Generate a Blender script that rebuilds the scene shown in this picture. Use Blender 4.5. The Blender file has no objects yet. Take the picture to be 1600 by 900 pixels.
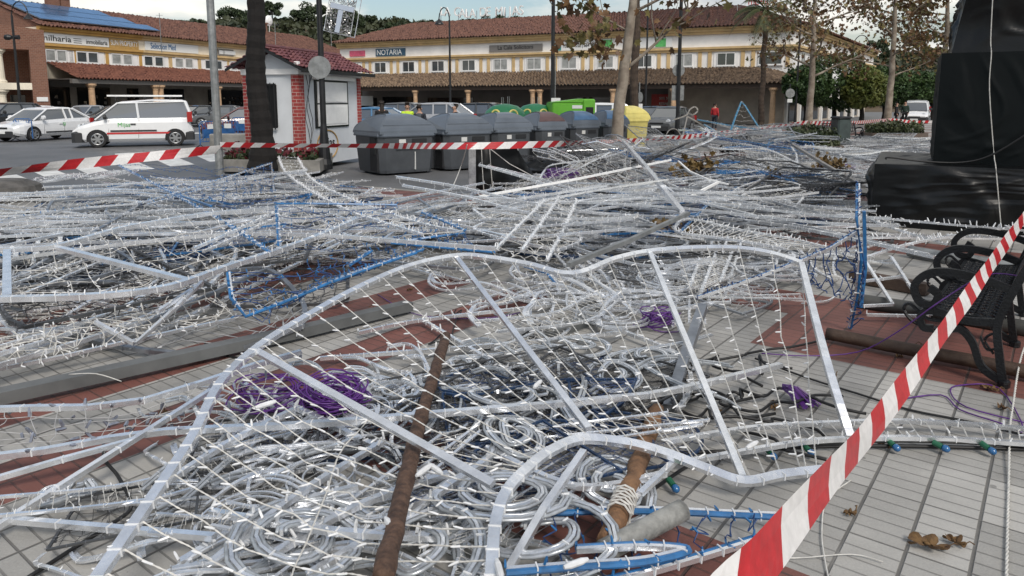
import bpy, math, random
import numpy as np
from mathutils import Vector, Matrix, noise
random.seed(7)
R = math.radians
SC = bpy.context.scene
COL = SC.collection

# ------------------------------------------------------------------ camera, sky, sun, exposure
FPX, CX, CY, CAMH, PITCH = 1110.0, 800.0, 314.0, 1.65, R(8)
cam_data = bpy.data.cameras.new('camera')
cam = bpy.data.objects.new('camera', cam_data); COL.objects.link(cam)
cam.location = (0, 0, CAMH); cam.rotation_euler = (R(90) - PITCH, 0, 0)
cam_data.sensor_width = 36; cam_data.lens = 36 * FPX / 1600
cam_data.shift_y = -(450 - CY) / 1600
cam_data.clip_start = 0.05; cam_data.clip_end = 3000
SC.camera = cam
SC.view_settings.view_transform = 'Standard'; SC.view_settings.look = 'None'
SC.view_settings.gamma = 1; SC.view_settings.use_curve_mapping = False
SC.view_settings.exposure = 0.66
SC.cycles.use_denoising = True
SC.cycles.max_bounces = 6; SC.cycles.sample_clamp_indirect = 3; SC.cycles.sample_clamp_direct = 8; SC.cycles.transparent_max_bounces = 12
SUN_EL, SUN_AZ = R(46), R(158)          # azimuth clockwise from +Y: low behind the camera
world = bpy.data.worlds.new('World'); SC.world = world; world.use_nodes = True
def make_world():
    nt = world.node_tree; n = nt.nodes; l = nt.links
    for x in list(n): n.remove(x)
    out = n.new('ShaderNodeOutputWorld'); bg = n.new('ShaderNodeBackground')
    sky = n.new('ShaderNodeTexSky'); sky.sky_type = 'NISHITA'; sky.sun_disc = False
    sky.sun_elevation = SUN_EL; sky.sun_rotation = SUN_AZ
    sky.air_density = 1.3; sky.dust_density = 2.0; sky.ozone_density = 2.0
    tc = n.new('ShaderNodeTexCoord'); mp = n.new('ShaderNodeMapping'); mp.inputs['Scale'].default_value = (1, 1, 3.2)
    mp.inputs['Location'].default_value = (0.35, 0.1, 0.25)
    nz = n.new('ShaderNodeTexNoise'); nz.inputs['Scale'].default_value = 2.6; nz.inputs['Detail'].default_value = 7; nz.inputs['Roughness'].default_value = .56
    rp = n.new('ShaderNodeValToRGB'); rp.color_ramp.elements[0].position = .45; rp.color_ramp.elements[1].position = .57
    nz2 = n.new('ShaderNodeTexNoise'); nz2.inputs['Scale'].default_value = 4.5; nz2.inputs['Detail'].default_value = 6
    cr = n.new('ShaderNodeValToRGB')
    cr.color_ramp.elements[0].position = .35; cr.color_ramp.elements[0].color = (4.3, 4.6, 4.9, 1)
    cr.color_ramp.elements[1].position = .62; cr.color_ramp.elements[1].color = (9.4, 9.0, 8.2, 1)
    mix = n.new('ShaderNodeMix'); mix.data_type = 'RGBA'
    l.new(tc.outputs['Generated'], mp.inputs['Vector']); l.new(mp.outputs[0], nz.inputs['Vector']); l.new(mp.outputs[0], nz2.inputs['Vector'])
    l.new(nz.outputs['Fac'], rp.inputs['Fac']); l.new(nz2.outputs['Fac'], cr.inputs['Fac'])
    l.new(rp.outputs['Color'], mix.inputs['Factor']); l.new(sky.outputs['Color'], mix.inputs['A']); l.new(cr.outputs['Color'], mix.inputs['B'])
    l.new(mix.outputs['Result'], bg.inputs['Color']); bg.inputs['Strength'].default_value = 0.08
    l.new(bg.outputs[0], out.inputs['Surface'])
make_world()
sd = bpy.data.lights.new('sun', 'SUN'); sd.energy = 1.5; sd.angle = R(16); sd.color = (1, .94, .86)
sun = bpy.data.objects.new('sun', sd); COL.objects.link(sun)
sun.rotation_euler = (R(90) - SUN_EL, 0, math.pi - SUN_AZ)

# ------------------------------------------------------------------ helpers
def at(px, py, z=0.0):                       # a pixel of the photograph -> world point at height z
    u = (px - CX) / FPX; v = (CY - py) / FPX
    d = (u, math.cos(PITCH) + v * math.sin(PITCH), -math.sin(PITCH) + v * math.cos(PITCH))
    t = (z - CAMH) / d[2]
    return Vector((d[0] * t, d[1] * t, z))
def dep(px, py, Y):                          # a pixel -> world point at distance Y
    u = (px - CX) / FPX; v = (CY - py) / FPX
    d = (u, math.cos(PITCH) + v * math.sin(PITCH), -math.sin(PITCH) + v * math.cos(PITCH))
    t = Y / d[1]
    return Vector((d[0] * t, Y, CAMH + d[2] * t))
ROAD = -0.12                                 # road level; the paved square is at 0

class MB:
    """collects pieces and links them as ONE mesh object"""
    def __init__(s, M=None): s.v = []; s.f = []; s.m = []; s.n = 0; s.M = M
    def add(s, V, F, m=0):
        V = np.asarray(V, dtype=float).reshape(-1, 3)
        if s.M is not None:
            A = np.array(s.M); V = V @ A[:3, :3].T + A[:3, 3]
        s.v.append(V); k = s.n
        s.f.extend([tuple(i + k for i in f) for f in F]); s.m.extend([m] * len(F)); s.n += len(V)
    def bx(s, x0, x1, y0, y1, z0, z1, m=0):
        s.add([(x0,y0,z0),(x1,y0,z0),(x1,y1,z0),(x0,y1,z0),(x0,y0,z1),(x1,y0,z1),(x1,y1,z1),(x0,y1,z1)],
              [(0,3,2,1),(4,5,6,7),(0,1,5,4),(1,2,6,5),(2,3,7,6),(3,0,4,7)], m)
    def bevbox(s, x0, x1, y0, y1, z0, z1, b, m=0):       # box with chamfered vertical and top edges
        def ring(x0, x1, y0, y1, z, b): return [(x0+b,y0,z),(x1-b,y0,z),(x1,y0+b,z),(x1,y1-b,z),(x1-b,y1,z),(x0+b,y1,z),(x0,y1-b,z),(x0,y0+b,z)]
        rs = [ring(x0,x1,y0,y1,z0,b), ring(x0,x1,y0,y1,z1-b,b), ring(x0+b,x1-b,y0+b,y1-b,z1,b*.6)]
        s.loft(rs, m)
    def loft(s, rings, m=0, cap=True, closed=True):
        n = len(rings[0]); V = [p for r in rings for p in r]; F = []
        for i in range(len(rings) - 1):
            for j in range(n if closed else n - 1):
                a = i*n + j; b = i*n + (j+1) % n
                F.append((a, b, b + n, a + n))
        if cap: F.append(tuple(range(n-1, -1, -1))); F.append(tuple(range((len(rings)-1)*n, len(rings)*n)))
        s.add(V, F, m)
    def quad(s, a, b, c, d, m=0): s.add([a, b, c, d], [(0,1,2,3)], m)
    def prism(s, poly, axis, a, b, m=0):                 # poly in the two other axes, extruded from a to b along axis
        def P(p, t):
            if axis == 'y': return (p[0], t, p[1])
            if axis == 'x': return (t, p[0], p[1])
            return (p[0], p[1], t)
        s.loft([[P(p, a) for p in poly], [P(p, b) for p in poly]], m)
    def tube(s, P, r, n=6, m=0, closed=False, w=None, up=(0,0,1), cap=True, ph=None):
        """round tube (w None, r may be a list) or flat bar 2r high, 2w wide along polyline P"""
        P = np.asarray([tuple(p) for p in P], dtype=float); k = len(P)
        if k < 2: return
        if closed: T = np.roll(P, -1, 0) - np.roll(P, 1, 0)
        else: T = np.gradient(P, axis=0)
        T /= (np.linalg.norm(T, axis=1, keepdims=True) + 1e-9)
        U = np.tile(np.array(up, dtype=float), (k, 1))
        bad = np.abs((T * U).sum(1)) > .95
        U[bad] = np.array((0.3, 1, 0.05)) / 1.045
        S = np.cross(T, U); S /= (np.linalg.norm(S, axis=1, keepdims=True) + 1e-9)
        N = np.cross(S, T)
        if w is not None: n = 4; ang = np.array([.25, .75, 1.25, 1.75]) * math.pi; q = math.sqrt(2); ca = np.cos(ang)*q; sa = np.sin(ang)*q; rs = np.full(k, w); rn = np.full(k, r if np.isscalar(r) else r[0])
        else:
            ang = np.arange(n) * 2 * math.pi / n + (ph or 0); ca = np.cos(ang); sa = np.sin(ang); rs = rn = (np.full(k, r) if np.isscalar(r) else np.asarray(r, float))
        V = P[:, None, :] + ca[None, :, None] * (S * rs[:, None])[:, None, :] + sa[None, :, None] * (N * rn[:, None])[:, None, :]
        F = []
        for i in range(k if closed else k - 1):
            i2 = (i + 1) % k
            for j in range(n):
                j2 = (j + 1) % n; F.append((i*n + j, i*n + j2, i2*n + j2, i2*n + j))
        if cap and not closed: F.append(tuple(range(n-1, -1, -1))); F.append(tuple(range((k-1)*n, k*n)))
        s.add(V.reshape(-1, 3), F, m)
    def lathe(s, prof, c=(0,0,0), n=16, m=0, axis='z'):
        rings = []
        for r, z in prof:
            ring = []
            for j in range(n):
                a = 2*math.pi*j/n; x, y = r*math.cos(a), r*math.sin(a)
                p = (x, y, z) if axis == 'z' else ((x, z, y) if axis == 'y' else (z, x, y))
                ring.append((c[0]+p[0], c[1]+p[1], c[2]+p[2]))
            rings.append(ring)
        s.loft(rings, m)
    def stubs(s, P, D, L, r, m=0):                       # many little three-sided pegs
        P = np.asarray(P, float); D = np.asarray(D, float); k = len(P)
        if k == 0: return
        D = D / (np.linalg.norm(D, axis=1, keepdims=True) + 1e-9)
        A = np.tile(np.array((.31, .17, .93)), (k, 1)); S = np.cross(D, A); S /= (np.linalg.norm(S, axis=1, keepdims=True) + 1e-9); N = np.cross(D, S)
        rings = []
        for t, q in ((0, 1), (L*.72, 1), (L, .5)):
            for j in range(4):
                a = j * math.pi / 2
                rings.append(P + D*t + (S*math.cos(a) + N*math.sin(a)) * r * q)
        V = np.stack(rings, 1).reshape(-1, 3); F = []
        for i in range(k):
            o = i*12
            for q in (0, 4):
                for j in range(4): F.append((o+q+j, o+q+(j+1)%4, o+q+4+(j+1)%4, o+q+4+j))
            F.append((o+8, o+9, o+10, o+11))
        s.add(V, F, m)
    def build(s, name, mats, parent=None, smooth=False, loc=None):
        me = bpy.data.meshes.new(name)
        V = np.concatenate(s.v) if s.v else np.zeros((0, 3))
        me.from_pydata(V.tolist(), [], s.f)
        if not isinstance(mats, (list, tuple)): mats = [mats]
        for mm in mats: me.materials.append(mm)
        if len(mats) > 1: me.polygons.foreach_set('material_index', s.m)
        if smooth: me.polygons.foreach_set('use_smooth', [True] * len(me.polygons))
        me.update()
        o = bpy.data.objects.new(name, me); COL.objects.link(o)
        if parent is not None: o.parent = parent
        if loc is not None: o.location = loc
        return o

def tag(o, label=None, cat=None, group=None, kind=None):
    if label: o['label'] = label
    if cat: o['category'] = cat
    if group: o['group'] = group
    if kind: o['kind'] = kind
    return o
def thing(name, label, cat, loc=(0,0,0), rz=0, group=None):
    o = bpy.data.objects.new(name, None); COL.objects.link(o); o.empty_display_size = .2
    o.location = loc; o.rotation_euler = (0, 0, rz)
    return tag(o, label, cat, group)
def copy_tree(o, parent=None):
    c = o.copy(); COL.objects.link(c)
    if parent is not None: c.parent = parent
    for ch in list(o.children): copy_tree(ch, c)
    return c
def text(parent, s, x, y, z, size, m, rz=0, depth=.01, align='CENTER', name='lettering', sx=1, maxw=None):
    cu = bpy.data.curves.new(name, 'FONT'); cu.body = s; cu.size = size; cu.extrude = depth; cu.align_x = align; cu.align_y = 'CENTER'
    cu.materials.append(m)
    o = bpy.data.objects.new(name, cu); COL.objects.link(o); o.parent = parent
    o.location = (x, y, z); o.rotation_euler = (R(90), 0, rz); o.scale = (sx, 1, 1)
    bpy.context.view_layer.update()
    me = bpy.data.meshes.new_from_object(o.evaluated_get(bpy.context.evaluated_depsgraph_get())); q = bpy.data.objects.new(name, me); COL.objects.link(q)
    q.parent = parent; q.location = o.location; q.rotation_euler = o.rotation_euler; q.scale = o.scale; bpy.data.objects.remove(o)
    if not me.materials: me.materials.append(m)
    if maxw:
        w_ = max(v.co.x for v in me.vertices) - min(v.co.x for v in me.vertices); q.scale.x = min(q.scale.x, maxw/w_)
    return q

# ------------------------------------------------------------------ materials
MATS = {}
def mat(name, col, rough=.6, metal=0.0, var=0.0, vscale=5.0, bump=0.0, bscale=40.0, spec=.5, col2=None, coat=0.0, trans=0.0, detail=4):
    if name in MATS: return MATS[name]
    m = bpy.data.materials.new(name); m.use_nodes = True; nt = m.node_tree; b = nt.nodes['Principled BSDF']
    b.inputs['Base Color'].default_value = (*col, 1); b.inputs['Roughness'].default_value = rough; b.inputs['Metallic'].default_value = metal
    b.inputs['Specular IOR Level'].default_value = spec
    if coat: b.inputs['Coat Weight'].default_value = coat; b.inputs['Coat Roughness'].default_value = .05
    if trans: b.inputs['Transmission Weight'].default_value = trans
    g = nt.nodes.new('ShaderNodeNewGeometry')
    if var or col2:
        nz = nt.nodes.new('ShaderNodeTexNoise'); nz.inputs['Scale'].default_value = vscale; nz.inputs['Detail'].default_value = detail; nz.inputs['Roughness'].default_value = .6
        rp = nt.nodes.new('ShaderNodeValToRGB')
        c2 = col2 or tuple(min(1, c * (1 + var)) for c in col); c1 = col if col2 else tuple(c * (1 - var) for c in col)
        rp.color_ramp.elements[0].position = .36; rp.color_ramp.elements[0].color = (*c1, 1)
        rp.color_ramp.elements[1].position = .64; rp.color_ramp.elements[1].color = (*c2, 1)
        nt.links.new(g.outputs['Position'], nz.inputs['Vector']); nt.links.new(nz.outputs['Fac'], rp.inputs['Fac']); nt.links.new(rp.outputs['Color'], b.inputs['Base Color'])
    if bump:
        n2 = nt.nodes.new('ShaderNodeTexNoise'); n2.inputs['Scale'].default_value = bscale; n2.inputs['Detail'].default_value = 4
        bp = nt.nodes.new('ShaderNodeBump'); bp.inputs['Strength'].default_value = bump; bp.inputs['Distance'].default_value = .02
        nt.links.new(g.outputs['Position'], n2.inputs['Vector']); nt.links.new(n2.outputs['Fac'], bp.inputs['Height']); nt.links.new(bp.outputs['Normal'], b.inputs['Normal'])
    MATS[name] = m
    return m
ALU = mat('aluminium', (.82,.84,.87), .27, .78, var=.12, vscale=9, bump=.06, bscale=30)
ALUD = mat('dull_aluminium', (.30,.32,.35), .4, .85, var=.25, vscale=6)
WPL = mat('white_plastic', (.66,.67,.68), .35, var=.1, vscale=20)
STR = mat('white_cord', (.52,.51,.48), .6, var=.15, vscale=30)
CLR = mat('clear_tube', (.36,.385,.41), .22, .3, var=.25, vscale=20, spec=.9)
BLU = mat('blue_rope_light', (.02,.13,.32), .3, var=.3, vscale=12, spec=.6)
BSTR = mat('blue_cord', (.015,.05,.16), .5, var=.3, vscale=12)
BLK = mat('black_rubber', (.006,.006,.0065), .5)
BLKM = mat('black_painted_metal', (.015,.016,.018), .42, .2, var=.2)
PUR = mat('purple_cable', (.09,.022,.18), .42, var=.2, vscale=20)
WHITE = mat('white_paint', (.84,.84,.83), .5, var=.04)
RUST = mat('rusty_steel', (.05,.028,.02), .75, .2, bump=.5, bscale=50, col2=(.13,.075,.05), vscale=22)
WOOD = mat('weathered_log', (.12,.065,.035), .8, bump=.6, bscale=40, col2=(.24,.13,.065), vscale=9)
GREYST = mat('galvanised_steel', (.27,.28,.28), .5, .55, var=.2, vscale=7)
# ------------------------------------------------------------------ ground, paving, road
def nodes_of(m): return m.node_tree, m.node_tree.nodes, m.node_tree.links
def paving_material():
    m = bpy.data.materials.new('ribbed_paving'); m.use_nodes = True; nt, N, L = nodes_of(m); b = N['Principled BSDF']
    g = N.new('ShaderNodeNewGeometry'); sp = N.new('ShaderNodeSeparateXYZ')
    L.new(g.outputs['Position'], sp.inputs[0])
    def M(op, a, c=None, clamp=False):
        n = N.new('ShaderNodeMath'); n.operation = op; n.use_clamp = clamp
        for i, x in enumerate((a, c)):
            if x is None: continue
            if isinstance(x, (int, float)): n.inputs[i].default_value = x
            else: L.new(x, n.inputs[i])
        return n.outputs[0]
    X, Y = sp.outputs[0], sp.outputs[1]
    u = M('ADD', M('MULTIPLY', X, .609), M('MULTIPLY', Y, .793)); v = M('SUBTRACT', M('MULTIPLY', X, .793), M('MULTIPLY', Y, .609))
    def band(c, lo, hi): return M('MULTIPLY', M('GREATER_THAN', c, lo), M('LESS_THAN', c, hi))
    red = None
    for (lo, hi) in ((-4.57, -4.15), (-3.73, -3.33), (-6.2, -5.4), (-8.6, -7.8)):
        r = M('MULTIPLY', band(v, lo, hi), M('LESS_THAN', u, 4.85)); red = r if red is None else M('MAXIMUM', red, r)
    for q in (M('MULTIPLY', band(u, 4.74, 6.3), M('GREATER_THAN', v, -1.57)), M('MULTIPLY', band(u, 2.02, 2.45), M('GREATER_THAN', v, -3.2)),
              M('MULTIPLY', band(M('MODULO', u, 4.3), 0.0, 0.85), M('GREATER_THAN', u, 8.0)), M('MULTIPLY', band(M('MODULO', M('ADD', v, 43.0), 4.3), 0.0, 0.6), M('GREATER_THAN', u, 6.6)),
              M('MULTIPLY', band(v, -2.4, -1.57), band(u, 5.6, 6.3))):
        red = M('MAXIMUM', red, q)
    def edge(c, per, off, w):       # 1 at a joint
        t = M('MODULO', M('ADD', c, per * 200 - off), per); d = M('MINIMUM', t, M('SUBTRACT', per, t))
        mr = N.new('ShaderNodeMapRange'); mr.interpolation_type = 'SMOOTHSTEP'
        mr.inputs['From Min'].default_value = w * .45; mr.inputs['From Max'].default_value = w; mr.inputs['To Min'].default_value = 1; mr.inputs['To Max'].default_value = 0
        L.new(d, mr.inputs['Value']); return mr.outputs[0]
    j1 = edge(v, .2, .08, .0085); j2 = edge(u, .4, .01, .006); j3 = M('MULTIPLY', edge(u, .08, .01, .0055), .62)
    joint = M('MAXIMUM', M('MAXIMUM', j1, M('MULTIPLY', j2, .9)), j3)
    jn = N.new('ShaderNodeTexNoise'); jn.inputs['Scale'].default_value = 3.5; jn.inputs['Detail'].default_value = 3; L.new(g.outputs['Position'], jn.inputs['Vector'])
    joint = M('MULTIPLY', joint, M('ADD', M('MULTIPLY', jn.outputs['Fac'], 1.3), .35, True), True)
    # per tile value
    cell = N.new('ShaderNodeCombineXYZ'); L.new(M('FLOOR', M('DIVIDE', M('SUBTRACT', v, .08), .2)), cell.inputs[0]); L.new(M('FLOOR', M('DIVIDE', M('SUBTRACT', u, .01), .4)), cell.inputs[1])
    wn = N.new('ShaderNodeTexWhiteNoise'); wn.noise_dimensions = '2D'; L.new(cell.outputs[0], wn.inputs['Vector'])
    nz = N.new('ShaderNodeTexNoise'); nz.inputs['Scale'].default_value = 1.9; nz.inputs['Detail'].default_value = 10; nz.inputs['Roughness'].default_value = .68; L.new(g.outputs['Position'], nz.inputs['Vector'])
    nf = N.new('ShaderNodeTexNoise'); nf.inputs['Scale'].default_value = 120; nf.inputs['Detail'].default_value = 3; L.new(g.outputs['Position'], nf.inputs['Vector'])
    gain = M('ADD', M('ADD', M('MULTIPLY', wn.outputs['Value'], .5), M('MULTIPLY', nz.outputs['Fac'], 1.0)), M('MULTIPLY', nf.outputs['Fac'], .5))
    gain = M('ADD', M('MULTIPLY', gain, .85), .27)
    def mixc(f, a, c):
        n = N.new('ShaderNodeMix'); n.data_type = 'RGBA'
        for s_, x in (('Factor', f), ('A', a), ('B', c)):
            if isinstance(x, tuple): n.inputs[s_].default_value = (*x, 1)
            else: L.new(x, n.inputs[s_])
        return n.outputs['Result']
    vo = N.new('ShaderNodeTexVoronoi'); vo.inputs['Scale'].default_value = 5.5; L.new(g.outputs['Position'], vo.inputs['Vector'])
    st = N.new('ShaderNodeTexNoise'); st.inputs['Scale'].default_value = .7; st.inputs['Detail'].default_value = 9; st.inputs['Roughness'].default_value = .72; L.new(g.outputs['Position'], st.inputs['Vector'])
    spots = M('MULTIPLY', M('LESS_THAN', vo.outputs['Distance'], M('MULTIPLY', nz.outputs['Fac'], .13)), .45)
    gain = M('MULTIPLY', M('SUBTRACT', gain, M('MULTIPLY', M('SUBTRACT', st.outputs['Fac'], .5, True), 1.6)), M('SUBTRACT', 1.06, spots))
    base = mixc(red, (.275, .268, .252), (.135, .054, .043))
    vm = N.new('ShaderNodeVectorMath'); vm.operation = 'SCALE'; L.new(base, vm.inputs[0]); L.new(gain, vm.inputs['Scale'])
    fin = mixc(M('MULTIPLY', joint, .74), vm.outputs[0], (.04, .037, .033)); L.new(fin, b.inputs['Base Color'])
    b.inputs['Roughness'].default_value = .62; b.inputs['Specular IOR Level'].default_value = .45
    bp = N.new('ShaderNodeBump'); bp.inputs['Strength'].default_value = .8; bp.inputs['Distance'].default_value = .006
    h = M('ADD', M('SUBTRACT', 1.0, joint), M('MULTIPLY', nf.outputs['Fac'], .25)); L.new(h, bp.inputs['Height']); L.new(bp.outputs['Normal'], b.inputs['Normal'])
    return m
ASPH = mat('asphalt', (.085,.087,.09), .55, bump=.25, bscale=90, col2=(.13,.13,.132), vscale=.55, detail=8)
KERB = mat('kerb_stone', (.24,.23,.21), .75, var=.25, vscale=3, bump=.2)
ZEBRA = mat('road_paint', (.62,.62,.60), .6, var=.2, vscale=4)
PAVE = paving_material()

g = MB(); S = 1500
ns = 12; xs = np.linspace(-S, S, ns)
g.add([(x, y, ROAD) for y in xs for x in xs], [(j*ns+i, j*ns+i+1, (j+1)*ns+i+1, (j+1)*ns+i) for j in range(ns-1) for i in range(ns-1)])
tag(g.build('ground', ASPH), kind='structure')
# the paved square: outline on the ground, kerb round it
sq = [at(p, q)[:2] for p, q in ((-500, 345), (-120, 322), (0, 318), (36, 308), (110, 296), (300, 284), (420, 283), (560, 292), (690, 303), (770, 301), (850, 274), (940, 256), (1010, 240), (1075, 222), (1160, 208), (1290, 197), (1420, 189.5))]
sq = [tuple(p) for p in sq]
far = sq[-1]
outline = [(-14, -8), ] + sq + [(far[0] + 20, far[1] + 4), (60, 30), (60, -8)]
m_ = MB(); k = len(outline)
m_.add([(x, y, 0) for x, y in outline], [tuple(range(k))[::-1]])
tag(m_.build('pavement', PAVE), kind='structure')
kb = MB()
for a, b in zip(outline[:-3], outline[1:-3]):
    a = Vector((*a, 0)); b = Vector((*b, 0)); d = b - a; nseg = max(1, int(d.length / 1.0)); t = d.normalized(); nrm = Vector((-t.y, t.x, 0))
    for i in range(nseg):
        p = a + d * ((i + .006) / nseg); q = a + d * ((i + .994) / nseg)
        kb.loft([[p + nrm*.18 + Vector((0,0,ROAD-.05)), p + nrm*.165 + Vector((0,0,-.002)), p + nrm*.15 + Vector((0,0,.006)), p + Vector((0,0,.006)), p + Vector((0,0,ROAD-.05))],
                 [q + nrm*.18 + Vector((0,0,ROAD-.05)), q + nrm*.165 + Vector((0,0,-.002)), q + nrm*.15 + Vector((0,0,.006)), q + Vector((0,0,.006)), q + Vector((0,0,ROAD-.05))]])
tag(kb.build('kerb', KERB), kind='structure')
# zebra crossing and lane paint
z = MB()
def paint(pxs):
    V = [at(p, q, ROAD) + Vector((0, 0, .004)) for p, q in pxs]; z.add(V, [tuple(range(len(V)))])
for i in range(6):
    x0 = 18 + i * 62; y0 = 288 - i * 7
    paint([(x0, y0), (x0 + 38, y0 - 3), (x0 + 8, y0 - 15), (x0 - 27, y0 - 12)])
paint([(0, 205), (60, 203.5), (60, 205), (0, 206.6)]); paint([(180, 240), (318, 234), (318, 236), (180, 242.5)])
paint([(270, 208), (372, 206.5), (372, 208), (270, 209.6)]); paint([(640, 215), (1110, 206), (1110, 207), (640, 216.2)])
tag(z.build('road_marking', ZEBRA), kind='structure')
# far shopping street surface across the road and the pavement in front of the shops
SHOP = mat('shop_pavement', (.20,.15,.13), .7, var=.2, vscale=2)
# ------------------------------------------------------------------ buildings
CREAM = mat('cream_render', (.76,.69,.56), .85, var=.1, vscale=.8, bump=.1)
WREN = mat('white_render', (.80,.79,.77), .85, var=.07, vscale=.8, bump=.1)
GOLD = mat('ochre_trim', (.50,.30,.09), .8, var=.12, vscale=1.2)
OCHRE = mat('pale_ochre_trim', (.56,.40,.20), .8, var=.12, vscale=1.2)
TILE = mat('red_roof_tile', (.07,.031,.024), .8, bump=.3, bscale=8, col2=(.20,.095,.066), vscale=3.2, detail=9)
TILEB = mat('weathered_roof_tile', (.065,.042,.03), .85, bump=.3, bscale=8, col2=(.27,.19,.125), vscale=3.4, detail=9)
BRICKB = None
def brick_mat(name, c1, c2, mortar, scale, bw=.5, rh=.25):
    m = bpy.data.materials.new(name); m.use_nodes = True; nt = m.node_tree; b = nt.nodes['Principled BSDF']
    tc = nt.nodes.new('ShaderNodeTexCoord'); sp = nt.nodes.new('ShaderNodeSeparateXYZ'); cb = nt.nodes.new('ShaderNodeCombineXYZ'); ad = nt.nodes.new('ShaderNodeMath')
    br = nt.nodes.new('ShaderNodeTexBrick'); br.inputs['Scale'].default_value = scale; br.inputs['Color1'].default_value = (*c1, 1); br.inputs['Color2'].default_value = (*c2, 1); br.inputs['Mortar'].default_value = (*mortar, 1)
    br.inputs['Mortar Size'].default_value = .014; br.inputs['Brick Width'].default_value = bw; br.inputs['Row Height'].default_value = rh
    nt.links.new(tc.outputs['Object'], sp.inputs[0]); nt.links.new(sp.outputs[0], ad.inputs[0]); nt.links.new(sp.outputs[1], ad.inputs[1])
    nt.links.new(ad.outputs[0], cb.inputs[0]); nt.links.new(sp.outputs[2], cb.inputs[1]); nt.links.new(cb.outputs[0], br.inputs['Vector']); nt.links.new(br.outputs['Color'], b.inputs['Base Color'])
    b.inputs['Roughness'].default_value = .85
    return m
BRICK = brick_mat('brown_brick', (.16,.07,.045), (.21,.095,.06), (.26,.2,.16), 2.2)
REDBRICK = brick_mat('red_brick', (.33,.05,.045), (.27,.04,.04), (.5,.42,.38), 2.6, .52, .22)
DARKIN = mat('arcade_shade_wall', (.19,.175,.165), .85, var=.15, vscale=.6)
GLASS = mat('window_glass', (.05,.06,.065), .04, spec=.9, var=.3, vscale=.7)
SHOPG = mat('shop_glass', (.012,.014,.016), .06, spec=.6)
CURT = mat('window_curtain', (.30,.31,.30), .5, var=.25, vscale=2)
FRAMEW = mat('window_frame_white', (.7,.7,.69), .4)
STONE = mat('column_stone', (.50,.33,.20), .8, var=.15, vscale=4)
WOODD = mat('dark_beam', (.05,.032,.022), .7, var=.2)

def tile_roof(mb, a, b, c, d, pitch=.30, rows=9, m=0, amp=.085):
    """curved clay tiles: eave from a to b, ridge from d to c; columns run eave to ridge, rows overlap in steps"""
    a, b, c, d = (Vector(x) for x in (a, b, c, d))
    ncol = max(4, int((b - a).length / pitch)); sub = 4; nx = ncol * sub
    nrm = (b - a).cross(d - a).normalized()
    if nrm.z < 0: nrm = -nrm
    V = []; F = []; nr = 0
    for j in range(rows):
        for e in (0, 1):
            t = (j + e) / rows
            p, q = a.lerp(d, t), b.lerp(c, t); lift = .05 if e == 0 else .005
            for i in range(nx + 1):
                f = i / nx; w = math.sin(2 * math.pi * i / sub) ; h = amp * (w + .25 * math.sin(i * 12.9898 + j * 4.1))
                V.append(p.lerp(q, f) + nrm * (h + lift))
            nr += 1
    W = nx + 1
    for r in range(nr - 1):
        for i in range(nx): F.append((r*W+i, r*W+i+1, (r+1)*W+i+1, (r+1)*W+i))
    mb.add(V, F, m)

def window(parent, x, z, w, h, y=0.0, panes=2, curtain=False, mats=None, T=None, frame=.055, glass=None):
    f = MB(T)
    f.bx(x-w/2, x+w/2, y-.05, y+.02, z, z+frame); f.bx(x-w/2, x+w/2, y-.05, y+.02, z+h-frame, z+h)
    for i in range(panes + 1):
        c = x - w/2 + frame/2 + (w - frame) * i / panes; f.bx(c-frame/2, c+frame/2, y-.05, y+.02, z+frame+.001, z+h-frame-.001)
    f.bx(x-w/2-.06, x+w/2+.06, y-.10, y+.02, z-.07, z-.002)
    o = f.build('window', FRAMEW, parent)
    p = MB(T)
    for i in range(panes):
        x0 = x - w/2 + frame + (w - frame) * i / panes; x1 = x - w/2 + (w - frame) * (i+1) / panes
        p.bx(x0+.001, x1-.001, y-.012, y+.01, z+frame+.002, z+h-frame-.002)
    p.build('pane', glass or (CURT if curtain else GLASS), o)
    return o
def column(parent, x, y, z0, z1, r=.2, T=None, name='column', m=None):
    c = MB(T)
    c.lathe([(r*1.35, z0), (r*1.35, z0+.12), (r*1.05, z0+.2), (r, z0+.3), (r*.86, z1-.45), (r*.95, z1-.42), (r*.86, z1-.36), (r*1.2, z1-.2), (r*1.5, z1-.14), (r*1.5, z1)], (x, y, 0), 14)
    return c.build(name, m or STONE, parent, smooth=False)

# ---- right-hand commercial building: faces the square, its side wing runs back along the far street
AR = Vector((-17.1, 72, ROAD)); BR = Vector((21, 54, ROAD)); dR = BR - AR; LR = dR.length; angR = math.atan2(dR.y, dR.x)
rb = thing('commercial_building', 'long two storey building with ochre trim over a tiled arcade, NOTARIA sign at left', 'building', AR, angR)
wl = MB(); wl.bx(0, LR, .0, 16, 3.2, 7.55); wl.build('upper_wall', WREN, rb)
ENDR = 55.5 - math.degrees(angR)
TS = Matrix.Translation((LR, 0, 0)) @ Matrix.Rotation(R(ENDR), 4, 'Z')        # frame of the side wing
LS = 39
w2 = MB(TS); w2.bx(.02, LS, .02, 10, 3.2, 7.55); w2.build('side_wall', WREN, rb)
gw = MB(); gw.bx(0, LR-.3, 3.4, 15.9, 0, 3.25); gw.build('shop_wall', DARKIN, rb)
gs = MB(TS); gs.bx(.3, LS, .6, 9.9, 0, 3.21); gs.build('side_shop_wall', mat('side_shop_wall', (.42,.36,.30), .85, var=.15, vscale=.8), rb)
cn = MB()
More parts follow.
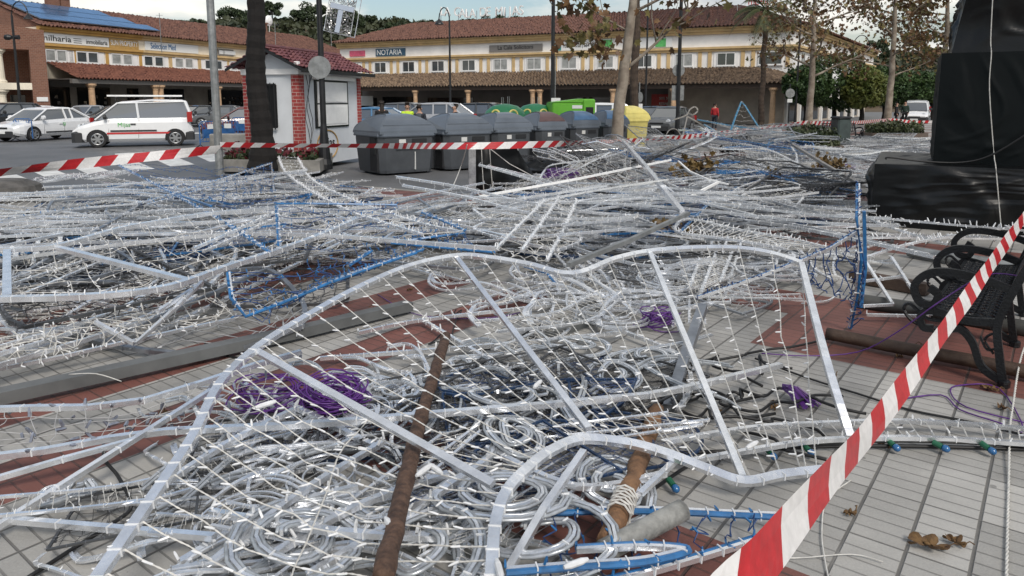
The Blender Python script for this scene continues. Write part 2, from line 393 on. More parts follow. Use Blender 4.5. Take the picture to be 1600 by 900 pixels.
def cornice(mb, L, x0=-.2):
    mb.bx(x0, L+.25, -.22, .1, 6.92, 7.1); mb.bx(x0, L+.31, -.33, .1, 7.103, 7.3); mb.bx(x0, L+.4, -.45, .1, 7.303, 7.42)
    mb.bx(x0, L+.2, -.16, .1, 5.6, 5.78); mb.bx(x0, L+.28, -.28, .1, 5.783, 5.95)
cornice(cn, LR); cn.build('cornice', OCHRE, rb)
cs = MB(TS); cornice(cs, LS, .3); cs.build('side_cornice', OCHRE, rb)
rf = MB(); tile_roof(rf, (-.5, -.75, 7.45), (LR+.6, -.75, 7.45), (LR-5, 7.0, 9.85), (4, 7.0, 9.85), rows=11)
tile_roof(rf, (LR-5, 7.0, 9.85), (4, 7.0, 9.85), (-.5, 15, 7.45), (LR+.6, 15, 7.45), rows=6, pitch=.5)
e = TS @ Vector((LS, -.75, 7.45)); e2 = TS @ Vector((LS, 8, 9.85)); e3 = TS @ Vector((.1, -.75, 7.45)); e4 = Vector((LR-5, 7, 9.85))
tile_roof(rf, e3, e, e2, e4, rows=11); rfo = rf.build('roof', TILE, rb)
bw = MB(); bw.add([(-.45,-.5,7.43),(4,7,9.75),(-.45,15,7.43)], [(0,1,2)]); bw.build('gable', CREAM, rb)
ar = MB(); tile_roof(ar, (-.3, -3.55, 3.05), (LR-.1, -3.55, 3.05), (LR-3.2, .0, 4.35), (.2, .0, 4.35), rows=7)
tile_roof(ar, (LR-.1, -3.55, 3.05), (LR+.6, .3, 3.05), (LR-.2, .3, 4.1), (LR-3.2, 0, 4.35), rows=7); ar.build('arcade_roof', TILEB, rb)
bm_ = MB(); bm_.bx(-.1, LR-.3, -3.3, -3.0, 2.72, 3.0); bm_.bx(-.1, LR-.4, -3.0, 0, 2.98, 3.05); bm_.build('arcade_beam', WOODD, rb)
for x in (4.2, 10.8, 16.2, 22.3, 22.95, 29.2, 34.0, LR-1.0):
    column(rb, x, -3.15, 0, 2.72, .21)
wx = []
nW = 13; stp = LR / nW
for i in range(nW):
    c = (i + .5) * stp; wx.append(c)
    for s_ in (-1, 1): pl = MB(); pl.bx(c + s_*(stp/2 - .38) - .14, c + s_*(stp/2 - .38) + .14, -.075, .01, 4.33, 5.595); pl.build('pilaster_strip', OCHRE, rb)
for c in wx: pn = MB(); pn.bx(c-.92, c+.92, -.05, .01, 4.34, 5.5); pn.build('window_surround', WREN, rb)
for i, c in enumerate(wx): window(rb, c, 4.5 if i < nW-1 else 4.5, 1.35 if i < nW-1 else 1.7, .98, -.06, 2 if i < nW-1 else 1, curtain=i in (5, 6, 7, 8, 10))
for i in range(7):
    window(rb, 3 + i*5, 4.6, 1.3, .95, .0, 2, T=TS, curtain=bool(i % 2))
for i in range(9): sp_ = MB(TS); sp_.bx(.6 + i*4.2, .95 + i*4.2, .38, .62, 0, 3.2); sp_.build('shop_pier', WREN, rb)
for i in range(8): sg = MB(TS); sg.bx(1.4 + i*4.2, 4.3 + i*4.2, .56, .62, .2, 2.7); sg.build('shop_window', SHOPG, rb)
# wall signs
SIGNW = mat('sign_white', (.72,.73,.72), .5); SIGNB = mat('sign_navy', (.03,.08,.13), .5); SIGNG = mat('sign_grey', (.18,.17,.16), .5); PINK = mat('sign_pink', (.55,.10,.17), .5, var=.2, vscale=3)
LBLK = mat('letter_black', (.02,.02,.02), .6); LBLU = mat('letter_blue', (.03,.13,.30), .6); LRED = mat('letter_red', (.5,.03,.03), .6); LGOLD = mat('sign_gold', (.42,.26,.08), .5, var=.15)
GREENP = mat('sign_green', (.10,.42,.12), .5, var=.2, vscale=3); TEALP = mat('sign_teal', (.03,.22,.20), .5, var=.2, vscale=3)
def sign(parent, x0, x1, z0, z1, m, y=-.06, T=None, name='sign_board'):
    s_ = MB(T); s_.bx(x0, x1, y-.05, y+.04, z0, z1); return s_.build(name, m, parent)
def px_s(px, A, ang):                     # facade coordinate under a photograph column
    t = (px - CX) / FPX; d = Vector((math.cos(ang), math.sin(ang)))
    return (t * A.y - A.x) / (d.x - t * d.y)
def sR(px): return px_s(px, AR, angR)
s1 = sign(rb, sR(552), sR(575), 6.12, 6.66, PINK); s2 = sign(rb, sR(592), sR(637), 6.05, 6.75, SIGNB)
text(s2, 'NOTARIA', (sR(592)+sR(634))/2, -.13, 6.38, .72, SIGNW, maxw=(sR(634)-sR(594))*.95)
s3 = sign(rb, sR(766), sR(847), 6.1, 6.7, SIGNG); text(s3, 'La Cala Solicitors', (sR(766)+sR(847))/2, -.13, 6.45, .5, LBLK, maxw=(sR(845)-sR(768))*.7)
s4 = sign(rb, sR(866), sR(955), 6.02, 6.84, SIGNW); text(s4, '952 589 022 | 664 420 822', (sR(880)+sR(938))/2, -.13, 6.42, .42, LBLK, maxw=sR(939)-sR(879))
for a_, b_, m_ in ((867, 876, TEALP), (940, 954, GREENP)):
    q = MB(); q.bx(sR(a_), sR(b_), -.125, -.112, 6.05, 6.8); q.build('sign_panel', m_, s4)
s5 = sign(rb, sR(972), sR(1046), 6.05, 6.8, SIGNW)
for a_, b_, m_ in ((973, 980, LBLU), (1020, 1036, GREENP)):
    q = MB(); q.bx(sR(a_), sR(b_), -.125, -.112, 6.08, 6.75); q.build('sign_panel', m_, s5)
text(rb, 'M', wx[-1]-.3, -.14, 5.2, .45, SIGNW)
# shops under the arcade
sRw = sR
def sR(px): return px_s(px, Vector((AR.x + .427*3.3, AR.y + .904*3.3)), angR)
RED = mat('shop_red', (.42,.03,.025), .5, var=.2)
s6 = sign(rb, sR(1016), sR(1060), .75, 2.35, RED, y=3.3); 
for k_ in range(3): text(s6, ('50% 50%', 'REBAJAS', '70%')[k_], (sR(1016)+sR(1060))/2, 3.2, 2.0 - k_*.45, .3, SIGNW)
s7 = sign(rb, sR(1140), sR(1206), 1.72, 2.2, SIGNW, y=3.3)
q = MB(); q.bx(sR(1130), sR(1139), 3.2, 3.36, .2, 2.8); q.bx(sR(1207), sR(1213), 3.2, 3.36, .2, 2.8); q.build('sign_panel', RED, s7)
for a_, b_, z0_, z1_ in ((1139, 1206, .1, 2.15), (600, 650, .1, 2.2), (560, 590, .6, 2.1), (670, 740, .3, 2.1), (900, 960, .3, 2.1)): sh = MB(); sh.bx(sR(a_), sR(b_), 3.27, 3.42, z0_, min(z1_, 1.68 if a_ == 1139 else 9)); sh.build('shop_window', SHOPG, rb)
gd = MB(); random.seed(3)
for i in range(26):
    x = random.uniform(sR(1142), sR(1203)); zz = random.choice((.5, .95, 1.4)); gd.bx(x, x+random.uniform(.1,.35), 3.18, 3.245, zz-.2, zz-.2+random.uniform(.15,.32), random.choice((0,0,1,2)))
gd.build('shop_goods', [mat('goods_pale', (.45,.38,.3), .6), RED, GOLD], rb)
s8 = sign(rb, sR(566), sR(586), 1.3, 2.3, SIGNW, y=3.2, name='shop_poster')

# ---- left-hand commercial building, facade running away to the right
AL = Vector((-35.8, 55, ROAD)); dL = Vector((.407, .914)); angL = math.atan2(dL.y, dL.x); LL = 38
def sL(px, off=0.0): return px_s(px, AL + Vector((.914*off, -.407*off, 0)), angL)
lb = thing('commercial_building', 'two storey building with solar panels on its red tiled roof and a tiled arcade', 'building', AL, angL)
wl = MB(); wl.bx(0, LL, 0, 14, 3.5, 7.35); wl.build('upper_wall', CREAM, lb)
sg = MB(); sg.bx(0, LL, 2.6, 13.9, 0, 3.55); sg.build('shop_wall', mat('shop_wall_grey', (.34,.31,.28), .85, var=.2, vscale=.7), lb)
xb = sL(232)
for x0, x1, m_ in ((-.1, xb, GOLD), (xb+.004, LL, OCHRE)):
    cn = MB()
    cn.bx(x0, x1, -.2, .1, 7.0, 7.2); cn.bx(x0, x1, -.36, .1, 7.203, 7.4); cn.bx(x0, x1, -.15, .1, 5.75, 5.95); cn.bx(x0, x1, -.27, .1, 5.953, 6.15); cn.build('cornice', m_, lb)
rf = MB(); tile_roof(rf, (-.3, -.7, 7.4), (LL+.3, -.7, 7.4), (LL, 6.5, 9.9), (0, 6.5, 9.9), rows=11); tile_roof(rf, (LL, 6.5, 9.9), (0, 6.5, 9.9), (0, 14, 7.4), (LL, 14, 7.4), rows=5, pitch=.5)
rfo = rf.build('roof', TILE, lb)
gbl = MB(); gbl.add([(0,-.4,7.36),(0,6.5,9.85),(0,14,7.36),(.2,-.4,7.36),(.2,6.5,9.85),(.2,14,7.36)], [(0,1,2),(3,5,4)]); gbl.build('gable', BRICK, lb)
for px in (150, 166):
    c = MB(); x = sL(px)+1.5; c.bx(x-.4, x+.4, 5.7, 6.5, 9.4, 10.5); c.bx(x-.5, x+.5, 5.6, 6.6, 10.503, 10.62); c.bx(x-.3, x+.3, 5.8, 6.4, 10.62, 10.85); c.bx(x-.48, x+.48, 5.62, 6.58, 10.853, 10.96); c.build('chimney', BRICK, rfo)
c = MB(); x = 29.5; c.bx(x-.4, x+.4, 5.2, 6.0, 9.2, 10.6); c.bx(x-.5, x+.5, 5.1, 6.1, 10.6, 10.75); c.build('chimney', BRICK, rfo)
dsh = MB(); dsh.lathe([(.05, 0), (.4, .06), (.62, .2), (.64, .2), (.4, .03), (.05, -.05)], (31.5, 6.2, 11.2), 16, axis='y'); dsh.tube([(31.5, 6.4, 9.8), (31.5, 6.3, 11.2)], .04); dsh.build('satellite_dish', WHITE, rfo)
ar = MB(); tile_roof(ar, (.3, -3.6, 3.45), (LL, -3.6, 3.45), (LL, .0, 4.75), (.3, .0, 4.75), rows=7); ar.build('arcade_roof', mat('brown_roof_tile', (.10,.036,.025), .85, bump=.3, bscale=8, col2=(.21,.085,.055), vscale=2.2, detail=9), lb)
bm_ = MB(); bm_.bx(0, LL, -3.35, -3.05, 3.1, 3.4); bm_.bx(0, LL, -3.05, 0, 3.38, 3.44); bm_.build('arcade_beam', mat('arcade_beam_grey', (.16,.15,.14), .8), lb)
for px in (150, 249, 257, 346): column(lb, sL(px, 3.1), -3.15, 0, 3.1, .25)
for x in (1.0, 5.3, 9.6): pass
pairs = [(76, 107), (139, 156), (192, 209), (241, 257), (288, 303), (333, 348), (372, 384), (405, 416), (436, 445), (465, 473)]
for i, (a_, b_) in enumerate(pairs):
    xa, xc = sL(a_), sL(b_); mid = (xa + xc) / 2; hw = (xc - xa) / 2 + 1.0
    wn = MB(); wn.bx(max(.05, mid-hw), mid+hw, -.06, .01, 4.78, 5.7); wn.build('window_surround', WREN, lb)
    for x in (mid+hw+.12, mid+hw+1.0): tgt = MB(); tgt.bx(x, x+.3, -.08, .01, 4.76, 5.745); tgt.build('pilaster_strip', GOLD if i < 3 else OCHRE, lb)
    for x in (xa, xc):
        if i < 3 and x < .6: x = .75
        window(lb, x, 4.8, .95, .92, -.07, 1, curtain=(i % 2 == 0), frame=.09)
a1 = sign(lb, .2, sL(182), 6.2, 6.9, SIGNW); text(a1, 'nilharia', (sL(82)+sL(124))/2, -.13, 6.55, .62, LBLK, sx=1.3, maxw=sL(124)-sL(82)); text(a1, 'inmobiliaria', (sL(146)+sL(180))/2, -.13, 6.5, .5, LBLK, maxw=sL(180)-sL(148))
q = MB()
for i in range(3): q.bx(sL(128), sL(140), -.13, -.112, 6.33 + i*.16, 6.37 + i*.16)
q.build('lettering', LBLK, a1)
a2 = sign(lb, sL(183), sL(227), 6.17, 6.94, LGOLD); text(a2, 'SUN PROPERTY', (sL(184)+sL(226))/2, -.13, 6.58, .62, SIGNW, maxw=sL(226)-sL(185))
a3 = sign(lb, sL(237), sL(318), 6.2, 6.95, SIGNW); text(a3, 'Selection Med', (sL(245)+sL(284))/2, -.13, 6.58, .72, LBLU, maxw=sL(284)-sL(246))
a4 = sign(lb, sL(348), sL(372), 6.2, 6.85, SIGNG)
for i in range(4):
    q = MB(); x = sL(350 + i*5.5); q.bx(x, x+.7, -.13, -.112, 6.35, 6.7); q.build('sign_panel', SIGNW, a4)
# solar panels: an array resting on the slope
slope = math.atan2(2.5, 7.2)
SOL = mat('solar_cell', (.10,.20,.36), .12, .3, var=.15, vscale=.5, spec=.9)
for i in range(3):
    sp0 = thing('solar_panel_row', ('lowest', 'middle', 'uppermost')[i] + ' row of blue solar panels on the red tiled roof', 'solar panel', AL, angL, 'solar panel rows on the roof')
    y0 = .2 + i*1.75; TT = Matrix.Translation((0, y0, 7.4 + (y0+.7)*math.tan(slope) + .28)) @ Matrix.Rotation(slope, 4, 'X')
    q = MB(TT); fr = MB(TT); x1 = 11.5 - i*1.2
    n_ = int(x1 / 1.05)
    for k_ in range(n_): q.bx(.4 + k_*1.06, .4 + k_*1.06 + 1.03, 0, 1.68, .0, .03)
    fr.bx(.35, .4 + n_*1.06, -.02, 1.70, -.06, -.003)
    q.build('panel', SOL, sp0); fr.build('rail_frame', ALUD, sp0)
# shopfronts
gd = MB()
for a_, b_ in ((86, 116), (128, 178), (205, 222), (262, 292), (330, 384)):
    x0, x1 = sL(a_, -2.6), sL(b_, -2.6)
    sh = MB(); sh.bx(x0, x1, 2.5, 2.62, .2, 2.9); sh.build('shop_window', SHOPG, lb)
    for i in range(int((x1-x0)*6)):
        x = random.uniform(x0, x1-.3); zz = random.choice((.5, 1.0, 1.5, 2.0)); gd.bx(x, x+random.uniform(.08,.25), 2.44, 2.495, zz, zz+random.uniform(.1,.3), random.choice((0,0,1,2)))
gd.build('shop_goods', [MATS['goods_pale'], SIGNG, WOODD], lb)
q = MB(); q.bx(sL(86,-2.6), sL(178,-2.6), 2.45, 2.52, 2.95, 3.4); q.build('shop_fascia', SIGNG, lb)

# ---- brick corner block with a balcony at the far left
PB = dep(78, 158, 50); bk = thing('brick_building', 'brown brick block with pale columns and a shaded balcony beside the shops', 'building', (PB.x, PB.y, ROAD), R(36))
w = MB(); w.bx(-.95, 0, 0, 8, 0, 6.6); w.bx(-16, -.95, 0, 8, 5.25, 6.6); w.bx(-16, -.95, 3.2, 8, 0, 5.25)
w.prism([(-16, 6.6), (0, 6.6), (-3.5, 7.0), (-9, 7.6), (-16, 7.6)], 'y', 0, 8); w.build('brick_wall', BRICK, bk)
w = MB(); w.bx(-16, -.95, -.02, 3.2, 2.55, 3.0); w.build('balcony_slab', CREAM, bk)
for x in (-2.7, -6.2): column(bk, x, .45, 0, 2.55, .3, m=CREAM); column(bk, x, .45, 3.0, 5.25, .3, m=CREAM)
for a_ in ((-15, -4.6, 3.1, 3.2, .2, 2.3), (-15, -3.6, 3.1, 3.2, 3.1, 4.9), (-2.2, -1.3, 3.12, 3.2, .3, 2.2)): w = MB(); w.bx(*a_); w.build('shop_window', SHOPG, bk)
w = MB(); w.bx(-.75, -.1, -.06, .0, 1.75, 2.05); w.build('wall_plate', SIGNW, bk)

# ---- kiosk
KC = at(471, 262, 0); dk = Vector((.25, .97)); ak = math.atan2(dk.y, dk.x); W_, L_ = 1.5, 3.3
KR = mat('kiosk_render', (.64,.67,.70), .8, var=.05, vscale=2)
ki = thing('kiosk', 'small white kiosk with red brick corners and a shuttered hatch', 'kiosk', KC, ak)      # local x along the hatch side, y away to the left
w = MB(); w.bx(0, L_, 0, W_, 0, 2.45); w.prism([(0, 2.45), (W_, 2.45), (W_/2, 2.84)], 'x', 0.02, L_-.02); w.build('wall', KR, ki)
for (x, y) in ((0, 0), (L_, 0), (0, W_)):
    w = MB(); w.bx(x-.16 if x else -.035, x+.035 if x else .22, y-.035 if not y else W_-.12, .17 if not y else W_+.035, 0, 2.3); w.build('brick_corner', REDBRICK, ki)
w = MB(); w.bx(-.06, L_+.06, -.06, W_+.06, 2.302, 2.44); w.build('eaves_band', WHITE, ki)
w = MB(); o_ = .32
for s_ in (0, 1):
    ye = -o_ if s_ == 0 else W_+o_; zr, ze = 2.95, 2.45 - .02
    tile_roof(w, (-o_, ye, ze), (L_+o_, ye, ze), (L_+o_, W_/2, zr), (-o_, W_/2, zr), rows=6, pitch=.2, amp=.03)
w.tube([(-o_, W_/2, zr+.04), (L_+o_, W_/2, zr+.04)], .06); w.build('roof', mat('kiosk_roof_tile', (.11,.035,.045), .6, col2=(.20,.075,.075), vscale=4, bump=.2), ki)
w = MB(); w.quad((-o_,-o_,2.36),(-o_,W_/2,2.88),(-o_,W_/2,2.96),(-o_,-o_,2.44)); w.quad((-o_,W_+o_,2.36),(-o_,W_/2,2.88),(-o_,W_/2,2.96),(-o_,W_+o_,2.44))
w.bx(-o_-.02, L_+o_, -o_-.05, -o_+.02, 2.34, 2.43); w.build('fascia_board', BLKM, ki)
w = MB(); w.bx(.75, 2.55, -.03, .02, .95, 2.2); w.build('hatch_frame', BLKM, ki)
sh_ = MB(); sh_.bx(.85, 2.45, -.06, -.031, 1.0, 1.56); sh_.bx(.85, 2.45, -.05, -.031, 1.6, 2.15)
for zz in (1.05, 1.63): sh_.bx(.93, 2.37, -.072, -.0605, zz, zz+.45)
sh_.build('shutter', WHITE, ki)
w = MB(); w.bx(.6, 2.75, -.16, -.04, 2.2, 2.3); w.build('awning_box', WHITE, ki)
w = MB()
for i in range(5): w.bx(-.09, -.07, .62+i*.1, .64+i*.1, .95, 2.1)
w.bx(-.10, -.06, .58, 1.06, .98, 1.01); w.bx(-.10, -.06, .58, 1.06, 2.05, 2.08); w.bx(-.015, .005, .6, 1.04, 1.0, 2.05); w.build('window_grille', BLK, ki)
lg = MB(); lg.tube([(1.35+.55*math.cos(t*math.pi/16), -.012, .5+.38*math.sin(t*math.pi/16)) for t in range(32)], .02, 5, closed=True); lg.build('logo_ring', LGOLD, ki)
text(ki, 'Mijas', 1.35, -.012, .55, .38, LBLK, depth=.004)
fl = MB(); fl.bevbox(-.3, -.2, -.2, -.08, 2.5, 2.6, .01); fl.tube([(-.25, -.14, 2.5), (-.1, -.02, 2.4)], .015); fl.build('floodlight', WHITE, ki)
cb_ = MB()
for i in range(3): cb_.tube([(.3+.1*math.sin(t*1.3+i)+.03*i, -.05-.03*i, 2.3 - 2.2*t/8) for t in range(9)], .01, 4)
cb_.build('hanging_cable', BLK, ki)

# ---- big letters on the building roof
lt = thing('roof_letters', 'white LA CALA DE MIJAS letters standing on a frame above the red roof', 'sign', (0, 0, 0))
p0 = dep(688, 40, 78); p1 = dep(818, 40, 72); ang = math.atan2(p1.y-p0.y, p1.x-p0.x); lt.location = (p0.x, p0.y, 10.0); lt.rotation_euler = (0, 0, ang); Lw = (p1-p0).length
xs_ = np.linspace(.3, Lw-.3, 16)
for ch_, x, z_ in zip('LA CALA DE MIJAS', xs_, (1.0,.9,0,.8,.6,.55,.5,0,.55,.55,0,.45,.4,.4,.4,.4)):
    if ch_ != ' ': text(lt, ch_, x, 0, z_+.1, 1.3, WHITE, depth=.06, name='letter')
w = MB(); w.bx(0, Lw, .07, .11, -.6, -.55)
for x in np.arange(0, Lw, 1.2): w.bx(x, x+.05, .07, .11, -1.2, .9)
w.build('letter_frame', ALUD, lt)
# ------------------------------------------------------------------ hill, trees and plants
def hz(x, y):
    ridge = 19*math.exp(-((x+45)/75)**2) + 12*math.exp(-((x-105)/50)**2) + 5*math.exp(-((x-20)/40)**2) + 5*math.exp(-((x+120)/60)**2)
    t = min(1, max(0, (y-112)/62)); t = t*t*(3-2*t)
    return ROAD - .3 + ridge * t + 1.2*noise.noise(Vector((x*.03, y*.03, 1))) * t
HILL = mat('hill_scrub_ground', (.05,.045,.025), .9, col2=(.11,.075,.045), vscale=.06, detail=8)
h = MB(); gx = np.linspace(-260, 330, 60); gy = np.linspace(105, 330, 24)
h.add([(x, y, hz(x, y)) for y in gy for x in gx], [(j*60+i, j*60+i+1, (j+1)*60+i+1, (j+1)*60+i) for j in range(23) for i in range(59)])
tag(h.build('hill', HILL, smooth=True), kind='structure')
rng = np.random.default_rng(5)
def leaf_quads(mb, C, size, m=0, flat=0.0, aspect=.6):
    """small leaf-sized quads at centres C, any way up"""
    C = np.asarray(C, float); n = len(C)
    if n == 0: return
    A = rng.normal(size=(n, 3)); A /= np.linalg.norm(A, axis=1, keepdims=True)
    B = rng.normal(size=(n, 3)); B[:, 2] *= (1-flat); B = np.cross(A, B); B /= (np.linalg.norm(B, axis=1, keepdims=True)+1e-9)
    s = (size * rng.uniform(.6, 1.3, n))[:, None]
    V = np.stack([C - A*s, C + B*s*aspect, C + A*s, C - B*s*aspect], 1).reshape(-1, 3)
    mb.add(V, [(4*i, 4*i+1, 4*i+2, 4*i+3) for i in range(n)], m)
LOBES = [(0,-.5),(.18,-.3),(.5,-.28),(.36,-.02),(.55,.25),(.22,.22),(0,.6),(-.22,.22),(-.55,.25),(-.36,-.02),(-.5,-.28),(-.18,-.3)]
def lobed_leaves(mb, C, size, m=0):
    C = np.asarray(C, float); n = len(C)
    A = rng.normal(size=(n, 3)); A[:, 2] -= .9; A /= np.linalg.norm(A, axis=1, keepdims=True)      # tips droop
    B = np.cross(A, rng.normal(size=(n, 3))); B /= np.linalg.norm(B, axis=1, keepdims=True); N_ = np.cross(A, B)
    s = size * rng.uniform(.6, 1.25, n)
    L_ = np.array(LOBES)
    curl = (L_[:, 0]**2 * .5)[None, :, None]
    V = C[:, None, :] + (B[:, None, :]*L_[None, :, :1] + A[:, None, :]*L_[None, :, 1:] + N_[:, None, :]*curl) * s[:, None, None]
    mb.add(V.reshape(-1, 3), [tuple(range(12*i, 12*i+12)) for i in range(n)], m)
def leafmat(name, c1, c2, vs=1.2):
    m = mat(name, c1, .6, col2=c2, vscale=vs, detail=6); b = m.node_tree.nodes['Principled BSDF']
    b.inputs['Subsurface Weight'].default_value = 0
    return m
PINEM = leafmat('pine_needles', (.018,.032,.014), (.05,.075,.028), .5); SCRUB = leafmat('scrub_leaves', (.018,.028,.012), (.06,.068,.03), .12)
BARK = mat('grey_bark', (.16,.125,.095), .9, bump=.5, bscale=14, col2=(.30,.26,.21), vscale=3); BARKD = mat('dark_bark', (.007,.0055,.005), .9, bump=.8, bscale=9, var=.3)
PLANE1 = leafmat('plane_leaves_brown', (.07,.033,.014), (.16,.085,.03), 1.5); PLANE2 = leafmat('plane_leaves_green', (.075,.07,.02), (.16,.125,.035), 1.5)
ORNG = leafmat('citrus_leaves', (.018,.045,.012), (.055,.10,.022), 1.6); ORNGL = leafmat('citrus_leaves_light', (.06,.09,.015), (.14,.15,.03), 1.4)
# scrub on the hill: one mass
sc = MB(); pts = []
for i in range(5200):
    x = rng.uniform(-150, 190); y = rng.uniform(122, 196); r = rng.uniform(1, 2.6); z0 = hz(x, y)
    k = int(12 * r); P_ = rng.normal(size=(k, 3)); P_ /= np.linalg.norm(P_, axis=1, keepdims=True); P_ *= r * rng.uniform(.5, 1, (k, 1)); P_[:, 2] = np.abs(P_[:, 2]) * .8
    pts.append(P_ + np.array((x, y, z0)))
leaf_quads(sc, np.concatenate(pts), .75); tag(sc.build('hill_scrub', SCRUB), kind='stuff')
def pine(seed, hgt, spread, umbrella=True):
    r_ = random.Random(seed); root = thing('pine_tree', 'x', 'tree')
    t = MB(); lean = r_.uniform(-.4, .4); top = Vector((lean, 0, hgt*.72))
    t.tube([(0,0,-.5), (lean*.3, 0, hgt*.35), tuple(top)], [.32, .24, .14], 7)
    cl = []
    for i in range(8):
        a = r_.uniform(0, 6.28); q = r_.uniform(.3, 1)*spread; c = Vector((math.cos(a)*q + lean, math.sin(a)*q, hgt*(.74 + .2*r_.random()*(1 if umbrella else 1.4) - .12*q/spread)))
        t.tube([tuple(top*.85), tuple((top*.8+c)/2), tuple(c)], [.1, .07, .03], 5); cl.append((c, r_.uniform(.35, .6)*spread))
    t.build('trunk', BARKD, root)
    pts = []
    for c, r in cl:
        k = 260; P_ = rng.normal(size=(k, 3)); P_ /= np.linalg.norm(P_, axis=1, keepdims=True); P_ *= (r * rng.uniform(.35, 1, (k, 1))**.6); P_[:, 2] *= .8
        pts.append(P_ + np.array(tuple(c)))
    c_ = MB(); leaf_quads(c_, np.concatenate(pts), .32); c_.build('crown', PINEM, root)
    return root
protos = [pine(1, 7.5, 3.3), pine(2, 9.5, 3.6), pine(3, 6.2, 2.8), pine(5, 8.2, 2.2, False)]
used = set()
spots = [(402, 24, 160), (425, 20, 165), (447, 15, 170), (468, 14, 168), (490, 14, 172), (512, 13, 165), (535, 16, 160), (556, 18, 158), (575, 16, 165), (602, 14, 150), (617, 13, 155), (655, 20, 152), (672, 16, 150), (690, 18, 148), (704, 15, 152), (730, 28, 165), (762, 35, 170), (790, 34, 170), (812, 36, 175), (280, 28, 180), (306, 30, 180), (332, 33, 180), (358, 30, 178), (382, 28, 175), (1352, 75, 170), (1372, 62, 175), (1392, 70, 170), (1412, 72, 168), (1436, 75, 170), (1458, 72, 165), (520, 30, 140), (640, 34, 140), (590, 32, 142), (560, 34, 138), (455, 36, 140)]
for i, (px, py, Y) in enumerate(spots):
    k = (i * 7 + i // 3) % 4; p = dep(px, py, Y); src = protos[k]
    o = src if k not in used else copy_tree(src); used.add(k)
    o.location = (p.x, Y, hz(p.x, Y) - 1.6); o.rotation_euler = (0, 0, i*1.7); s_ = .72 + .16*math.sin(i*2.3); o.scale = (s_, s_, s_)
    o['label'] = ('broad umbrella pine on the wooded hill behind the roofs', 'tall open umbrella pine on the wooded hill behind the roofs', 'low spreading pine on the wooded hill behind the roofs', 'narrow dark pine on the wooded hill behind the roofs')[k]; o['group'] = ('broad', 'tall', 'low', 'narrow')[k] + ' pines on the hill'

def plane_tree(name, label, base, trunk_pts, radii, limbs, nleaf, lsize, mats, seed, lobed=True, spread=.55, depth=2):
    r_ = random.Random(seed); root = thing(name, label, 'tree', base)
    t = MB(); P_ = [Vector(p) - Vector(base) for p in trunk_pts]
    # densify trunk with slight wobble
    pts = []; rr = []
    for i in range(len(P_)-1):
        for k in range(6):
            f = k/6; q = P_[i].lerp(P_[i+1], f); q += Vector((noise.noise(q*2+Vector((seed,0,0))), noise.noise(q*2+Vector((0,seed,3))), 0))*.03
            pts.append(tuple(q)); rr.append(radii[i]*(1-f)+radii[i+1]*f)
    pts.append(tuple(P_[-1])); rr.append(radii[-1]); t.tube(pts, rr, 9)
    tips = []
    def grow(p, d, L, r, lev):
        n = 5; path = [p]; q = p.copy(); dd = d.copy()
        for i in range(n):
            dd = (dd + Vector((r_.uniform(-.3,.3), r_.uniform(-.3,.3), r_.uniform(-.12,.28)))*.6).normalized(); q = q + dd*L/n; path.append(q.copy())
            if lev > 0 and i >= 1:
                for _ in range(2 if r_.random() < .55 else 1):
                    nd = (dd + Vector((r_.uniform(-1,1), r_.uniform(-1,1), r_.uniform(-.45,.6)))).normalized(); grow(q.copy(), nd, L*r_.uniform(.4,.65), r*.45, lev-1)
            if lev == 0: tips.append(q.copy())
        t.tube([tuple(x) for x in path], [r*(1-.75*i/n) for i in range(n+1)], 6 if lev else 4)
    for (p, d, L, r) in limbs: grow(Vector(p)-Vector(base), Vector(d).normalized(), L, r, depth)
    tr = t.build('trunk', BARK, root, smooth=True)
    c_ = MB()
    idx = np.array([r_.randrange(len(tips)) for _ in range(nleaf)]); T_ = np.array([tuple(x) for x in tips])
    C = T_[idx] + rng.normal(size=(nleaf, 3))*spread*.35
    half = nleaf*3//5
    (lobed_leaves if lobed else leaf_quads)(c_, C[:half], lsize, 0); (lobed_leaves if lobed else leaf_quads)(c_, C[half:], lsize, 1)
    c_.build('crown', mats, root)
    return root
b0 = at(962, 246, 0); Yb = b0.y
def tp(px, py): return dep(px, py, Yb)
plane_tree('plane_tree', 'pale trunked plane tree with sparse browning leaves standing in front of the bins', tuple(b0),
    [b0, tp(966, 180), tp(974, 120), tp(982, 60), tp(990, 0), tp(996, -90)], [.20, .17, .155, .14, .12, .06],
    [(tp(975, 110), (1, -.1, .62), 3.0, .06), (tp(984, 50), (-.9, .2, .45), 2.0, .035), (tp(978, 80), (-1, -.2, .15), 1.3, .03), (tp(990, 0), (1, .3, .25), 3.0, .06), (tp(988, 20), (.9, -.6, .35), 2.8, .05), (tp(992, -40), (-.7, .3, .8), 2.6, .05), (tp(992, -50), (.5, .5, .8), 2.6, .05)],
    620, .27, [PLANE1, PLANE2], 11, depth=1, spread=.8)
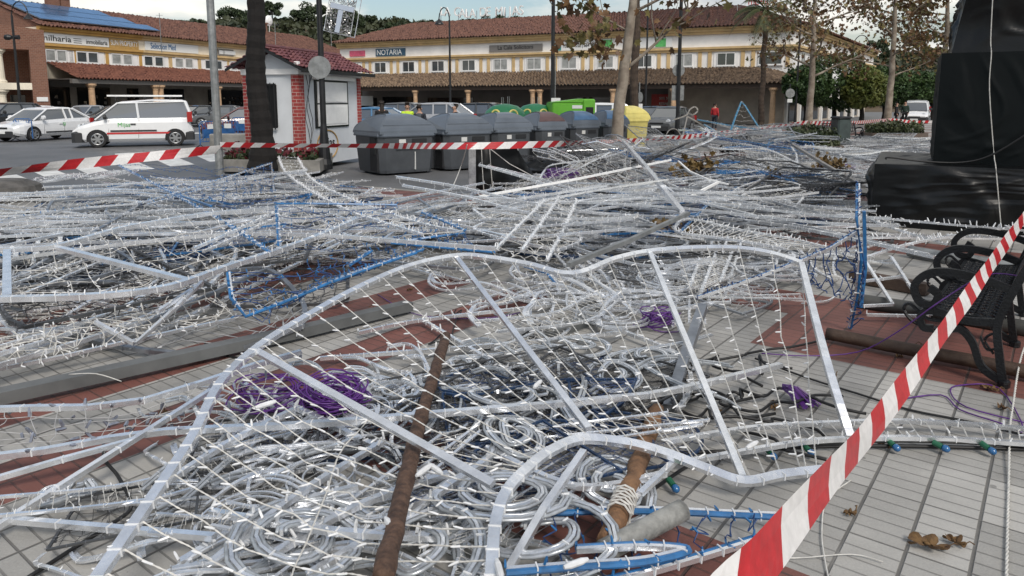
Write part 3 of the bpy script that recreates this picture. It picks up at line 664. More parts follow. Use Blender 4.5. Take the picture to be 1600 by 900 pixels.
for (label, bx_, by_, tx, H_, nl, sd_) in (('browning plane tree rising from the clipped hedge planter', 1262, 226, 1272, 7.0, 2300, 21), ('leaning plane tree in the second hedge planter, beside the far bench', 1384, 208, 1398, 8.0, 2600, 22),
        ('plane tree half hidden by the tall black wrapped stack', 1462, 204, 1480, 8.5, 3000, 23)):
    b = at(bx_, by_, 0); f = lambda px, py: dep(px, py, b.y)
    mid = f((bx_+tx)/2+2, 120); top = f(tx, 40); tt = f(tx+2, -60)
    limbs = []
    r_ = random.Random(sd_)
    for k in range(11):
        q = mid.lerp(tt, k/11.0); a = k*2.4; limbs.append((q, (math.cos(a), math.sin(a), r_.uniform(.2,.7)), r_.uniform(1.6,2.6)*(b.y/30), .05))
    plane_tree('plane_tree', label, tuple(b), [b, f((bx_*.7+tx*.3), 170), mid, top, tt], [.17*b.y/30, .14*b.y/30, .12*b.y/30, .09*b.y/30, .04], limbs, nl, .15*b.y/30, [PLANE1, PLANE2], sd_, depth=1, spread=.9)
def ball_tree(label, px, py, cy_px, rad_px, Y, mats, seed):
    b = dep(px, py, Y); b.z = ROAD; root = thing('orange_tree', label, 'tree', tuple(b)); sc_ = Y/FPX
    hc = CAMH + (158-cy_px)*sc_ - ROAD; rd = rad_px*sc_*1.05; t = MB(); r_ = random.Random(seed)
    t.tube([(0,0,0),(.05,0,.8),(0,.05,1.4)], [.2,.15,.13], 8)
    for k in range(6): a = k*1.05; t.tube([(0,.05,1.3),(math.cos(a)*.5, math.sin(a)*.5, 2.0),(math.cos(a)*rd*.6, math.sin(a)*rd*.6, hc)], [.1,.07,.03], 5)
    t.build('trunk', BARKD, root)
    n = 5200; P_ = rng.normal(size=(n, 3)); P_ /= np.linalg.norm(P_, axis=1, keepdims=True)
    lump = np.array([1 + .22*noise.noise(Vector((p[0]*1.8+seed, p[1]*1.8, p[2]*1.8))) + .1*noise.noise(Vector((p[0]*5, p[1]*5+seed, p[2]*5))) for p in P_])
    P_ *= (rd * lump * rng.uniform(.55, 1, n)**.35)[:, None]; P_[:, 2] = P_[:, 2]*.85 + hc
    c_ = MB(); leaf_quads(c_, P_, .13); c_.build('crown', mats, root)
ball_tree('round dark green orange tree left of the planter plane tree, by the corner shop', 1258, 190, 133, 34, 50, ORNG, 1)
ball_tree('large dark green orange tree behind the planter plane tree', 1302, 192, 128, 48, 52, ORNG, 2)
ball_tree('yellow green orange tree between the two planted plane trees', 1345, 192, 137, 34, 50, ORNGL, 3)
ball_tree('dark green orange tree behind the leaning plane tree', 1380, 190, 135, 32, 58, ORNG, 4)
ball_tree('green orange tree above the parked white van', 1428, 188, 138, 30, 62, ORNG, 6)
ball_tree('pale orange tree beside the tall black wrapped stack', 1455, 188, 140, 24, 64, ORNGL, 7)
# palms
def fronds(root, z, n, L, seed):
    c_ = MB(); r_ = random.Random(seed)
    for k in range(n):
        a = k*2.4; el = r_.uniform(-.5, 1.1); P_ = []
        for i in range(9):
            f = i/8; rr = L*f*math.cos(el)*(1-.15*f); zz = z + L*f*math.sin(el) - 1.1*L*.45*f*f
            P_.append(Vector((math.cos(a)*rr, math.sin(a)*rr, zz)))
        c_.tube([tuple(p) for p in P_], [.03*(1-i/9) + .006 for i in range(9)], 4)
        for i in range(3, 9):
            for s_ in (-1, 1):
                for q in (0, .33, .66):
                    p = P_[i-1].lerp(P_[i], q); t = (P_[i]-P_[i-1]).normalized(); sd_ = Vector((-math.sin(a), math.cos(a), -.7))*s_ if s_ > 0 else Vector((math.sin(a), -math.cos(a), -.7))
                    tip = p + (t*.7 + sd_.normalized()*.8)*L*.26; c_.add([p, p + t*.05, tip], [(0,1,2)])
    c_.build('crown', leafmat('palm_fronds', (.03,.05,.015), (.09,.10,.035), 1.0), root)
def palm(label, base, H_, r0, r1, L, seed, flare=False):
    root = thing('palm_tree', label, 'palm tree', tuple(base)); t = MB(); n = 60
    t.tube([(0.04*math.sin(i*.3), 0, H_*i/n) for i in range(n+1)], [(r0 + (r1-r0)*min(1, i/n*2.2) + (r0*.35*max(0, 1-i/6) if flare else 0)) * (1 + (.05 if i % 2 else -.03)) for i in range(n+1)], 12)
    t.build('trunk', BARKD if flare else mat('palm_bark', (.06,.042,.03), .9, bump=.8, bscale=10, var=.3), root); fronds(root, H_-.1, 34, L, seed); return root
pb = at(409, 250, .3); palm('dark palm trunk standing in the red flower bed by the kiosk', (pb.x, pb.y, .0), 8.5, .26, .185, 2.6, 1, True)
pb = dep(1188, 200, 44); palm('slim palm in front of the corner shop', (pb.x, pb.y, ROAD), 7.3, .2, .15, 2.3, 2)
pb = dep(990, 200, 36); palm('dark palm trunk directly behind the pale plane tree', (pb.x, pb.y, ROAD), 11.5, .21, .19, 2.6, 3)
# flower bed and hedges
def planter(label, outline, h, stone, leaf_n, leaf_m, flower=None, top=.35, nm='flower_bed'):
    c = sum((Vector(p) for p in outline), Vector((0,0,0)))/len(outline); c.z = 0
    root = thing(nm, label, 'planter', tuple(c)); O = [Vector(p)-c for p in outline]
    if h: 
        q = MB(); n = len(O); ins = [o_*.9 for o_ in O]
        q.loft([[(o_.x,o_.y,0) for o_ in O], [(o_.x,o_.y,h) for o_ in O], [(o_.x,o_.y,h) for o_ in ins], [(o_.x,o_.y,h-.1) for o_ in ins]]); q.build('kerb_wall', stone, root)
    C = []
    for i in range(leaf_n):
        k = random.randrange(len(O)); a, b = O[k], O[(k+1) % len(O)]; f, g_ = random.random(), random.random()**.5*.88
        p = a.lerp(b, f)*g_; zz = h-.1 + top*random.random()*(.75+.5*noise.noise(p*2.2)); C.append((p.x, p.y, zz))
    q = MB(); leaf_quads(q, C, .06 if flower else .075); q.build('leaves', leaf_m, root)
    if flower:
        q = MB(); C2 = [(c_[0], c_[1], c_[2]+top*.35) for c_ in C[:leaf_n//5]]; leaf_quads(q, C2, .06, aspect=.9); q.build('blossoms', flower, root)
DGREEN = leafmat('bedding_leaves', (.015,.03,.01), (.045,.06,.02), 3)
planter('stone edged bed of red flowers around the dark palm trunk', [at(338, 268), at(500, 270), at(520, 255), at(360, 250)], .28, KERB, 2600, DGREEN, leafmat('red_blossom', (.06,.005,.01), (.14,.012,.02), 4), .3)
c1 = at(1268, 236)
planter('low clipped hedge in the round stone planter nearest the litter bin', [c1 + Vector((1.0*math.cos(a), .9*math.sin(a), 0)) for a in np.linspace(0, 2*math.pi, 13)[:-1]], .2, mat('planter_brown', (.10,.075,.06), .8), 3800, leafmat('hedge_leaves', (.02,.035,.012), (.065,.075,.028), 2), None, .75, 'hedge_planter')
c1 = at(1396, 213)
planter('low hedge round the leaning plane tree, behind the far bench', [c1 + Vector((1.5*math.cos(a), 1.2*math.sin(a), 0)) for a in np.linspace(0, 2*math.pi, 13)[:-1]], .18, MATS['planter_brown'], 2600, MATS['hedge_leaves'], None, .7, 'hedge_planter')
# ------------------------------------------------------------------ poles, lamps, signs
def pole_at(px, py, z=ROAD): return at(px, py, z)
def post(name, label, cat, base, H_, r0, r1, m, foot=None, n=12):
    root = thing(name, label, cat, tuple(base)); t = MB()
    prof = [(r0, 0), (r1, H_)] if not foot else [(foot, 0), (foot, .12), (foot*.8, .25), (r0*1.15, 1.0), (r0, 1.1), (r1, H_)]
    t.lathe(prof, n=n); t.build('pole', m, root); return root
def arm_lamp(root, H_, m, side=-1, reach=.55, rise=.5, lamp=True):
    t = MB(); P_ = [(0, 0, H_)] + [(side*reach*(1-math.cos(a))/1.0*.5*1.0, 0, H_ + rise*math.sin(a)) for a in np.linspace(.2, math.pi*.95, 9)]
    t.tube(P_, .035, 6); t.build('arm', m, root); x = P_[-1][0]; z = P_[-1][2]
    if lamp:
        q = MB(); q.lathe([(.03, 0), (.06, -.08), (.24, -.3), (.26, -.36), (.05, -.38)], (x, 0, z), 12); q.build('lamp_shade', m, root)
p = dep(33, 180, 44); p.z = ROAD; lp = post('street_lamp', 'black street lamp with a curved arm and spotlights in front of the brick block', 'street lamp', p, 6.9, .09, .06, BLKM, .16)
arm_lamp(lp, 6.9, BLKM, 1, 1.0, .8); q = MB(); q.lathe([(.16, -.2), (.18, .0), (.1, .18)], (-.3, 0, 5.6), 10, axis='x'); q.build('spotlight', BLKM, lp); q = MB(); q.lathe([(.12, -.12), (.14, .1)], (.22, 0, 5.6), 10, axis='x'); q.build('spotlight', BLKM, lp)
b = at(344, 275, 0); post('steel_pole', 'bare galvanised steel pole standing by the flower bed', 'pole', b, 6.5, .088, .075, GREYST)
b = at(508, 264, 0); lp = post('street_lamp', 'dark lamp post before the kiosk, carrying a round sign back and an ornament', 'street lamp', b, 7.0, .075, .06, BLKM, .19)
q = MB(); q.lathe([(.01, -.012), (.27, -.012), (.27, .012), (.01, .012)], (-.02, -.1, CAMH + (158-107)/FPX*b.y), 24, axis='y'); q.build('sign_disc', GREYST, lp)
# ornament hanging from that lamp
zt = CAMH + (158-52)/FPX*b.y
orn = thing('hanging_ornament', 'square light ornament filled with silver tinsel, hung high on the dark lamp post', 'light ornament', (b.x+.12, b.y-.12, zt), R(8))
TT = Matrix.Rotation(R(12), 4, 'Y'); q = MB(TT); s_ = .62
for dx in (0, .1):
    q.tube([(0+dx,dx,.0),(s_+dx,dx,-.0),(s_+dx,dx,.9),(0+dx,dx,.9)], .014, closed=True, n=4)
q.build('frame', ALU, orn); q = MB(TT); q.bx(.25, .36, -.03, .03, .02, .55); q.bx(.05, .6, -.03, .03, .56, .68); q.build('lit_letter', mat('pale_panel', (.42,.48,.58), .3, .3), orn)
q = MB(TT); leaf_quads(q, [(random.uniform(.02, s_), random.uniform(-.02,.02), random.uniform(.03,.86)) for _ in range(1300)], .022); q.build('tinsel', mat('tinsel', (.45,.45,.45), .3, .7), orn)
p = dep(704, 185, 42); p.z = ROAD; lp = post('street_lamp', 'slender black lamp post with a curved top behind the bins', 'street lamp', p, 6.4, .07, .05, BLKM, .14); arm_lamp(lp, 6.4, BLKM, -1, .6, .7)
p = dep(863, 200, 30); p.z = ROAD; lp = post('street_lamp', 'black lamp post with a pale conduit and notice, left of the green box', 'street lamp', p, 8.0, .085, .07, BLKM, .15)
q = MB(); q.tube([(.1, -.06, 0), (.1, -.06, 3.6)], .02); q.build('conduit', GREYST, lp); q = MB(); q.bx(-.06, .32, -.12, -.10, 1.55, 1.9); q.build('notice', SIGNW, lp)
p = dep(1008, 190, 46); p.z = ROAD; post('street_lamp', 'thin black lamp post seen through the leaves of the pale plane tree', 'street lamp', p, 8.2, .07, .05, BLKM, .13)
p = dep(1058, 205, 33); p.z = ROAD; lp = post('sign_post', 'black post carrying a round sign and a square sign seen from behind', 'sign post', p, 8.0, .09, .075, BLKM, .15)
def zz(py, Y): return CAMH + (158-py)/FPX*Y - ROAD
q = MB(); q.lathe([(.01, -.015), (.28, -.015), (.28, .015), (.01, .015)], (0, .1, zz(111, 33)), 20, axis='y'); q.build('round_sign', GREYST, lp)
q = MB(); q.bx(-.28, .28, .09, .12, zz(157, 33), zz(134, 33)); q.build('square_sign', GREYST, lp)
p = dep(998, 190, 38); p.z = ROAD; lp = post('road_sign', 'round road sign over a small plate between the yellow bin and the red shop poster', 'road sign', p, 2.75, .03, .03, GREYST)
q = MB(); q.lathe([(.01, -.015), (.27, -.015), (.27, .015), (.01, .015)], (0, -.05, zz(152, 38)), 20, axis='y'); q.build('sign_disc', GREYST, lp).rotation_euler = (0, 0, R(50)); q = MB(); q.bx(-.17, .17, -.06, -.04, zz(171, 38), zz(162, 38)); q.build('sign_plate', SIGNW, lp)
p = dep(1231, 200, 47); p.z = ROAD; lp = post('sign_post', 'black post with a round sign at the corner shop, under the orange trees', 'sign post', p, 2.9, .05, .05, BLKM)
q = MB(); q.lathe([(.01, -.015), (.3, -.015), (.3, .015), (.01, .015)], (0, -.08, zz(146, 47)), 20, axis='y'); q.build('sign_disc', GREYST, lp); q = MB(); q.bx(-.16, .16, -.1, -.07, zz(160, 47), zz(154.5, 47)); q.build('sign_plate', SIGNW, lp)
p = dep(1325, 190, 56); p.z = ROAD; lp = post('street_lamp', 'black lamp with a high arched arm above the orange trees', 'street lamp', p, zz(78, 56), .08, .06, BLKM, .15); arm_lamp(lp, zz(78, 56), BLKM, 1, 1.3, 1.0)
p = dep(1242, 195, 49); p.z = ROAD; post('street_lamp', 'thin black lamp post at the corner of the white and ochre building', 'street lamp', p, 7.3, .07, .05, BLKM, .14)
for (px, py, H_, lab) in ((251, 30, 1.9, 'thin aerial mast on the left tiled roof, left of the palm trunk'), (431, 50, 2.2, 'thin aerial mast on the roof right of the dark palm trunk'), (1151, 14, 1.6, 'thin aerial mast on the right hand roof beside the palm'), (517, 20, 1.8, 'thin aerial mast beside the hanging ornament')):
    Yy = 64 if px < 600 else 60; p = dep(px, py+25, Yy); m_ = thing('aerial_mast', lab, 'mast', tuple(p)); q = MB(); q.tube([(0,0,-1.5), (0,0,H_)], .03, 5); q.tube([(-.3,0,H_*.9), (.3,0,H_*.9)], .015, 4); q.build('mast', GREYST, m_)
p = dep(1180, 18, 60); rs = thing('roof_sign', 'small red shop sign on a post above the right hand roof', 'sign', tuple(p)); q = MB(); q.bx(-.03, .03, -.03, .03, -1.0, 1.3); q.build('post', LRED, rs); text(rs, 'mobil', .2, -.06, .75, .75, LRED)

# ------------------------------------------------------------------ bins
BING = mat('bin_grey_plastic', (.062,.068,.076), .45, var=.12, vscale=3); BINL = mat('bin_lid_plastic', (.10,.118,.142), .3, var=.1, vscale=2); BIND = mat('bin_recess', (.015,.016,.018), .6)
LIDBR = mat('bin_lid_brown', (.10,.06,.06), .4, var=.2, vscale=3); LIDBL = mat('bin_lid_blue', (.07,.15,.27), .3, var=.1); BYEL = mat('bin_yellow', (.62,.53,.16), .45, var=.08); LIDYEL = mat('bin_lid_yellow', (.70,.60,.18), .4, var=.08)
STICK = mat('paper_sticker', (.6,.6,.58), .6)
def arc(t0, t1, n, cx, cz, rx, rz): return [(cx + rx*math.cos(t), cz + rz*math.sin(t)) for t in np.linspace(t0, t1, n)]
def bin_(label, cat, base, yaw, body, lid, panel, W=1.58, D=1.52, Hb=.92, Ht=1.44, group=None, mark=True):
    root = thing('waste_container', label, cat, tuple(base), yaw, group)
    q = MB(); w, d = W/2, D/2; c = .13
    def ring(w, d, z, c): return [(-w+c,-d,z),(w-c,-d,z),(w,-d+c,z),(w,d-c,z),(w-c,d,z),(-w+c,d,z),(-w,d-c,z),(-w,-d+c,z)]
    q.loft([ring(w*.9, d*.9, .05, c), ring(w*.92, d*.92, .12, c), ring(w*.985, d*.985, Hb-.06, c), ring(w*.985, d*.985, Hb, c)])
    q.bx(-w*.45, w*.45, -d*.97-.025, -d*.9, .62, .68); q.build('body', body, root)
    q = MB(); q.bx(-w*.995, -w*.86, -d*.75, -d*.25, .1, Hb-.01); q.bx(-w*1.02, -w*.86, -d*.68, -d*.35, Hb*.55, Hb-.03); q.build('lift_pocket', BIND, root)
    q = MB(); q.bx(w*.86, w*.995, -d*.75, -d*.25, .1, Hb-.01); q.build('lift_pocket', BIND, root)
    q = MB()            # lid: wide rim and an arched hood, profile in the depth direction
    rim = [ring(w*1.03, d*1.03, Hb+.002, c), ring(w*1.04, d*1.04, Hb+.03, c), ring(w*1.02, d*1.02, Hb+.09, c)]; q.loft(rim)
    prof = []; N_ = 22
    for i in range(N_+1):
        t = math.pi*(1 - i/N_); y = -d*1.0*math.cos(math.pi - t); zc = Hb + .07 + (Ht-Hb-.07)*math.sin(t)**.95; prof.append((y, zc))
    def LX(f, z): return f*w*(1 - .58*max(0, (z-Hb-.07)/(Ht-Hb-.07))**2.3)
    rings = [[(LX(f, z)*g_, y, z + .012*(1-abs(f))) for y, z in prof] for f, g_ in ((-1, 1), (-.93, 1.0), (-.4, 1), (0, 1), (.4, 1), (.93, 1.0), (1, 1))]
    q.loft(rings); q.build('lid', lid, root, smooth=False)
    q = MB(); rr = [[(LX(f*.93, z), y*1.01, z+.022) for y, z in prof[3:17]] for f in (-1, -.4, .4, 1)]
    q.loft(rr, cap=False, closed=False)
    lo = [[(x, y, z-.03) for x, y, z in r] for r in rr]
    q.loft([rr[0], lo[0]], cap=False, closed=False); q.loft([lo[3], rr[3]], cap=False, closed=False); q.loft([[r[0] for r in rr], [r[0] for r in lo]], cap=False, closed=False)
    q.build('lid_panel', panel, root, smooth=False)
    if mark:
        q = MB(); q.bx(w*.1, w*.62, -d*.985-.012, -d*.93, Hb-.16, Hb-.05); q.build('name_plate', BIND, root)
        q = MB(); q.bx(-w*.35, -w*.12, -d*.985-.008, -d*.93, Hb-.17, Hb-.06); q.bx(w*.2, w*.225, -d*.955-.02, -d*.9, .12, .55); q.build('sticker', STICK, root)
        for i in range(6): pass
    q = MB()
    for sx in (-1, 1):
        for sy in (-1, 1): q.lathe([(.02, -.025), (.07, -.025), (.07, .025), (.02, .025)], (sx*w*.7, sy*d*.7, .07), 10, axis='x')
    q.build('castors', BLK, root)
    return root
G = 'grey street waste containers in a row'
bz = ROAD
def bp(px, py, off=0): p = at(px, py, ROAD); return p
binpos = [(618, 269), (713, 263), (783, 257), (847, 251), (900, 244.5), (949, 239.5)]
labs = ['nearest grey waste container, beside the kiosk, white mark on its front', 'second grey waste container from the kiosk', 'grey waste container behind the collapsed black sheet', 'grey waste container with a brown stained lid panel', 'grey waste container with a bright blue lid, in front of the green box', 'grey waste container with a blue lid next to the yellow container']
for i, (px, py) in enumerate(binpos):
    bin_(labs[i], 'waste container', bp(px, py), R(37 - i*1.5), BING, BINL, (BINL, BINL, BINL, LIDBR, LIDBL, LIDBL)[i], group=G, W=(1.56, 1.45, 1.3, 1.08, 1.12, 1.02)[i], D=(1.5, 1.4, 1.3, 1.12, 1.15, 1.1)[i])
yb = bin_('yellow recycling container with a rounded ribbed lid', 'waste container', bp(979, 232), R(30), BYEL, LIDYEL, LIDYEL, W=1.2, D=1.25, Hb=1.02, Ht=1.58, mark=False)
GRN = mat('green_fibreglass', (.015,.16,.065), .35, var=.1, vscale=2); GRNL = mat('lime_green_panel', (.13,.42,.035), .45, var=.06)
for px, lab in ((789, 'green dome bottle bank with a round hole, behind the second bin'), (836, 'green dome bottle bank half hidden behind the first dome')):
    p = dep(px, 210, 25.5 if px < 800 else 27.5); root = thing('bottle_bank', lab, 'bottle bank', (p.x, p.y, ROAD), R(15), 'green bottle banks')
    q = MB(); q.lathe([(.62, 0), (.72, .1), (.80, .9), (.79, 1.15), (.68, 1.42), (.45, 1.6), (.15, 1.67), (.02, 1.68)], n=24); q.build('shell', GRN, root, smooth=True)
    for a in (-.75, .2):
        d_ = Vector((math.sin(a), -math.cos(a), .28)).normalized(); c_ = d_*.72 + Vector((0, 0, 1.12)); u_ = Vector((math.cos(a), math.sin(a), 0)); v_ = d_.cross(u_)
        q = MB(); q.tube([tuple(c_ + u_*.15*math.cos(t) + v_*.15*math.sin(t)) for t in np.linspace(0, 6.283, 17)[:-1]], .035, 6, closed=True); q.build('opening_rim', LIDYEL, root)
        q = MB(); q.add([tuple(c_ + u_*.14*math.cos(t) + v_*.14*math.sin(t)) for t in np.linspace(0, 6.283, 17)[:-1]], [tuple(range(16))]); q.build('opening', BLK, root)
    q = MB(); q.tube([(-.12,0,1.66),(-.12,0,1.9),(-.06,0,1.9),(-.06,0,1.66)], .012, 5); q.tube([(.1,0,1.66),(.1,0,1.93),(.16,0,1.93),(.16,0,1.66)], .012, 5); q.build('lifting_hook', GREYST, root)
p = dep(892, 215, 27); root = thing('clothes_bank', 'lime green textile recycling box with a dark hatch', 'recycling box', (p.x, p.y, ROAD), R(8))
q = MB(); q.bevbox(-.85, .3, -.6, .6, 0, 1.72, .05); q.bevbox(.3, .78, -.6, .6, 0, 1.85, .05); q.add([(-.85,-.6,1.722),(.3,-.6,1.722),(.3,.6,1.722),(-.85,.6,1.722),(.3,-.6,1.86),(.3,.6,1.86)], [(0,1,4),(3,5,2),(0,4,5,3)]); q.build('box', GRNL, root)
q = MB(); q.bx(.42, .7, -.62, -.59, 1.2, 1.55); q.build('hatch', BLK, root); q = MB(); q.bx(-.1, .28, -.615, -.6, 1.5, 1.62); q.build('label_panel', SIGNW, root)

# ------------------------------------------------------------------ vehicles
CGL = mat('car_glass', (.16,.17,.18), .05, .45, spec=1.0); TYRE = mat('tyre', (.018,.018,.019), .8); RIM = mat('wheel_rim', (.35,.36,.37), .35, .8); CW = mat('white_car_paint', (.74,.75,.76), .25, coat=.6, var=.02)
CSIL = mat('silver_car_paint', (.36,.37,.39), .4, .1, coat=.3); CDK = mat('dark_car_paint', (.022,.027,.032), .25, coat=.8); CGR = mat('grey_car_paint', (.10,.105,.11), .3, .3, coat=.6); CBL = mat('blue_car_paint', (.05,.16,.30), .3, coat=.6); CRED = mat('maroon_car_paint', (.10,.02,.025), .3, coat=.6)
BUMP = mat('bumper_plastic', (.025,.026,.028), .6); LAMP = mat('headlamp_lens', (.6,.63,.66), .1, .2, spec=.9); TAIL = mat('tail_lens', (.35,.01,.01), .15, spec=.9)
CARS = {
 # x from nose (0) to tail: belt line (x,z), windscreen foot, roof front, roof rear, tail foot
 'hatch': dict(L=4.05, W=1.76, top=[(0,.62),(.12,.72),(.95,.90),(2.4,.97),(3.75,1.0),(4.0,.98),(4.05,.7)], g=(.92,.95, 1.72,1.42, 3.05,1.44, 3.85,1.0), wh=(.82,3.36), wr=.31),
 'van':   dict(L=4.21, W=1.83, top=[(0,.66),(.1,.78),(.85,1.02),(1.3,1.1),(4.05,1.12),(4.18,1.1),(4.21,.6)], g=(.78,1.08, 1.55,1.70, 3.95,1.77, 4.16,1.12), wh=(.83,3.53), wr=.32),
 'saloon': dict(L=4.5, W=1.78, top=[(0,.6),(.1,.72),(1.1,.88),(2.4,.94),(3.7,.98),(4.42,.98),(4.5,.7)], g=(1.1,.9, 1.95,1.42, 3.05,1.42, 3.85,.98), wh=(.88,3.55), wr=.31),
 'suv':   dict(L=4.4, W=1.84, top=[(0,.72),(.1,.88),(1.0,1.05),(2.4,1.1),(4.1,1.14),(4.35,1.1),(4.4,.75)], g=(.98,1.06, 1.75,1.62, 3.5,1.63, 4.22,1.12), wh=(.86,3.46), wr=.34),
}
def car(kind, label, cat, loc, rz, paint, group=None, detail=True, name=None):
    k = CARS[kind]; L, W = k['L'], k['W']; h = W/2; x0 = L/2
    root = thing(name or 'parked_car', label, cat, tuple(loc), rz, group)        # nose points to local -x
    def topz(x): return float(np.interp(x, [p[0] for p in k['top']], [p[1] for p in k['top']]))
    b = MB(); rings = []
    for x in np.linspace(0, L, 22):
        t = topz(x); e = min(1, (min(x, L-x))/.35); ww = h*(.84 + .16*math.sin(e*math.pi/2)); zb = .22 + .10*(1-e)
        rings.append([(x-x0, -ww*.9, zb), (x-x0, -ww*.99, zb+.10), (x-x0, -ww, zb + (t-zb)*.45), (x-x0, -ww*.985, zb+(t-zb)*.8), (x-x0, -ww*.93, t-.015), (x-x0, -ww*.86, t), (x-x0, 0, t+.03), (x-x0, ww*.86, t), (x-x0, ww*.93, t-.015), (x-x0, ww*.985, zb+(t-zb)*.8), (x-x0, ww, zb+(t-zb)*.45), (x-x0, ww*.99, zb+.10), (x-x0, ww*.9, zb)])
    b.loft(rings)
    a0, az, r0, rz0, r1, rz1, t0, tz = k['g']
    wb, wt = h*.90, h*.74
    # roof and pillars
    def gp(x, z, s): f = max(0, min(1, (z-az)/(rz0-az))); return (x-x0, s*(wb*(1-f)+wt*f), z)
    rr = []
    for x, z, q in ((r0-.05, rz0-.02, .96), (r0+.12, rz0+.03, 1), ((r0+r1)/2, max(rz0, rz1)+.05, 1.01), (r1-.12, rz1+.03, 1), (r1+.04, rz1-.02, .97)):
        rr.append([(x-x0, -wt*q*1.02, z-.035), (x-x0, -wt*q*.93, z+.012), (x-x0, 0, z+.035), (x-x0, wt*q*.93, z+.012), (x-x0, wt*q*1.02, z-.035), (x-x0, 0, z-.03)])
    b.loft(rr)
    for s in (-1, 1):
        pw = .035
        b.tube([gp(a0, az-.02, s), gp(r0, rz0-.02, s)], pw, n=6); b.tube([gp(t0, tz-.03, s), gp(r1, rz1-.02, s)], .06 if kind != 'saloon' else .05, n=6)
        for xm in ((r0+.55+(.28 if kind != 'van' else .12)),) + ((r1-.15,) if kind in ('suv', 'hatch', 'saloon') else ()): 
            b.tube([gp(xm+.05, az-.02, s), gp(xm, rz0-.01, s)], .045, n=6)
        b.tube([gp(r0-.02, rz0-.015, s), gp(r1+.02, rz1-.015, s)], .03, n=6)
    b.build('body', paint, root, smooth=False)
    g_ = MB()
    def Lw(x, z): return [(x-x0, -wb*.985, 0), (x-x0, wb*.985, 0)]
    V = [(a0-x0, -wb*.96, az-.03), (a0-x0, wb*.96, az-.03), (r0-x0, wt*.97, rz0-.02), (r0-x0, -wt*.97, rz0-.02), (t0-x0, -wb*.96, tz-.05), (t0-x0, wb*.96, tz-.05), (r1-x0, wt*.97, rz1-.02), (r1-x0, -wt*.97, rz1-.02)]
    g_.add(V, [(0,1,2,3), (5,4,7,6), (0,3,7,4), (1,5,6,2)]); g_.build('windows', CGL, root)
    for (xw) in k['wh']:
        for s in (-1, 1):
            q = MB(); wr = k['wr']; c = (xw-x0, s*(h-.085), wr)
            q.lathe([(wr*.62, -.10), (wr*.93, -.10), (wr, -.06), (wr, .06), (wr*.93, .10), (wr*.62, .10)], c, 22, axis='y'); wo = q.build('wheel', TYRE, root)
            q = MB(); q.lathe([(.02, s*.115), (wr*.16, s*.115), (wr*.2, s*.09)], c, 12, axis='y'); q.tube([(c[0]+wr*.64*math.cos(t), c[1]+s*.103, c[2]+wr*.64*math.sin(t)) for t in np.linspace(0, 6.283, 25)[:-1]], .02, 6, closed=True)
            for i in range(6):
                a = i*math.pi/3; u = Vector((math.cos(a), 0, math.sin(a))); q.tube([tuple(Vector(c)+u*wr*.12+Vector((0,s*.108,0))), tuple(Vector(c)+u*wr*.62+Vector((0,s*.106,0)))], .012, w=.035, up=(0,1,0))
            q.build('rim', RIM, wo)
            q = MB(); N_ = 14; P_ = [(c[0] + wr*1.17*math.cos(t), s*(h+.004), wr + wr*1.17*math.sin(t)) for t in np.linspace(-.25, math.pi+.25, N_)]
            q.add([(c[0], s*(h+.004), wr*.7)] + P_, [(0, i+1, i+2) if s < 0 else (0, i+2, i+1) for i in range(N_-1)])
            q.build('wheel_arch', BLK, root)
    if detail:
        for s in (-1, 1):
            q = MB(); q.lathe([(.02, -.05), (.12, -.04), (.14, .03), (.05, .05)], (.17-x0 + (.05 if kind == 'van' else 0), s*h*.66, topz(.2)-.05), 12, axis='x'); q.build('headlight', LAMP, root)
            q = MB(); q.bx(L-.22-x0, L-.05-x0+.02, s*h*.93-.07, s*h*.93+.05, topz(L-.2)-.28 if kind != 'van' else .95, topz(L-.2)-.02 if kind != 'van' else 1.35); q.build('tail_light', TAIL, root)
            q = MB(); xm = a0+.35; q.lathe([(.03, -.06), (.09, -.05), (.10, .04), (.04, .06)], (xm-x0, s*(h+.09), az+.09), 10, axis='x'); q.tube([(xm-x0, s*(h*.9), az+.02), (xm-x0, s*(h+.07), az+.07)], .02, 5); q.build('wing_mirror', paint if kind == 'hatch' else BUMP, root)
            # door gaps, handle, sill strip
            q = MB(); ys = s*(h+.002)
            for xd in (a0+.42, a0+1.45) + ((a0+2.35,) if kind != 'van' else (a0+2.62,)):
                q.tube([(xd-x0, ys*.995, .34), (xd-x0+.02, ys, .6), (xd-x0+.05, ys*.955, az-.03)], .006, 4)
            q.build('door_seam', BLK, root)
            q = MB(); q.bx(a0+1.2-x0, a0+1.38-x0, ys-.02, ys+.02, az-.22, az-.17); q.build('door_handle', BUMP if kind == 'van' else paint, root)
            q = MB(); q.bx(a0+.5-x0, a0+2.1-x0, ys-.02, ys+.015, .36 if kind != 'van' else .60, .42 if kind != 'van' else .66); q.build('side_moulding', BUMP, root)
        q = MB(); q.bevbox(-.03-x0, .3-x0, -h*.8, h*.8, .2, .5 if kind != 'van' else .62, .06)
        if kind == 'van':
            q.bevbox(-.04-x0, .44-x0, -h*1.006, h*1.006, .2, .68, .13)
        q.build('front_bumper', BUMP, root)
        q = MB(); q.bevbox(L-.34-x0, L+.03-x0, -h*(1.006 if kind == 'van' else .93), h*(1.006 if kind == 'van' else .93), .24, .42 if kind != 'van' else .58, .06); q.build('rear_bumper', BUMP if kind != 'hatch' else paint, root)
        q = MB(); q.bx(-.05-x0, -.02-x0, -.26, .26, .36, .47); q.build('number_plate', SIGNW, root)
        q = MB(); q.bx(-.012-x0, .05-x0, -h*.42, h*.42, .56, .64); q.build('grille', BLK, root)
    return root
p = dep(212, 190, 28.6); p.z = ROAD
vn = car('van', 'white panel van with side windows and a ladder on its roof rack', 'van', p, R(24), CW, name='van')
h_ = 1.83/2
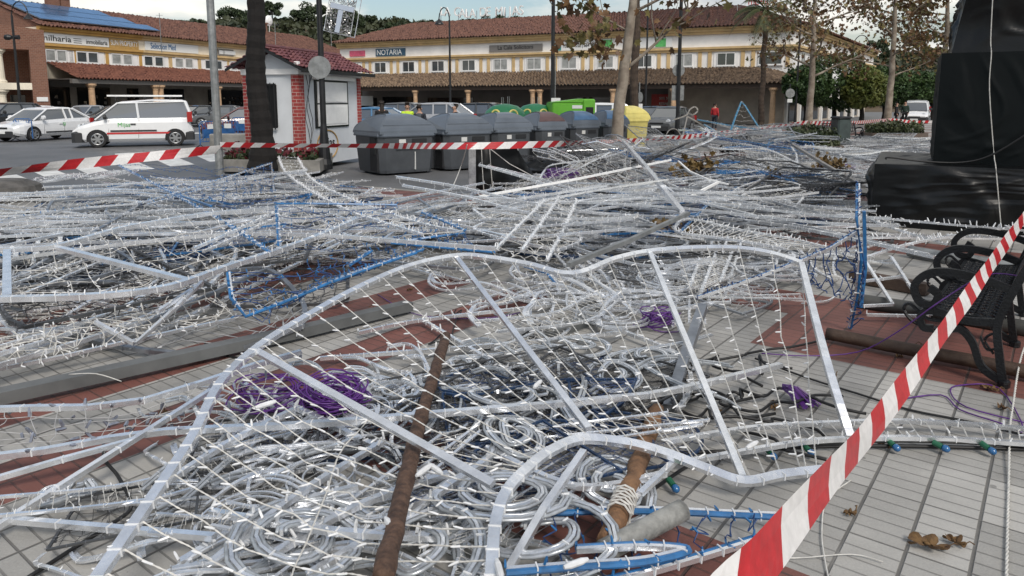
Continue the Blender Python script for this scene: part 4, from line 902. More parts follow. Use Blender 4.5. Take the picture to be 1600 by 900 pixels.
for s in (-1, 1):
    q = MB(); q.bx(-.95, 1.3, s*h_-.006, s*h_+.006, .50, .57); q.build('red_stripe', LRED, vn)
text(vn, 'Mijas', -.35, -h_-.012, .86, .22, GREENP, depth=.003)
q = MB()
for y in (-.45, -.1): q.tube([(-.9, y, 1.98), (1.75, y, 1.98)], .03, w=.02)
for x in np.arange(-.8, 1.7, .28): q.tube([(x, -.45, 1.98), (x, -.1, 1.98)], .015, 4)
ld = q.build('ladder', WHITE, None); ld.location = p; ld.rotation_euler = (0, 0, R(24)); tag(ld, 'white ladder lying on the roof rack of the white van', 'ladder')
q = MB()
for x in (-.6, .4, 1.3): q.tube([(x, -.62, 1.72), (x, -.6, 1.93), (x, .6, 1.93), (x, .62, 1.72)], .018, 6)
q.tube([(-.9, .3, 1.95), (1.6, .3, 1.95)], .03, 6); q.build('roof_rack', BUMP, vn)
p = dep(66, 190, 33.0); p.z = ROAD; hc = car('hatch', 'white hatchback with dark windows parked left of the white van', 'car', p, R(74), CW)
text(hc, 'SI', .35, -.895, .72, .22, GREENP, depth=.003)
def C(kind, lab, px, Y, rz, m, d=True): 
    p = dep(px, 190, Y); p.z = ROAD; return car(kind, lab, 'car', p, R(rz), m, detail=d, group=None)
C('suv', 'dark blue grey suv parked behind the white hatchback', 12, 42, 72, CDK); C('saloon', 'white saloon peeping over the dark suv by the brick pillar', 55, 46.5, 74, CW)
C('saloon', 'silver car parked in front of the arcade, left of the white van', 136, 51, 82, CSIL); C('saloon', 'black car parked nose out between the silver car and the white van', 178, 48, 40, CDK)
C('saloon', 'dark car parked behind the rear of the white van', 308, 52, 60, CDK); C('saloon', 'grey green saloon parked behind the steel pole', 352, 50, 8, CGR); C('hatch', 'maroon car behind the blue barrier by the kiosk', 383, 36, 20, CRED)
C('hatch', 'pale blue car behind the kiosk, left of the woman', 575, 34, -15, CBL); C('suv', 'dark car behind the person with long hair', 622, 40, -20, CGR); C('suv', 'silver car behind the person in the dark padded vest', 676, 38, -20, CSIL); C('hatch', 'blue roofed car behind the second bin', 698, 42, -20, CBL); C('suv', 'dark grey estate car left of the first green dome', 742, 40, -22, CDK)
C('suv', 'white car half hidden behind the lime green box', 925, 32, -25, CW); C('saloon', 'white car in the gap by the notice on the lamp post', 858, 42, -20, CW)
C('saloon', 'black car parked under the red shop poster', 1022, 42, 55, CDK); C('saloon', 'grey car parked nose to the square, right of the black car', 1046, 40, 60, CGR)
p = dep(1430, 190, 55); p.z = ROAD; car('van', 'white van facing the square on the far street, by the black stack', 'van', p, R(58), CW, name='van')
C('saloon', 'pale car behind the far white van, beside the black stack', 1452, 68, 60, CW, False)
# ------------------------------------------------------------------ people
SKIN = mat('skin', (.42,.25,.18), .6); HAIR = mat('dark_hair', (.025,.018,.014), .7); NAVY = mat('navy_cloth', (.018,.022,.032), .85, var=.2); JEAN = mat('denim', (.04,.055,.09), .85); HIVIS = mat('hi_vis_cloth', (.50,.72,.03), .7); REDC = mat('red_cloth', (.40,.02,.025), .8); DGRC = mat('dark_green_cloth', (.02,.04,.03), .85); BLKC = mat('black_cloth', (.012,.012,.014), .9); GREYC = mat('grey_quilt', (.07,.08,.09), .8)
def skin(name, verts, edges, radii, m, parent, root=0, sub=2):
    me = bpy.data.meshes.new(name); me.from_pydata([tuple(v) for v in verts], edges, []); me.materials.append(m)
    o = bpy.data.objects.new(name, me); COL.objects.link(o); o.parent = parent
    sk = o.modifiers.new('skin', 'SKIN'); sk.use_smooth_shade = True; lay = me.skin_vertices[0].data
    for i, r in enumerate(radii): lay[i].radius = (r, r) if np.isscalar(r) else r; lay[i].use_root = (i == root)
    s = o.modifiers.new('subdivision', 'SUBSURF'); s.levels = sub; s.render_levels = sub
    return o
def person(label, base, rz, jacket, legs, hair=HAIR, pose='stand', long_hair=False, vest=None, sc=1.0):
    root = thing('person', label, 'person', tuple(base), rz); root.scale = (sc, sc, sc)          # faces local -y
    stp = .16 if pose == 'walk' else .02; arm = .18 if pose == 'walk' else .05
    B = [(0,0,.95),(0,0,1.12),(0,.01,1.32),(0,.01,1.45),(0,0,1.53),(0,-.01,1.62),(0,-.012,1.70),
         (.10,0,.92),(.11,-stp,.50),(.115,-stp*.9+.02,.10),(.12,-stp-.10,.04),(-.10,0,.92),(-.11,stp*.6,.50),(-.115,stp+.04,.10),(-.12,stp-.08,.04),
         (.17,.01,1.42),(.23,.03,1.17),(.23,-arm,.93),(.23,-arm-.05,.84),(-.17,.01,1.42),(-.23,.03,1.17),(-.23,arm*.4-.06,.93),(-.23,arm*.4-.12,.84)]
    E_ = [(0,1),(1,2),(2,3),(3,4),(4,5),(5,6),(0,7),(7,8),(8,9),(9,10),(0,11),(11,12),(12,13),(13,14),(3,15),(15,16),(16,17),(17,18),(3,19),(19,20),(20,21),(21,22)]
    Rr = [(.15,.10),(.13,.095),(.15,.10),(.11,.08),(.055,.055),(.082,.098),(.07,.085),.085,.058,.042,.035,.085,.058,.042,.035,.055,.043,.033,.035,.055,.043,.033,.035]
    skin('body', B, E_, Rr, SKIN, root)
    J = [B[0],B[1],B[2],B[3],B[15],B[16],B[17],B[19],B[20],B[21],(0,.01,1.5)]
    JE = [(0,1),(1,2),(2,3),(3,10),(3,4),(4,5),(5,6),(3,7),(7,8),(8,9)]
    skin('jacket', J, JE, [(.185,.13),(.17,.125),(.185,.13),(.14,.11),.075,.062,.05,.075,.062,.05,(.08,.075)], jacket, root)
    T = [B[0],B[7],B[8],(B[9][0],B[9][1],.13),B[11],B[12],(B[13][0],B[13][1],.13)]
    skin('trousers', T, [(0,1),(1,2),(2,3),(0,4),(4,5),(5,6)], [(.165,.12),.10,.075,.062,.10,.075,.062], legs, root)
    H = [(0,.02,1.70),(0,.03,1.76),(0,.075,1.66)] + ([(0,.09,1.52),(0,.1,1.38)] if long_hair else [])
    skin('hair', H, [(0,1),(0,2)] + ([(2,3),(3,4)] if long_hair else []), [(.082,.085),(.055,.06),(.07,.05)] + ([(.08,.04),(.07,.03)] if long_hair else []), hair, root)
    f = MB()
    for s in (-1, 1): f.lathe([(.001,-.012),(.012,-.006),(.012,.006),(.001,.012)], (s*.032, -.098, 1.655), 8, axis='y')
    f.bx(-.028, .028, -.098, -.085, 1.585, 1.593); f.build('face_features', HAIR, root)
    f = MB(); f.loft([[(-.008,-.095,1.66),(.008,-.095,1.66),(.006,-.09,1.67)],[(-.016,-.122,1.615),(.016,-.122,1.615),(0,-.1,1.61)]])
    for s in (-1, 1): f.lathe([(.001,-.01),(.024,-.006),(.024,.006),(.001,.01)], (s*.085, .0, 1.64), 8, axis='x')
    f.build('nose_and_ears', SKIN, root)
    for s, i in ((1, 18), (-1, 22)):        # hands: palm with separate fingers
        c = Vector(B[i]); q = MB()
        for k in range(4): q.tube([tuple(c+Vector((0,-.02+.017*k-.01,-.03))), tuple(c+Vector((s*-.008,-.025+.017*k-.01,-.07))), tuple(c+Vector((s*-.022,-.03+.017*k-.01,-.095-.008*(k in (1,2)))))], [.009,.008,.006], 5)
        q.tube([tuple(c+Vector((0,-.03,0))), tuple(c+Vector((s*-.01,-.055,-.03))), tuple(c+Vector((s*-.015,-.06,-.055)))], [.011,.009,.007], 5); q.build('fingers', SKIN, root)
    if vest:
        skin('vest', J[:4]+[J[10]], [(0,1),(1,2),(2,3),(3,4)], [(.195,.14),(.182,.136),(.197,.14),(.165,.12),(.09,.085)], vest, root)
        q = MB()
        for z in (1.12, 1.24): q.tube([(.205*math.cos(t), .15*math.sin(t), z) for t in np.linspace(0, 6.283, 21)[:-1]], .025, w=.006, closed=True)
        if vest is HIVIS: q.build('reflective_band', mat('reflective_tape', (.6,.6,.6), .3, .3), root)
    return root
def PP(px, Y): p = dep(px, 200, Y); p.z = ROAD; return p
person('person with long hair in a dark coat standing behind the nearest grey bin', PP(597, 24.5), R(200), BLKC, JEAN, pose='stand', long_hair=True, sc=.99)
person('person in a yellow hi-vis jacket facing the bins', PP(637, 25), R(10), HIVIS, NAVY, vest=HIVIS, sc=.96)
person('person in a grey padded vest seen from behind, next to the hi-vis jacket', PP(656, 23.5), R(170), NAVY, JEAN, vest=GREYC, sc=.93)
person('person in a black jacket walking behind the second grey bin', PP(711, 25.5), R(-70), BLKC, JEAN, pose='walk', sc=.94)
person('person in a red top standing by the corner shop', PP(1116, 43), R(140), REDC, NAVY, sc=.93)
person('person in dark clothes at the open green car door by the far van', PP(1399, 50), R(60), BLKC, BLKC, sc=.95)
person('person in dark green standing close to the far white van', PP(1412, 51), R(-40), DGRC, BLKC, sc=1.0)

# ------------------------------------------------------------------ street barriers, litter bin, benches
BARB = mat('barrier_blue', (.02,.10,.28), .45, var=.2, vscale=4)
def barrier(label, base, rz, W=1.0, H_=1.0):
    root = thing('barrier', label, 'barrier', tuple(base), rz, 'blue pedestrian barriers'); q = MB()
    q.tube([(-W/2,0,.12),(-W/2,0,H_-.1),(-W/2+.1,0,H_),(W/2-.1,0,H_),(W/2,0,H_-.1),(W/2,0,.12)], .022, 6); q.tube([(-W/2,0,.25),(W/2,0,.25)], .018, 6); q.build('frame', BARB, root)
    q = MB()
    for i in range(1, 7): x = -W/2 + W*i/7; q.tube([(x,0,.25),(x,0,H_)], .011, 5)
    q.build('bars', BARB, root)
    q = MB(); q.bx(-W*.32, W*.32, -.012, .012, .38, .72); q.tube([(-W*.45,0,.3),(W*.45,0,.95)], .013, w=.012); q.tube([(-W*.45,0,.95),(W*.45,0,.3)], .013, w=.012); q.build('panel', BARB, root)
    q = MB(); q.bx(-W*.14, W*.2, -.02, -.013, .72, .9); q.build('notice', SIGNW, root)
    for x in (-W/2, W/2):
        q = MB(); q.tube([(x,-.28,.0),(x,0,.14),(x,.28,.0)], .018, 5); q.build('foot', BLKM, root)
    return root
for lab, px, py, rz in (('blue barrier standing in front of the white hatchback', 38, 221, -15), ('blue barrier beside the silver car', 138, 187, -10), ('blue barrier with a white notice left of the steel pole', 330, 231, 65), ('blue barrier just right of the steel pole', 357, 229, -20), ('small blue barrier by the grey green saloon', 322, 186, -15), ('blue barrier by the rear of the grey green saloon', 371, 186, 20), ('blue barrier with a round prohibition notice by the kiosk', 379, 217, -10)):
    barrier(lab, at(px, py, ROAD), R(rz), 1.0 if py > 200 else 1.2)
sl = at(372, 236, ROAD); sb = thing('stone_block', 'long low stone bench block behind the steel pole by the kiosk', 'stone bench', tuple(sl), R(5)); q = MB(); q.bevbox(-.9, 1.0, -.25, .25, 0, .62, .03); q.build('block', KERB, sb)
mh = at(0, 312, 0); st_ = thing('round_kerb_stone', 'round grey stone lump at the left edge of the square', 'stone', tuple(mh)); q = MB(); q.lathe([(.62, 0), (.66, .1), (.6, .24), (.4, .33), (.02, .36)], n=18); q.build('stone', mat('rough_stone', (.09,.085,.08), .9, bump=.8, bscale=12, var=.3), st_)
lbp = at(1312, 226, 0); lb_ = thing('litter_bin', 'tall grey green litter bin beside the far bench', 'litter bin', tuple(lbp), R(10)); q = MB(); q.bevbox(-.28, .28, -.26, .26, 0, .98, .05); q.build('body', mat('bin_dark_green', (.035,.05,.048), .5, var=.2), lb_); q = MB(); q.bevbox(-.3, .3, -.28, .28, 1.0, 1.08, .04); q.bx(-.26, -.2, -.2, .2, .96, 1.02); q.bx(.2, .26, -.2, .2, .96, 1.02); q.build('hood', BLKM, lb_)
IRON = mat('black_cast_iron', (.010,.011,.013), .35, .3, var=.2, bump=.3, bscale=80)
def bez(P, n=10):
    P = [Vector(p) for p in P]; out = []
    for i in range(len(P)-1):
        p0 = P[max(0, i-1)]; p1 = P[i]; p2 = P[i+1]; p3 = P[min(len(P)-1, i+2)]
        for k in range(n):
            t = k/n; out.append(.5*((2*p1) + (p2-p0)*t + (2*p0-5*p1+4*p2-p3)*t*t + (3*p1-p0-3*p2+p3)*t**3))
    out.append(P[-1]); return [tuple(p) for p in out]
def bench(label, base, rz, L=1.75, n=3):
    root = thing('park_bench', label, 'bench', tuple(base), rz); root.scale = (1, .8, .92)      # local x along the bench, front is +y, base = rear foot of near end
    for i in range(n):
        x = L*i/(n-1); q = MB(); X = lambda P: [(x, a, b) for a, b in P]
        q.tube(bez(X([(-.02,0),(.02,.18),(.05,.40),(-.02,.62),(-.12,.86)]), 6), .02, w=.026, up=(1,0,0))
        q.tube(bez(X([(-.02,.03),(.12,.10),(.20,.26),(.30,.33),(.42,.24),(.50,.06),(.56,.0)]), 6), .018, w=.024, up=(1,0,0))
        q.tube(bez(X([(.05,.41),(.25,.39),(.46,.42),(.54,.38),(.52,.30),(.45,.30)]), 6), .016, w=.024, up=(1,0,0))
        q.tube(bez(X([(-.03,.62),(.15,.67),(.38,.69),(.52,.66),(.60,.57),(.56,.47),(.47,.46),(.44,.53),(.50,.57)]), 6), .016, w=.026, up=(1,0,0))
        q.tube(bez(X([(.48,.43),(.45,.50),(.44,.53)]), 4), .015, 5)
        q.tube(bez(X([(.20,.27),(.28,.34),(.36,.36),(.50,.36),(.62,.44),(.66,.40),(.60,.33),(.50,.30)]), 6), .013, 5)
        q.tube(bez(X([(.06,.20),(.12,.28),(.07,.33),(.03,.26),(.10,.22),(.15,.30)]), 6), .009, 5)
        q.lathe([(.01,-.03),(.04,-.02),(.04,.02),(.01,.03)], (x, -.02, .02), 8); q.lathe([(.01,-.02),(.035,-.02),(.035,.02),(.01,.03)], (x, .56, .02), 8)
        q.build('side_frame', IRON, root)
    q = MB(); nx = 22; ny = 6
    for j in range(ny+1): y = .06 + .42*j/ny; q.tube([(.02, y, .425 - .02*math.sin(j/ny*3.14)), (L-.02, y, .425 - .02*math.sin(j/ny*3.14))], .006, w=.013)
    for i in range(nx):
        for j in range(ny):
            cx_ = .04 + (L-.08)*(i+.5)/nx; cy_ = .06 + .42*(j+.5)/ny; rx, ry = L/nx*.42, .42/ny*.42
            q.tube([(cx_+rx*math.cos(t), cy_+ry*math.sin(t), .42) for t in np.linspace(0, 6.283, 7)[:-1]], .008, 4, closed=True)
    for i in range(0, nx+1, 2): q.tube([(.03+(L-.06)*i/nx, .05, .417), (.03+(L-.06)*i/nx, .49, .417)], .005, w=.006)
    q.build('seat', IRON, root)
    q = MB(); 
    for z, y in ((.48, .0), (.66, -.05), (.86, -.12)): q.tube([(0, y+.02, z), (L, y+.02, z)], .016, w=.010)
    for i in range(20):
        for z, y in ((.57, -.02), (.76, -.085)):
            cx_ = .05 + (L-.1)*(i+.5)/20
            q.tube([(cx_+.036*math.cos(t), y+.02-.02*math.sin(t), z+.085*math.sin(t)) for t in np.linspace(0, 6.283, 9)[:-1]], .009, 4, closed=True)
            q.tube([(cx_, y+.03, z-.07), (cx_+.04, y+.01, z+.07)], .007, 4)
    q.build('backrest', IRON, root)
    return root
p = at(1563, 603, 0); bench('ornate black cast iron bench standing crossed by the red and white tape', (p.x, p.y, 0), R(51.5))
p = at(1335, 224, 0); bench('far ornate black bench beside the litter bin', (p.x, p.y, 0), R(-170), 1.6)
p = at(1150, 240, 0); b_ = bench('black bench buried among the wrecked frames below the blue star', (p.x, p.y, -.1), R(40), 1.7); b_.rotation_euler[0] = R(-24); b_.scale = (1, .8, .75)

# ------------------------------------------------------------------ black wrapped stack and sheeting
TARP = mat('black_plastic_sheet', (.003,.0036,.0042), .36, spec=.32, bump=.1, bscale=14)
TARPM = mat('black_matt_cover', (.002,.004,.0048), .6, spec=.15)
def wrapped(name, label, x0, x1, y0, y1, z0, z1, rz, base, m, amp=.03, sc_=2.2, seed=0, shape=None):
    root = thing(name, label, 'wrapped stack', base, rz); q = MB(); n = 64
    def wr(p, nrm):
        v = Vector(p); q_ = Vector((v.x*sc_ + seed, v.y*sc_, v.z*sc_)); w_ = q_ + Vector((noise.noise(q_*.8), 0, noise.noise(q_*.8+Vector((5,5,5)))))*.9
        rid = lambda u: (1 - abs(noise.noise(u))*2.2)
        a = .9*max(0, rid(Vector((w_.x*.8 + w_.z*.9, 3.1 + w_.y, w_.z*.5)))-.55) + .8*max(0, rid(Vector((w_.x*1.5 - w_.z*1.3, 9.0 + w_.y, seed)))-.6) + .5*max(0, rid(Vector((w_.x*.35, 2.0, w_.z*3.0)))-.6) + .25*noise.noise(q_*.6)
        r = v + nrm*amp*a
        return shape(r) if shape else r
    def face(o, u, v, nrm):
        V = [wr(o + u*(i/n) + v*(j/n), nrm * (min(1, 6*min(i, n-i, j, n-j)/n))) for j in range(n+1) for i in range(n+1)]
        q.add([tuple(p) for p in V], [(j*(n+1)+i, j*(n+1)+i+1, (j+1)*(n+1)+i+1, (j+1)*(n+1)+i) for j in range(n) for i in range(n)])
    X, Y, Z = Vector((x1-x0,0,0)), Vector((0,y1-y0,0)), Vector((0,0,z1-z0)); O = Vector((x0,y0,z0))
    face(O, X, Z, Vector((0,-1,0))); face(O+Y, Z, X, Vector((0,1,0))); face(O, Z, Y, Vector((-1,0,0))); face(O+X, Y, Z, Vector((1,0,0))); face(O+Z, X, Y, Vector((0,0,1)))
    q.build('sheet', m, root, smooth=True); return root
pb = at(1360, 352, 0); rzb = R(-29)
def loc_(x, y): c, s = math.cos(rzb), math.sin(rzb); return (pb.x + x*c - y*s, pb.y + x*s + y*c)
zb = CAMH - (255-158)/FPX*pb.y
wrapped('wrapped_platform', 'low platform wrapped in creased glossy black plastic sheet', 0, 5.5, 0, 2.6, 0, zb, rzb, (pb.x, pb.y, 0), TARP, .13, 1.7, 3)
def at_col(px, s_):
    t = (px - CX)/FPX; c, s = math.cos(rzb), math.sin(rzb); ox, oy = pb.x - s_*s, pb.y + s_*c
    u = (t*oy - ox)/(c - t*s); return (ox + u*c, oy + u*s), u
(x_, y_), u_ = at_col(1459, .3); zm = CAMH + (158-86)/FPX*(y_)
bx2 = wrapped('wrapped_box', 'tall box in a smooth matt black cover standing on the wrapped platform', 0, 1.02, 0, 1.5, 0, zm-zb, rzb, (x_, y_, zb+.005), TARPM, .03, 1.1, 8)
x_, y_ = loc_(u_ + 1.05, .28)
wrapped('wrapped_box', 'matt black covered box right of the seam, with a white cord over its front', 0, 3.0, 0, 1.5, 0, zm-zb-.01, rzb, (x_, y_, zb+.005), TARPM, .03, 1.3, 12)
(x_, y_), _ = at_col(1474, .38)
wrapped('wrapped_bundle', 'uppermost bundle of the stack, glossy black sheet gathered at its corner', 0, 3.4, 0, 1.3, 0, 1.6, rzb, (x_, y_, zm+.01), TARP, .12, 1.6, 20, shape=lambda r: Vector((r.x + .16*min(1, max(0, r.z/1.0))*(1 if r.x < 1.5 else 0)*(1.5-r.x)/1.5, r.y + .06*math.sin(r.z*5), r.z)))
q = MB(); P_ = []
for px, py, s_ in ((1552, -20, .22), (1548, 60, .24), (1549, 85, .2), (1546, 140, .2), (1553, 240, .2), (1556, 262, -.12), (1562, 330, -.14), (1564, 352, -.14)): P_.append(dep(px, py, at_col(px, s_)[0][1]))
q.tube(bez(P_, 5), .006, 5); tag(q.build('white_string', STR), 'thin white cord hanging down the front of the black stack', 'cord')
q = MB(); q.tube(bez([dep(1384, 249, at_col(1384,.15)[0][1]), dep(1390, 246, at_col(1390,.15)[0][1]), dep(1440, 252, at_col(1440,.16)[0][1]), dep(1500, 254, at_col(1500,.18)[0][1]), dep(1545, 244, at_col(1545,.18)[0][1]), dep(1600, 212, at_col(1600,.18)[0][1]), dep(1640, 180, at_col(1640,.18)[0][1])], 6), .012, 6); tag(q.build('black_cable', BLK), 'black cable draped along the step of the black stack', 'cable')
# collapsed black sheet in front of the bins, with a pale end post and hanging light strings
cs_ = at(738, 303, 0); root = thing('collapsed_sheet', 'collapsed black plastic sheet draped from a pale post in front of the bins', 'plastic sheet', tuple(cs_))
A = dep(742, 226, cs_.y); Bq = dep(800, 222, cs_.y+.3); Cq = dep(838, 280, cs_.y+.7); Dq = dep(740, 304, cs_.y); Eq = dep(845, 303, cs_.y+.2)
q = MB(); n = 26; V = []
for j in range(n+1):
    for i in range(n+1):
        f, g_ = i/n, j/n; top = A.lerp(Bq, min(1, f*1.6)) if f < .62 else Bq.lerp(Cq, (f-.62)/.38); bot = Dq.lerp(Eq, f); p = bot.lerp(top, g_) - cs_
        p += Vector((.0, -.12*math.sin(g_*3.1)*math.sin(f*7) + .05*noise.noise(p*4), .03*noise.noise(p*5))); V.append(tuple(p))
q.add(V, [(j*(n+1)+i, j*(n+1)+i+1, (j+1)*(n+1)+i+1, (j+1)*(n+1)+i) for j in range(n) for i in range(n)])
V2 = [(x, y+.35*(1-abs(2*(k % (n+1))/n-1)), z) for k, (x, y, z) in enumerate(V)]
q.add(V2, [(j*(n+1)+i, (j+1)*(n+1)+i, (j+1)*(n+1)+i+1, j*(n+1)+i+1) for j in range(n) for i in range(n)]); q.build('sheet', TARP, root, smooth=True)
q = MB(); q.bevbox(-.06, .07, -.1, .0, 0, (A-cs_).z+.02, .015); q.build('post', mat('pale_board', (.30,.31,.32), .7, var=.25, vscale=12), root)
q = MB()
for a_, b_ in (((752,228),(756,300)),((765,232),(770,298)),((760,228),(832,275))): q.tube([tuple(dep(*a_, cs_.y-.2)-cs_), tuple((dep(*a_, cs_.y-.25)+dep(*b_, cs_.y-.25))/2 - cs_ + Vector((0,0,-.05))), tuple(dep(*b_, cs_.y-.2)-cs_)], .007, 4)
q.build('light_string', STR, root)
s2_ = at(900, 262, 0); root = thing('crumpled_sheet', 'crumpled black sheet lying at the feet of the bins by the plane tree', 'plastic sheet', tuple(s2_)); q = MB(); n = 24
V = [((i/n-.5)*3.0, (j/n-.5)*1.3, max(.01, .28*(1-abs(2*j/n-1))*(.5+.8*noise.noise(Vector((i*.3, j*.25, 2)))) + .1*noise.noise(Vector((i*.6, j*.6, 5))))) for j in range(n+1) for i in range(n+1)]
q.add(V, [(j*(n+1)+i, j*(n+1)+i+1, (j+1)*(n+1)+i+1, (j+1)*(n+1)+i) for j in range(n) for i in range(n)]); q.build('sheet', TARP, root, smooth=True)
# ------------------------------------------------------------------ fallen light frames
def resample(P, n=None, step=None, closed=False):
    P = np.asarray([tuple(p) for p in P], float)
    if closed: P = np.vstack([P, P[:1]])
    d = np.concatenate([[0], np.cumsum(np.linalg.norm(np.diff(P, axis=0), axis=1))])
    if n is None: n = max(2, int(d[-1]/step)+1)
    t = np.linspace(0, d[-1], n); return np.stack([np.interp(t, d, P[:, i]) for i in range(3)], 1)
def smooth_(P, k=6): return np.array(bez(P, k))
frng = np.random.default_rng(11)
BSC = 1.0          # bulb spacing factor
def bulbs_on(mb, S, step, L=.028, r=.0045, m=1, updir=None, keep=1.0):
    Q = resample(S, step=step); n = len(Q)
    if n < 2: return
    T = np.gradient(Q, axis=0); T /= np.linalg.norm(T, axis=1, keepdims=True)+1e-9
    D = frng.normal(size=(n, 3)); D -= T*(D*T).sum(1, keepdims=True); D /= np.linalg.norm(D, axis=1, keepdims=True)+1e-9
    D = D + T*frng.normal(size=(n, 1))*.5
    D = D*keep
    if updir is not None: D = D + np.array(updir)
    mb.stubs(Q, D, L, r, m)
def string_(mb, S, r=.003, m=0, bead=True, sides=4, step=.03):
    Q = resample(S, step=step); n = len(Q)
    if n < 2: return
    rr = r*(1+.22*np.where(np.arange(n) % 2 == 0, 1, -1)) if bead else np.full(n, r)
    mb.tube(Q, rr, sides, m, cap=False)
def ties(mb, S, step, hw, hh, m):
    Q = resample(S, step=step)
    for a in range(1, len(Q)-1):
        t = Q[a+1]-Q[a-1]; t /= np.linalg.norm(t)+1e-9
        mb.tube([Q[a]-t*.0025, Q[a]+t*.0025], hh+.002, w=hw+.002, m=m)
def frame(label, base, rails, bars=(), nets=(), group=None, name='light_figure', cat='light figure', mats=None, sr=.003, bulb=.12, rail_bulb=.09, hw=.014, hh=.010, tie=.16, bl=.028, br=.0045, netmats=None, step=.04, sub='light_net', local=False, smoothrail=True, bdir=None, bkeep=1.0):
    """a fallen light figure: bent metal rails, crossbars and cords carrying little bulbs"""
    bulb *= BSC; rail_bulb *= BSC
    b = Vector(base); root = thing(name, label, cat, tuple(b), 0, group); mats = mats or [ALU, WPL]; netmats = netmats or [STR, WPL]
    bb = np.array(tuple(b)) if not local else np.zeros(3)
    nm = MB(); any_ = False
    for Rl in rails:
        P = smooth_(Rl, 7) if smoothrail and len(Rl) > 2 else resample(Rl, step=.25)
        q = MB()
        if mats[0] is BLU and not local:      # a metal strip with a blue rope light along its side
            D_ = np.gradient(P, axis=0); D_ /= np.linalg.norm(D_, axis=1, keepdims=True)+1e-9; s_ = np.cross(D_, np.array((0,0,1.0))); s_ /= np.linalg.norm(s_, axis=1, keepdims=True)+1e-9
            q.tube(P - bb - s_*hw*.5, hh*.8, w=hw*.55, m=0); q.tube(P - bb + s_*hw*.65, hh*.95, 7, m=2)
            if tie: ties(q, P - bb, tie, hw*1.25, hh, 1)
            q.build('rail', [ALU, WPL, BLU], root)
        else:
            q.tube(P - bb, hh, w=hw, m=0)
            if tie: ties(q, P - bb, tie, hw, hh, 1)
            q.build('rail', mats, root)
        if rail_bulb: bulbs_on(nm, P - bb + np.array((0, 0, hh)), rail_bulb, bl, br, 1, (0, 0, .5)); any_ = True
    for B_ in bars:
        q = MB(); q.tube([tuple(np.array(tuple(p)) - bb) for p in B_], hh*.9, w=hw*.9); q.build('crossbar', mats[0], root)
    for S in nets:
        S = np.asarray([tuple(p) for p in S], float) - bb; string_(nm, S, sr, 0, step=step); any_ = True
        if bulb: bulbs_on(nm, S, bulb, bl, br, 1, bdir, bkeep)
    if any_: nm.build(sub, netmats, root)
    return root
def between(A, B, n, sag=.03, jit=.015, steps=9, f0=0.0, f1=1.0, cross=0):
    A = resample(A, 60); B = resample(B, 60); out = []; rows = []
    for i in range(n):
        f = f0 + (f1-f0)*i/max(1, n-1); a = A[int(f*59)]; b = B[min(59, max(0, int((f + frng.normal()*.016)*59)))]
        pts = []
        for k in range(steps):
            t = k/(steps-1); p = a*(1-t)+b*t; p = p + frng.normal(size=3)*jit*math.sin(math.pi*t); p[2] -= sag*math.sin(math.pi*t); pts.append(p)
        out.append(pts); rows.append(pts)
    for c in range(cross):
        k = (c+1)*(steps-1)/(cross+1); k0 = int(k); fr = k-k0
        out.append([np.array(r[k0])*(1-fr)+np.array(r[min(k0+1, steps-1)])*fr for r in rows])
    return out
def pz(L_): return [at(x, y, z) for x, y, z in L_]

# ---- the big arched panel that leans across the foreground
top = pz([(80,1010,.26),(160,892,.29),(230,790,.32),(300,685,.36),(345,598,.42),(400,545,.46),(470,500,.50),(560,450,.54),(640,416,.58),(715,400,.60),(765,403,.60),(825,413,.58),(895,428,.56),(960,405,.60),(1015,393,.62),(1080,388,.63),(1150,388,.63),(1205,396,.61),(1252,411,.58)])
bot = pz([(770,1000,.26),(768,900,.27),(775,815,.28),(792,768,.28),(825,732,.27),(862,704,.26),(910,686,.24),(980,692,.2),(1040,708,.16),(1100,731,.12),(1162,752,.09),(1222,742,.08),(1292,734,.07)])
side = pz([(1252,411,.58),(1290,560,.36),(1328,682,.12)])
t_ = np.array([tuple(p) for p in smooth_(top)]); bt = np.array([tuple(p) for p in smooth_(bot)])
left_strings = between(t_[int(len(t_)*.06):int(len(t_)*.30)], bt[:int(len(bt)*.36)], 13, .13, .008, 14)
right_strings = between(t_[int(len(t_)*.30):], np.vstack([bt[int(len(bt)*.34):]]), 22, .04, .004, 14, cross=0)
cross_ = []
for k in range(0):
    f = (k+1)/3.2; cross_.append([np.array(r[int(f*13)]) + frng.normal(size=3)*.01 for r in right_strings[:10]])
for k in (6,): cross_.append([np.array(r[k]) for r in left_strings] )
hero = frame('large silver arched panel with three ribs and white netting, leaning over the foreground heap', at(700, 720, 0), [], [], left_strings + right_strings + cross_, sr=.0032, bulb=.115, bl=.034, br=.0045, step=.012, bdir=(-.75,-.25,.1), bkeep=.35)
hb = np.array(tuple(hero.location))
for nm_, P in (('upper_rail', smooth_(top)), ('lower_rail', smooth_(bot)), ('side_rail', smooth_(side))):
    q = MB(); q.tube(P-hb, .012, w=.019, up=(0,-.45,.9)); ties(q, P-hb, .11, .020, .0125, 1) if nm_ != 'side_rail' else None; q.build(nm_, [ALU, WPL], hero)
for A_, B_ in (((400,548,.45),(770,757,.29)), ((714,403,.59),(920,670,.25)), ((1016,396,.61),(1160,745,.10))):
    q = MB(); q.tube([tuple(at(*A_)-hero.location), tuple(at(*B_)-hero.location)], .011, w=.015, up=(0,-.45,.9)); q.build('rib', ALU, hero)
for px, py, z in ((662,735,.3),(680,732,.29),(780,890,.3),(900,880,.2),(415,632,.4),(840,600,.33),(1175,695,.15),(610,820,.3)):
    lk = MB(); p = at(px, py, z)-hero.location; d = Vector((random.uniform(-1,1), random.uniform(-1,1), 0)).normalized()*.045; lk.tube([p-d, p-d*.5, p+d*.5, p+d], [.006, .011, .011, .006], 8); lk.build('connector', WPL, hero)

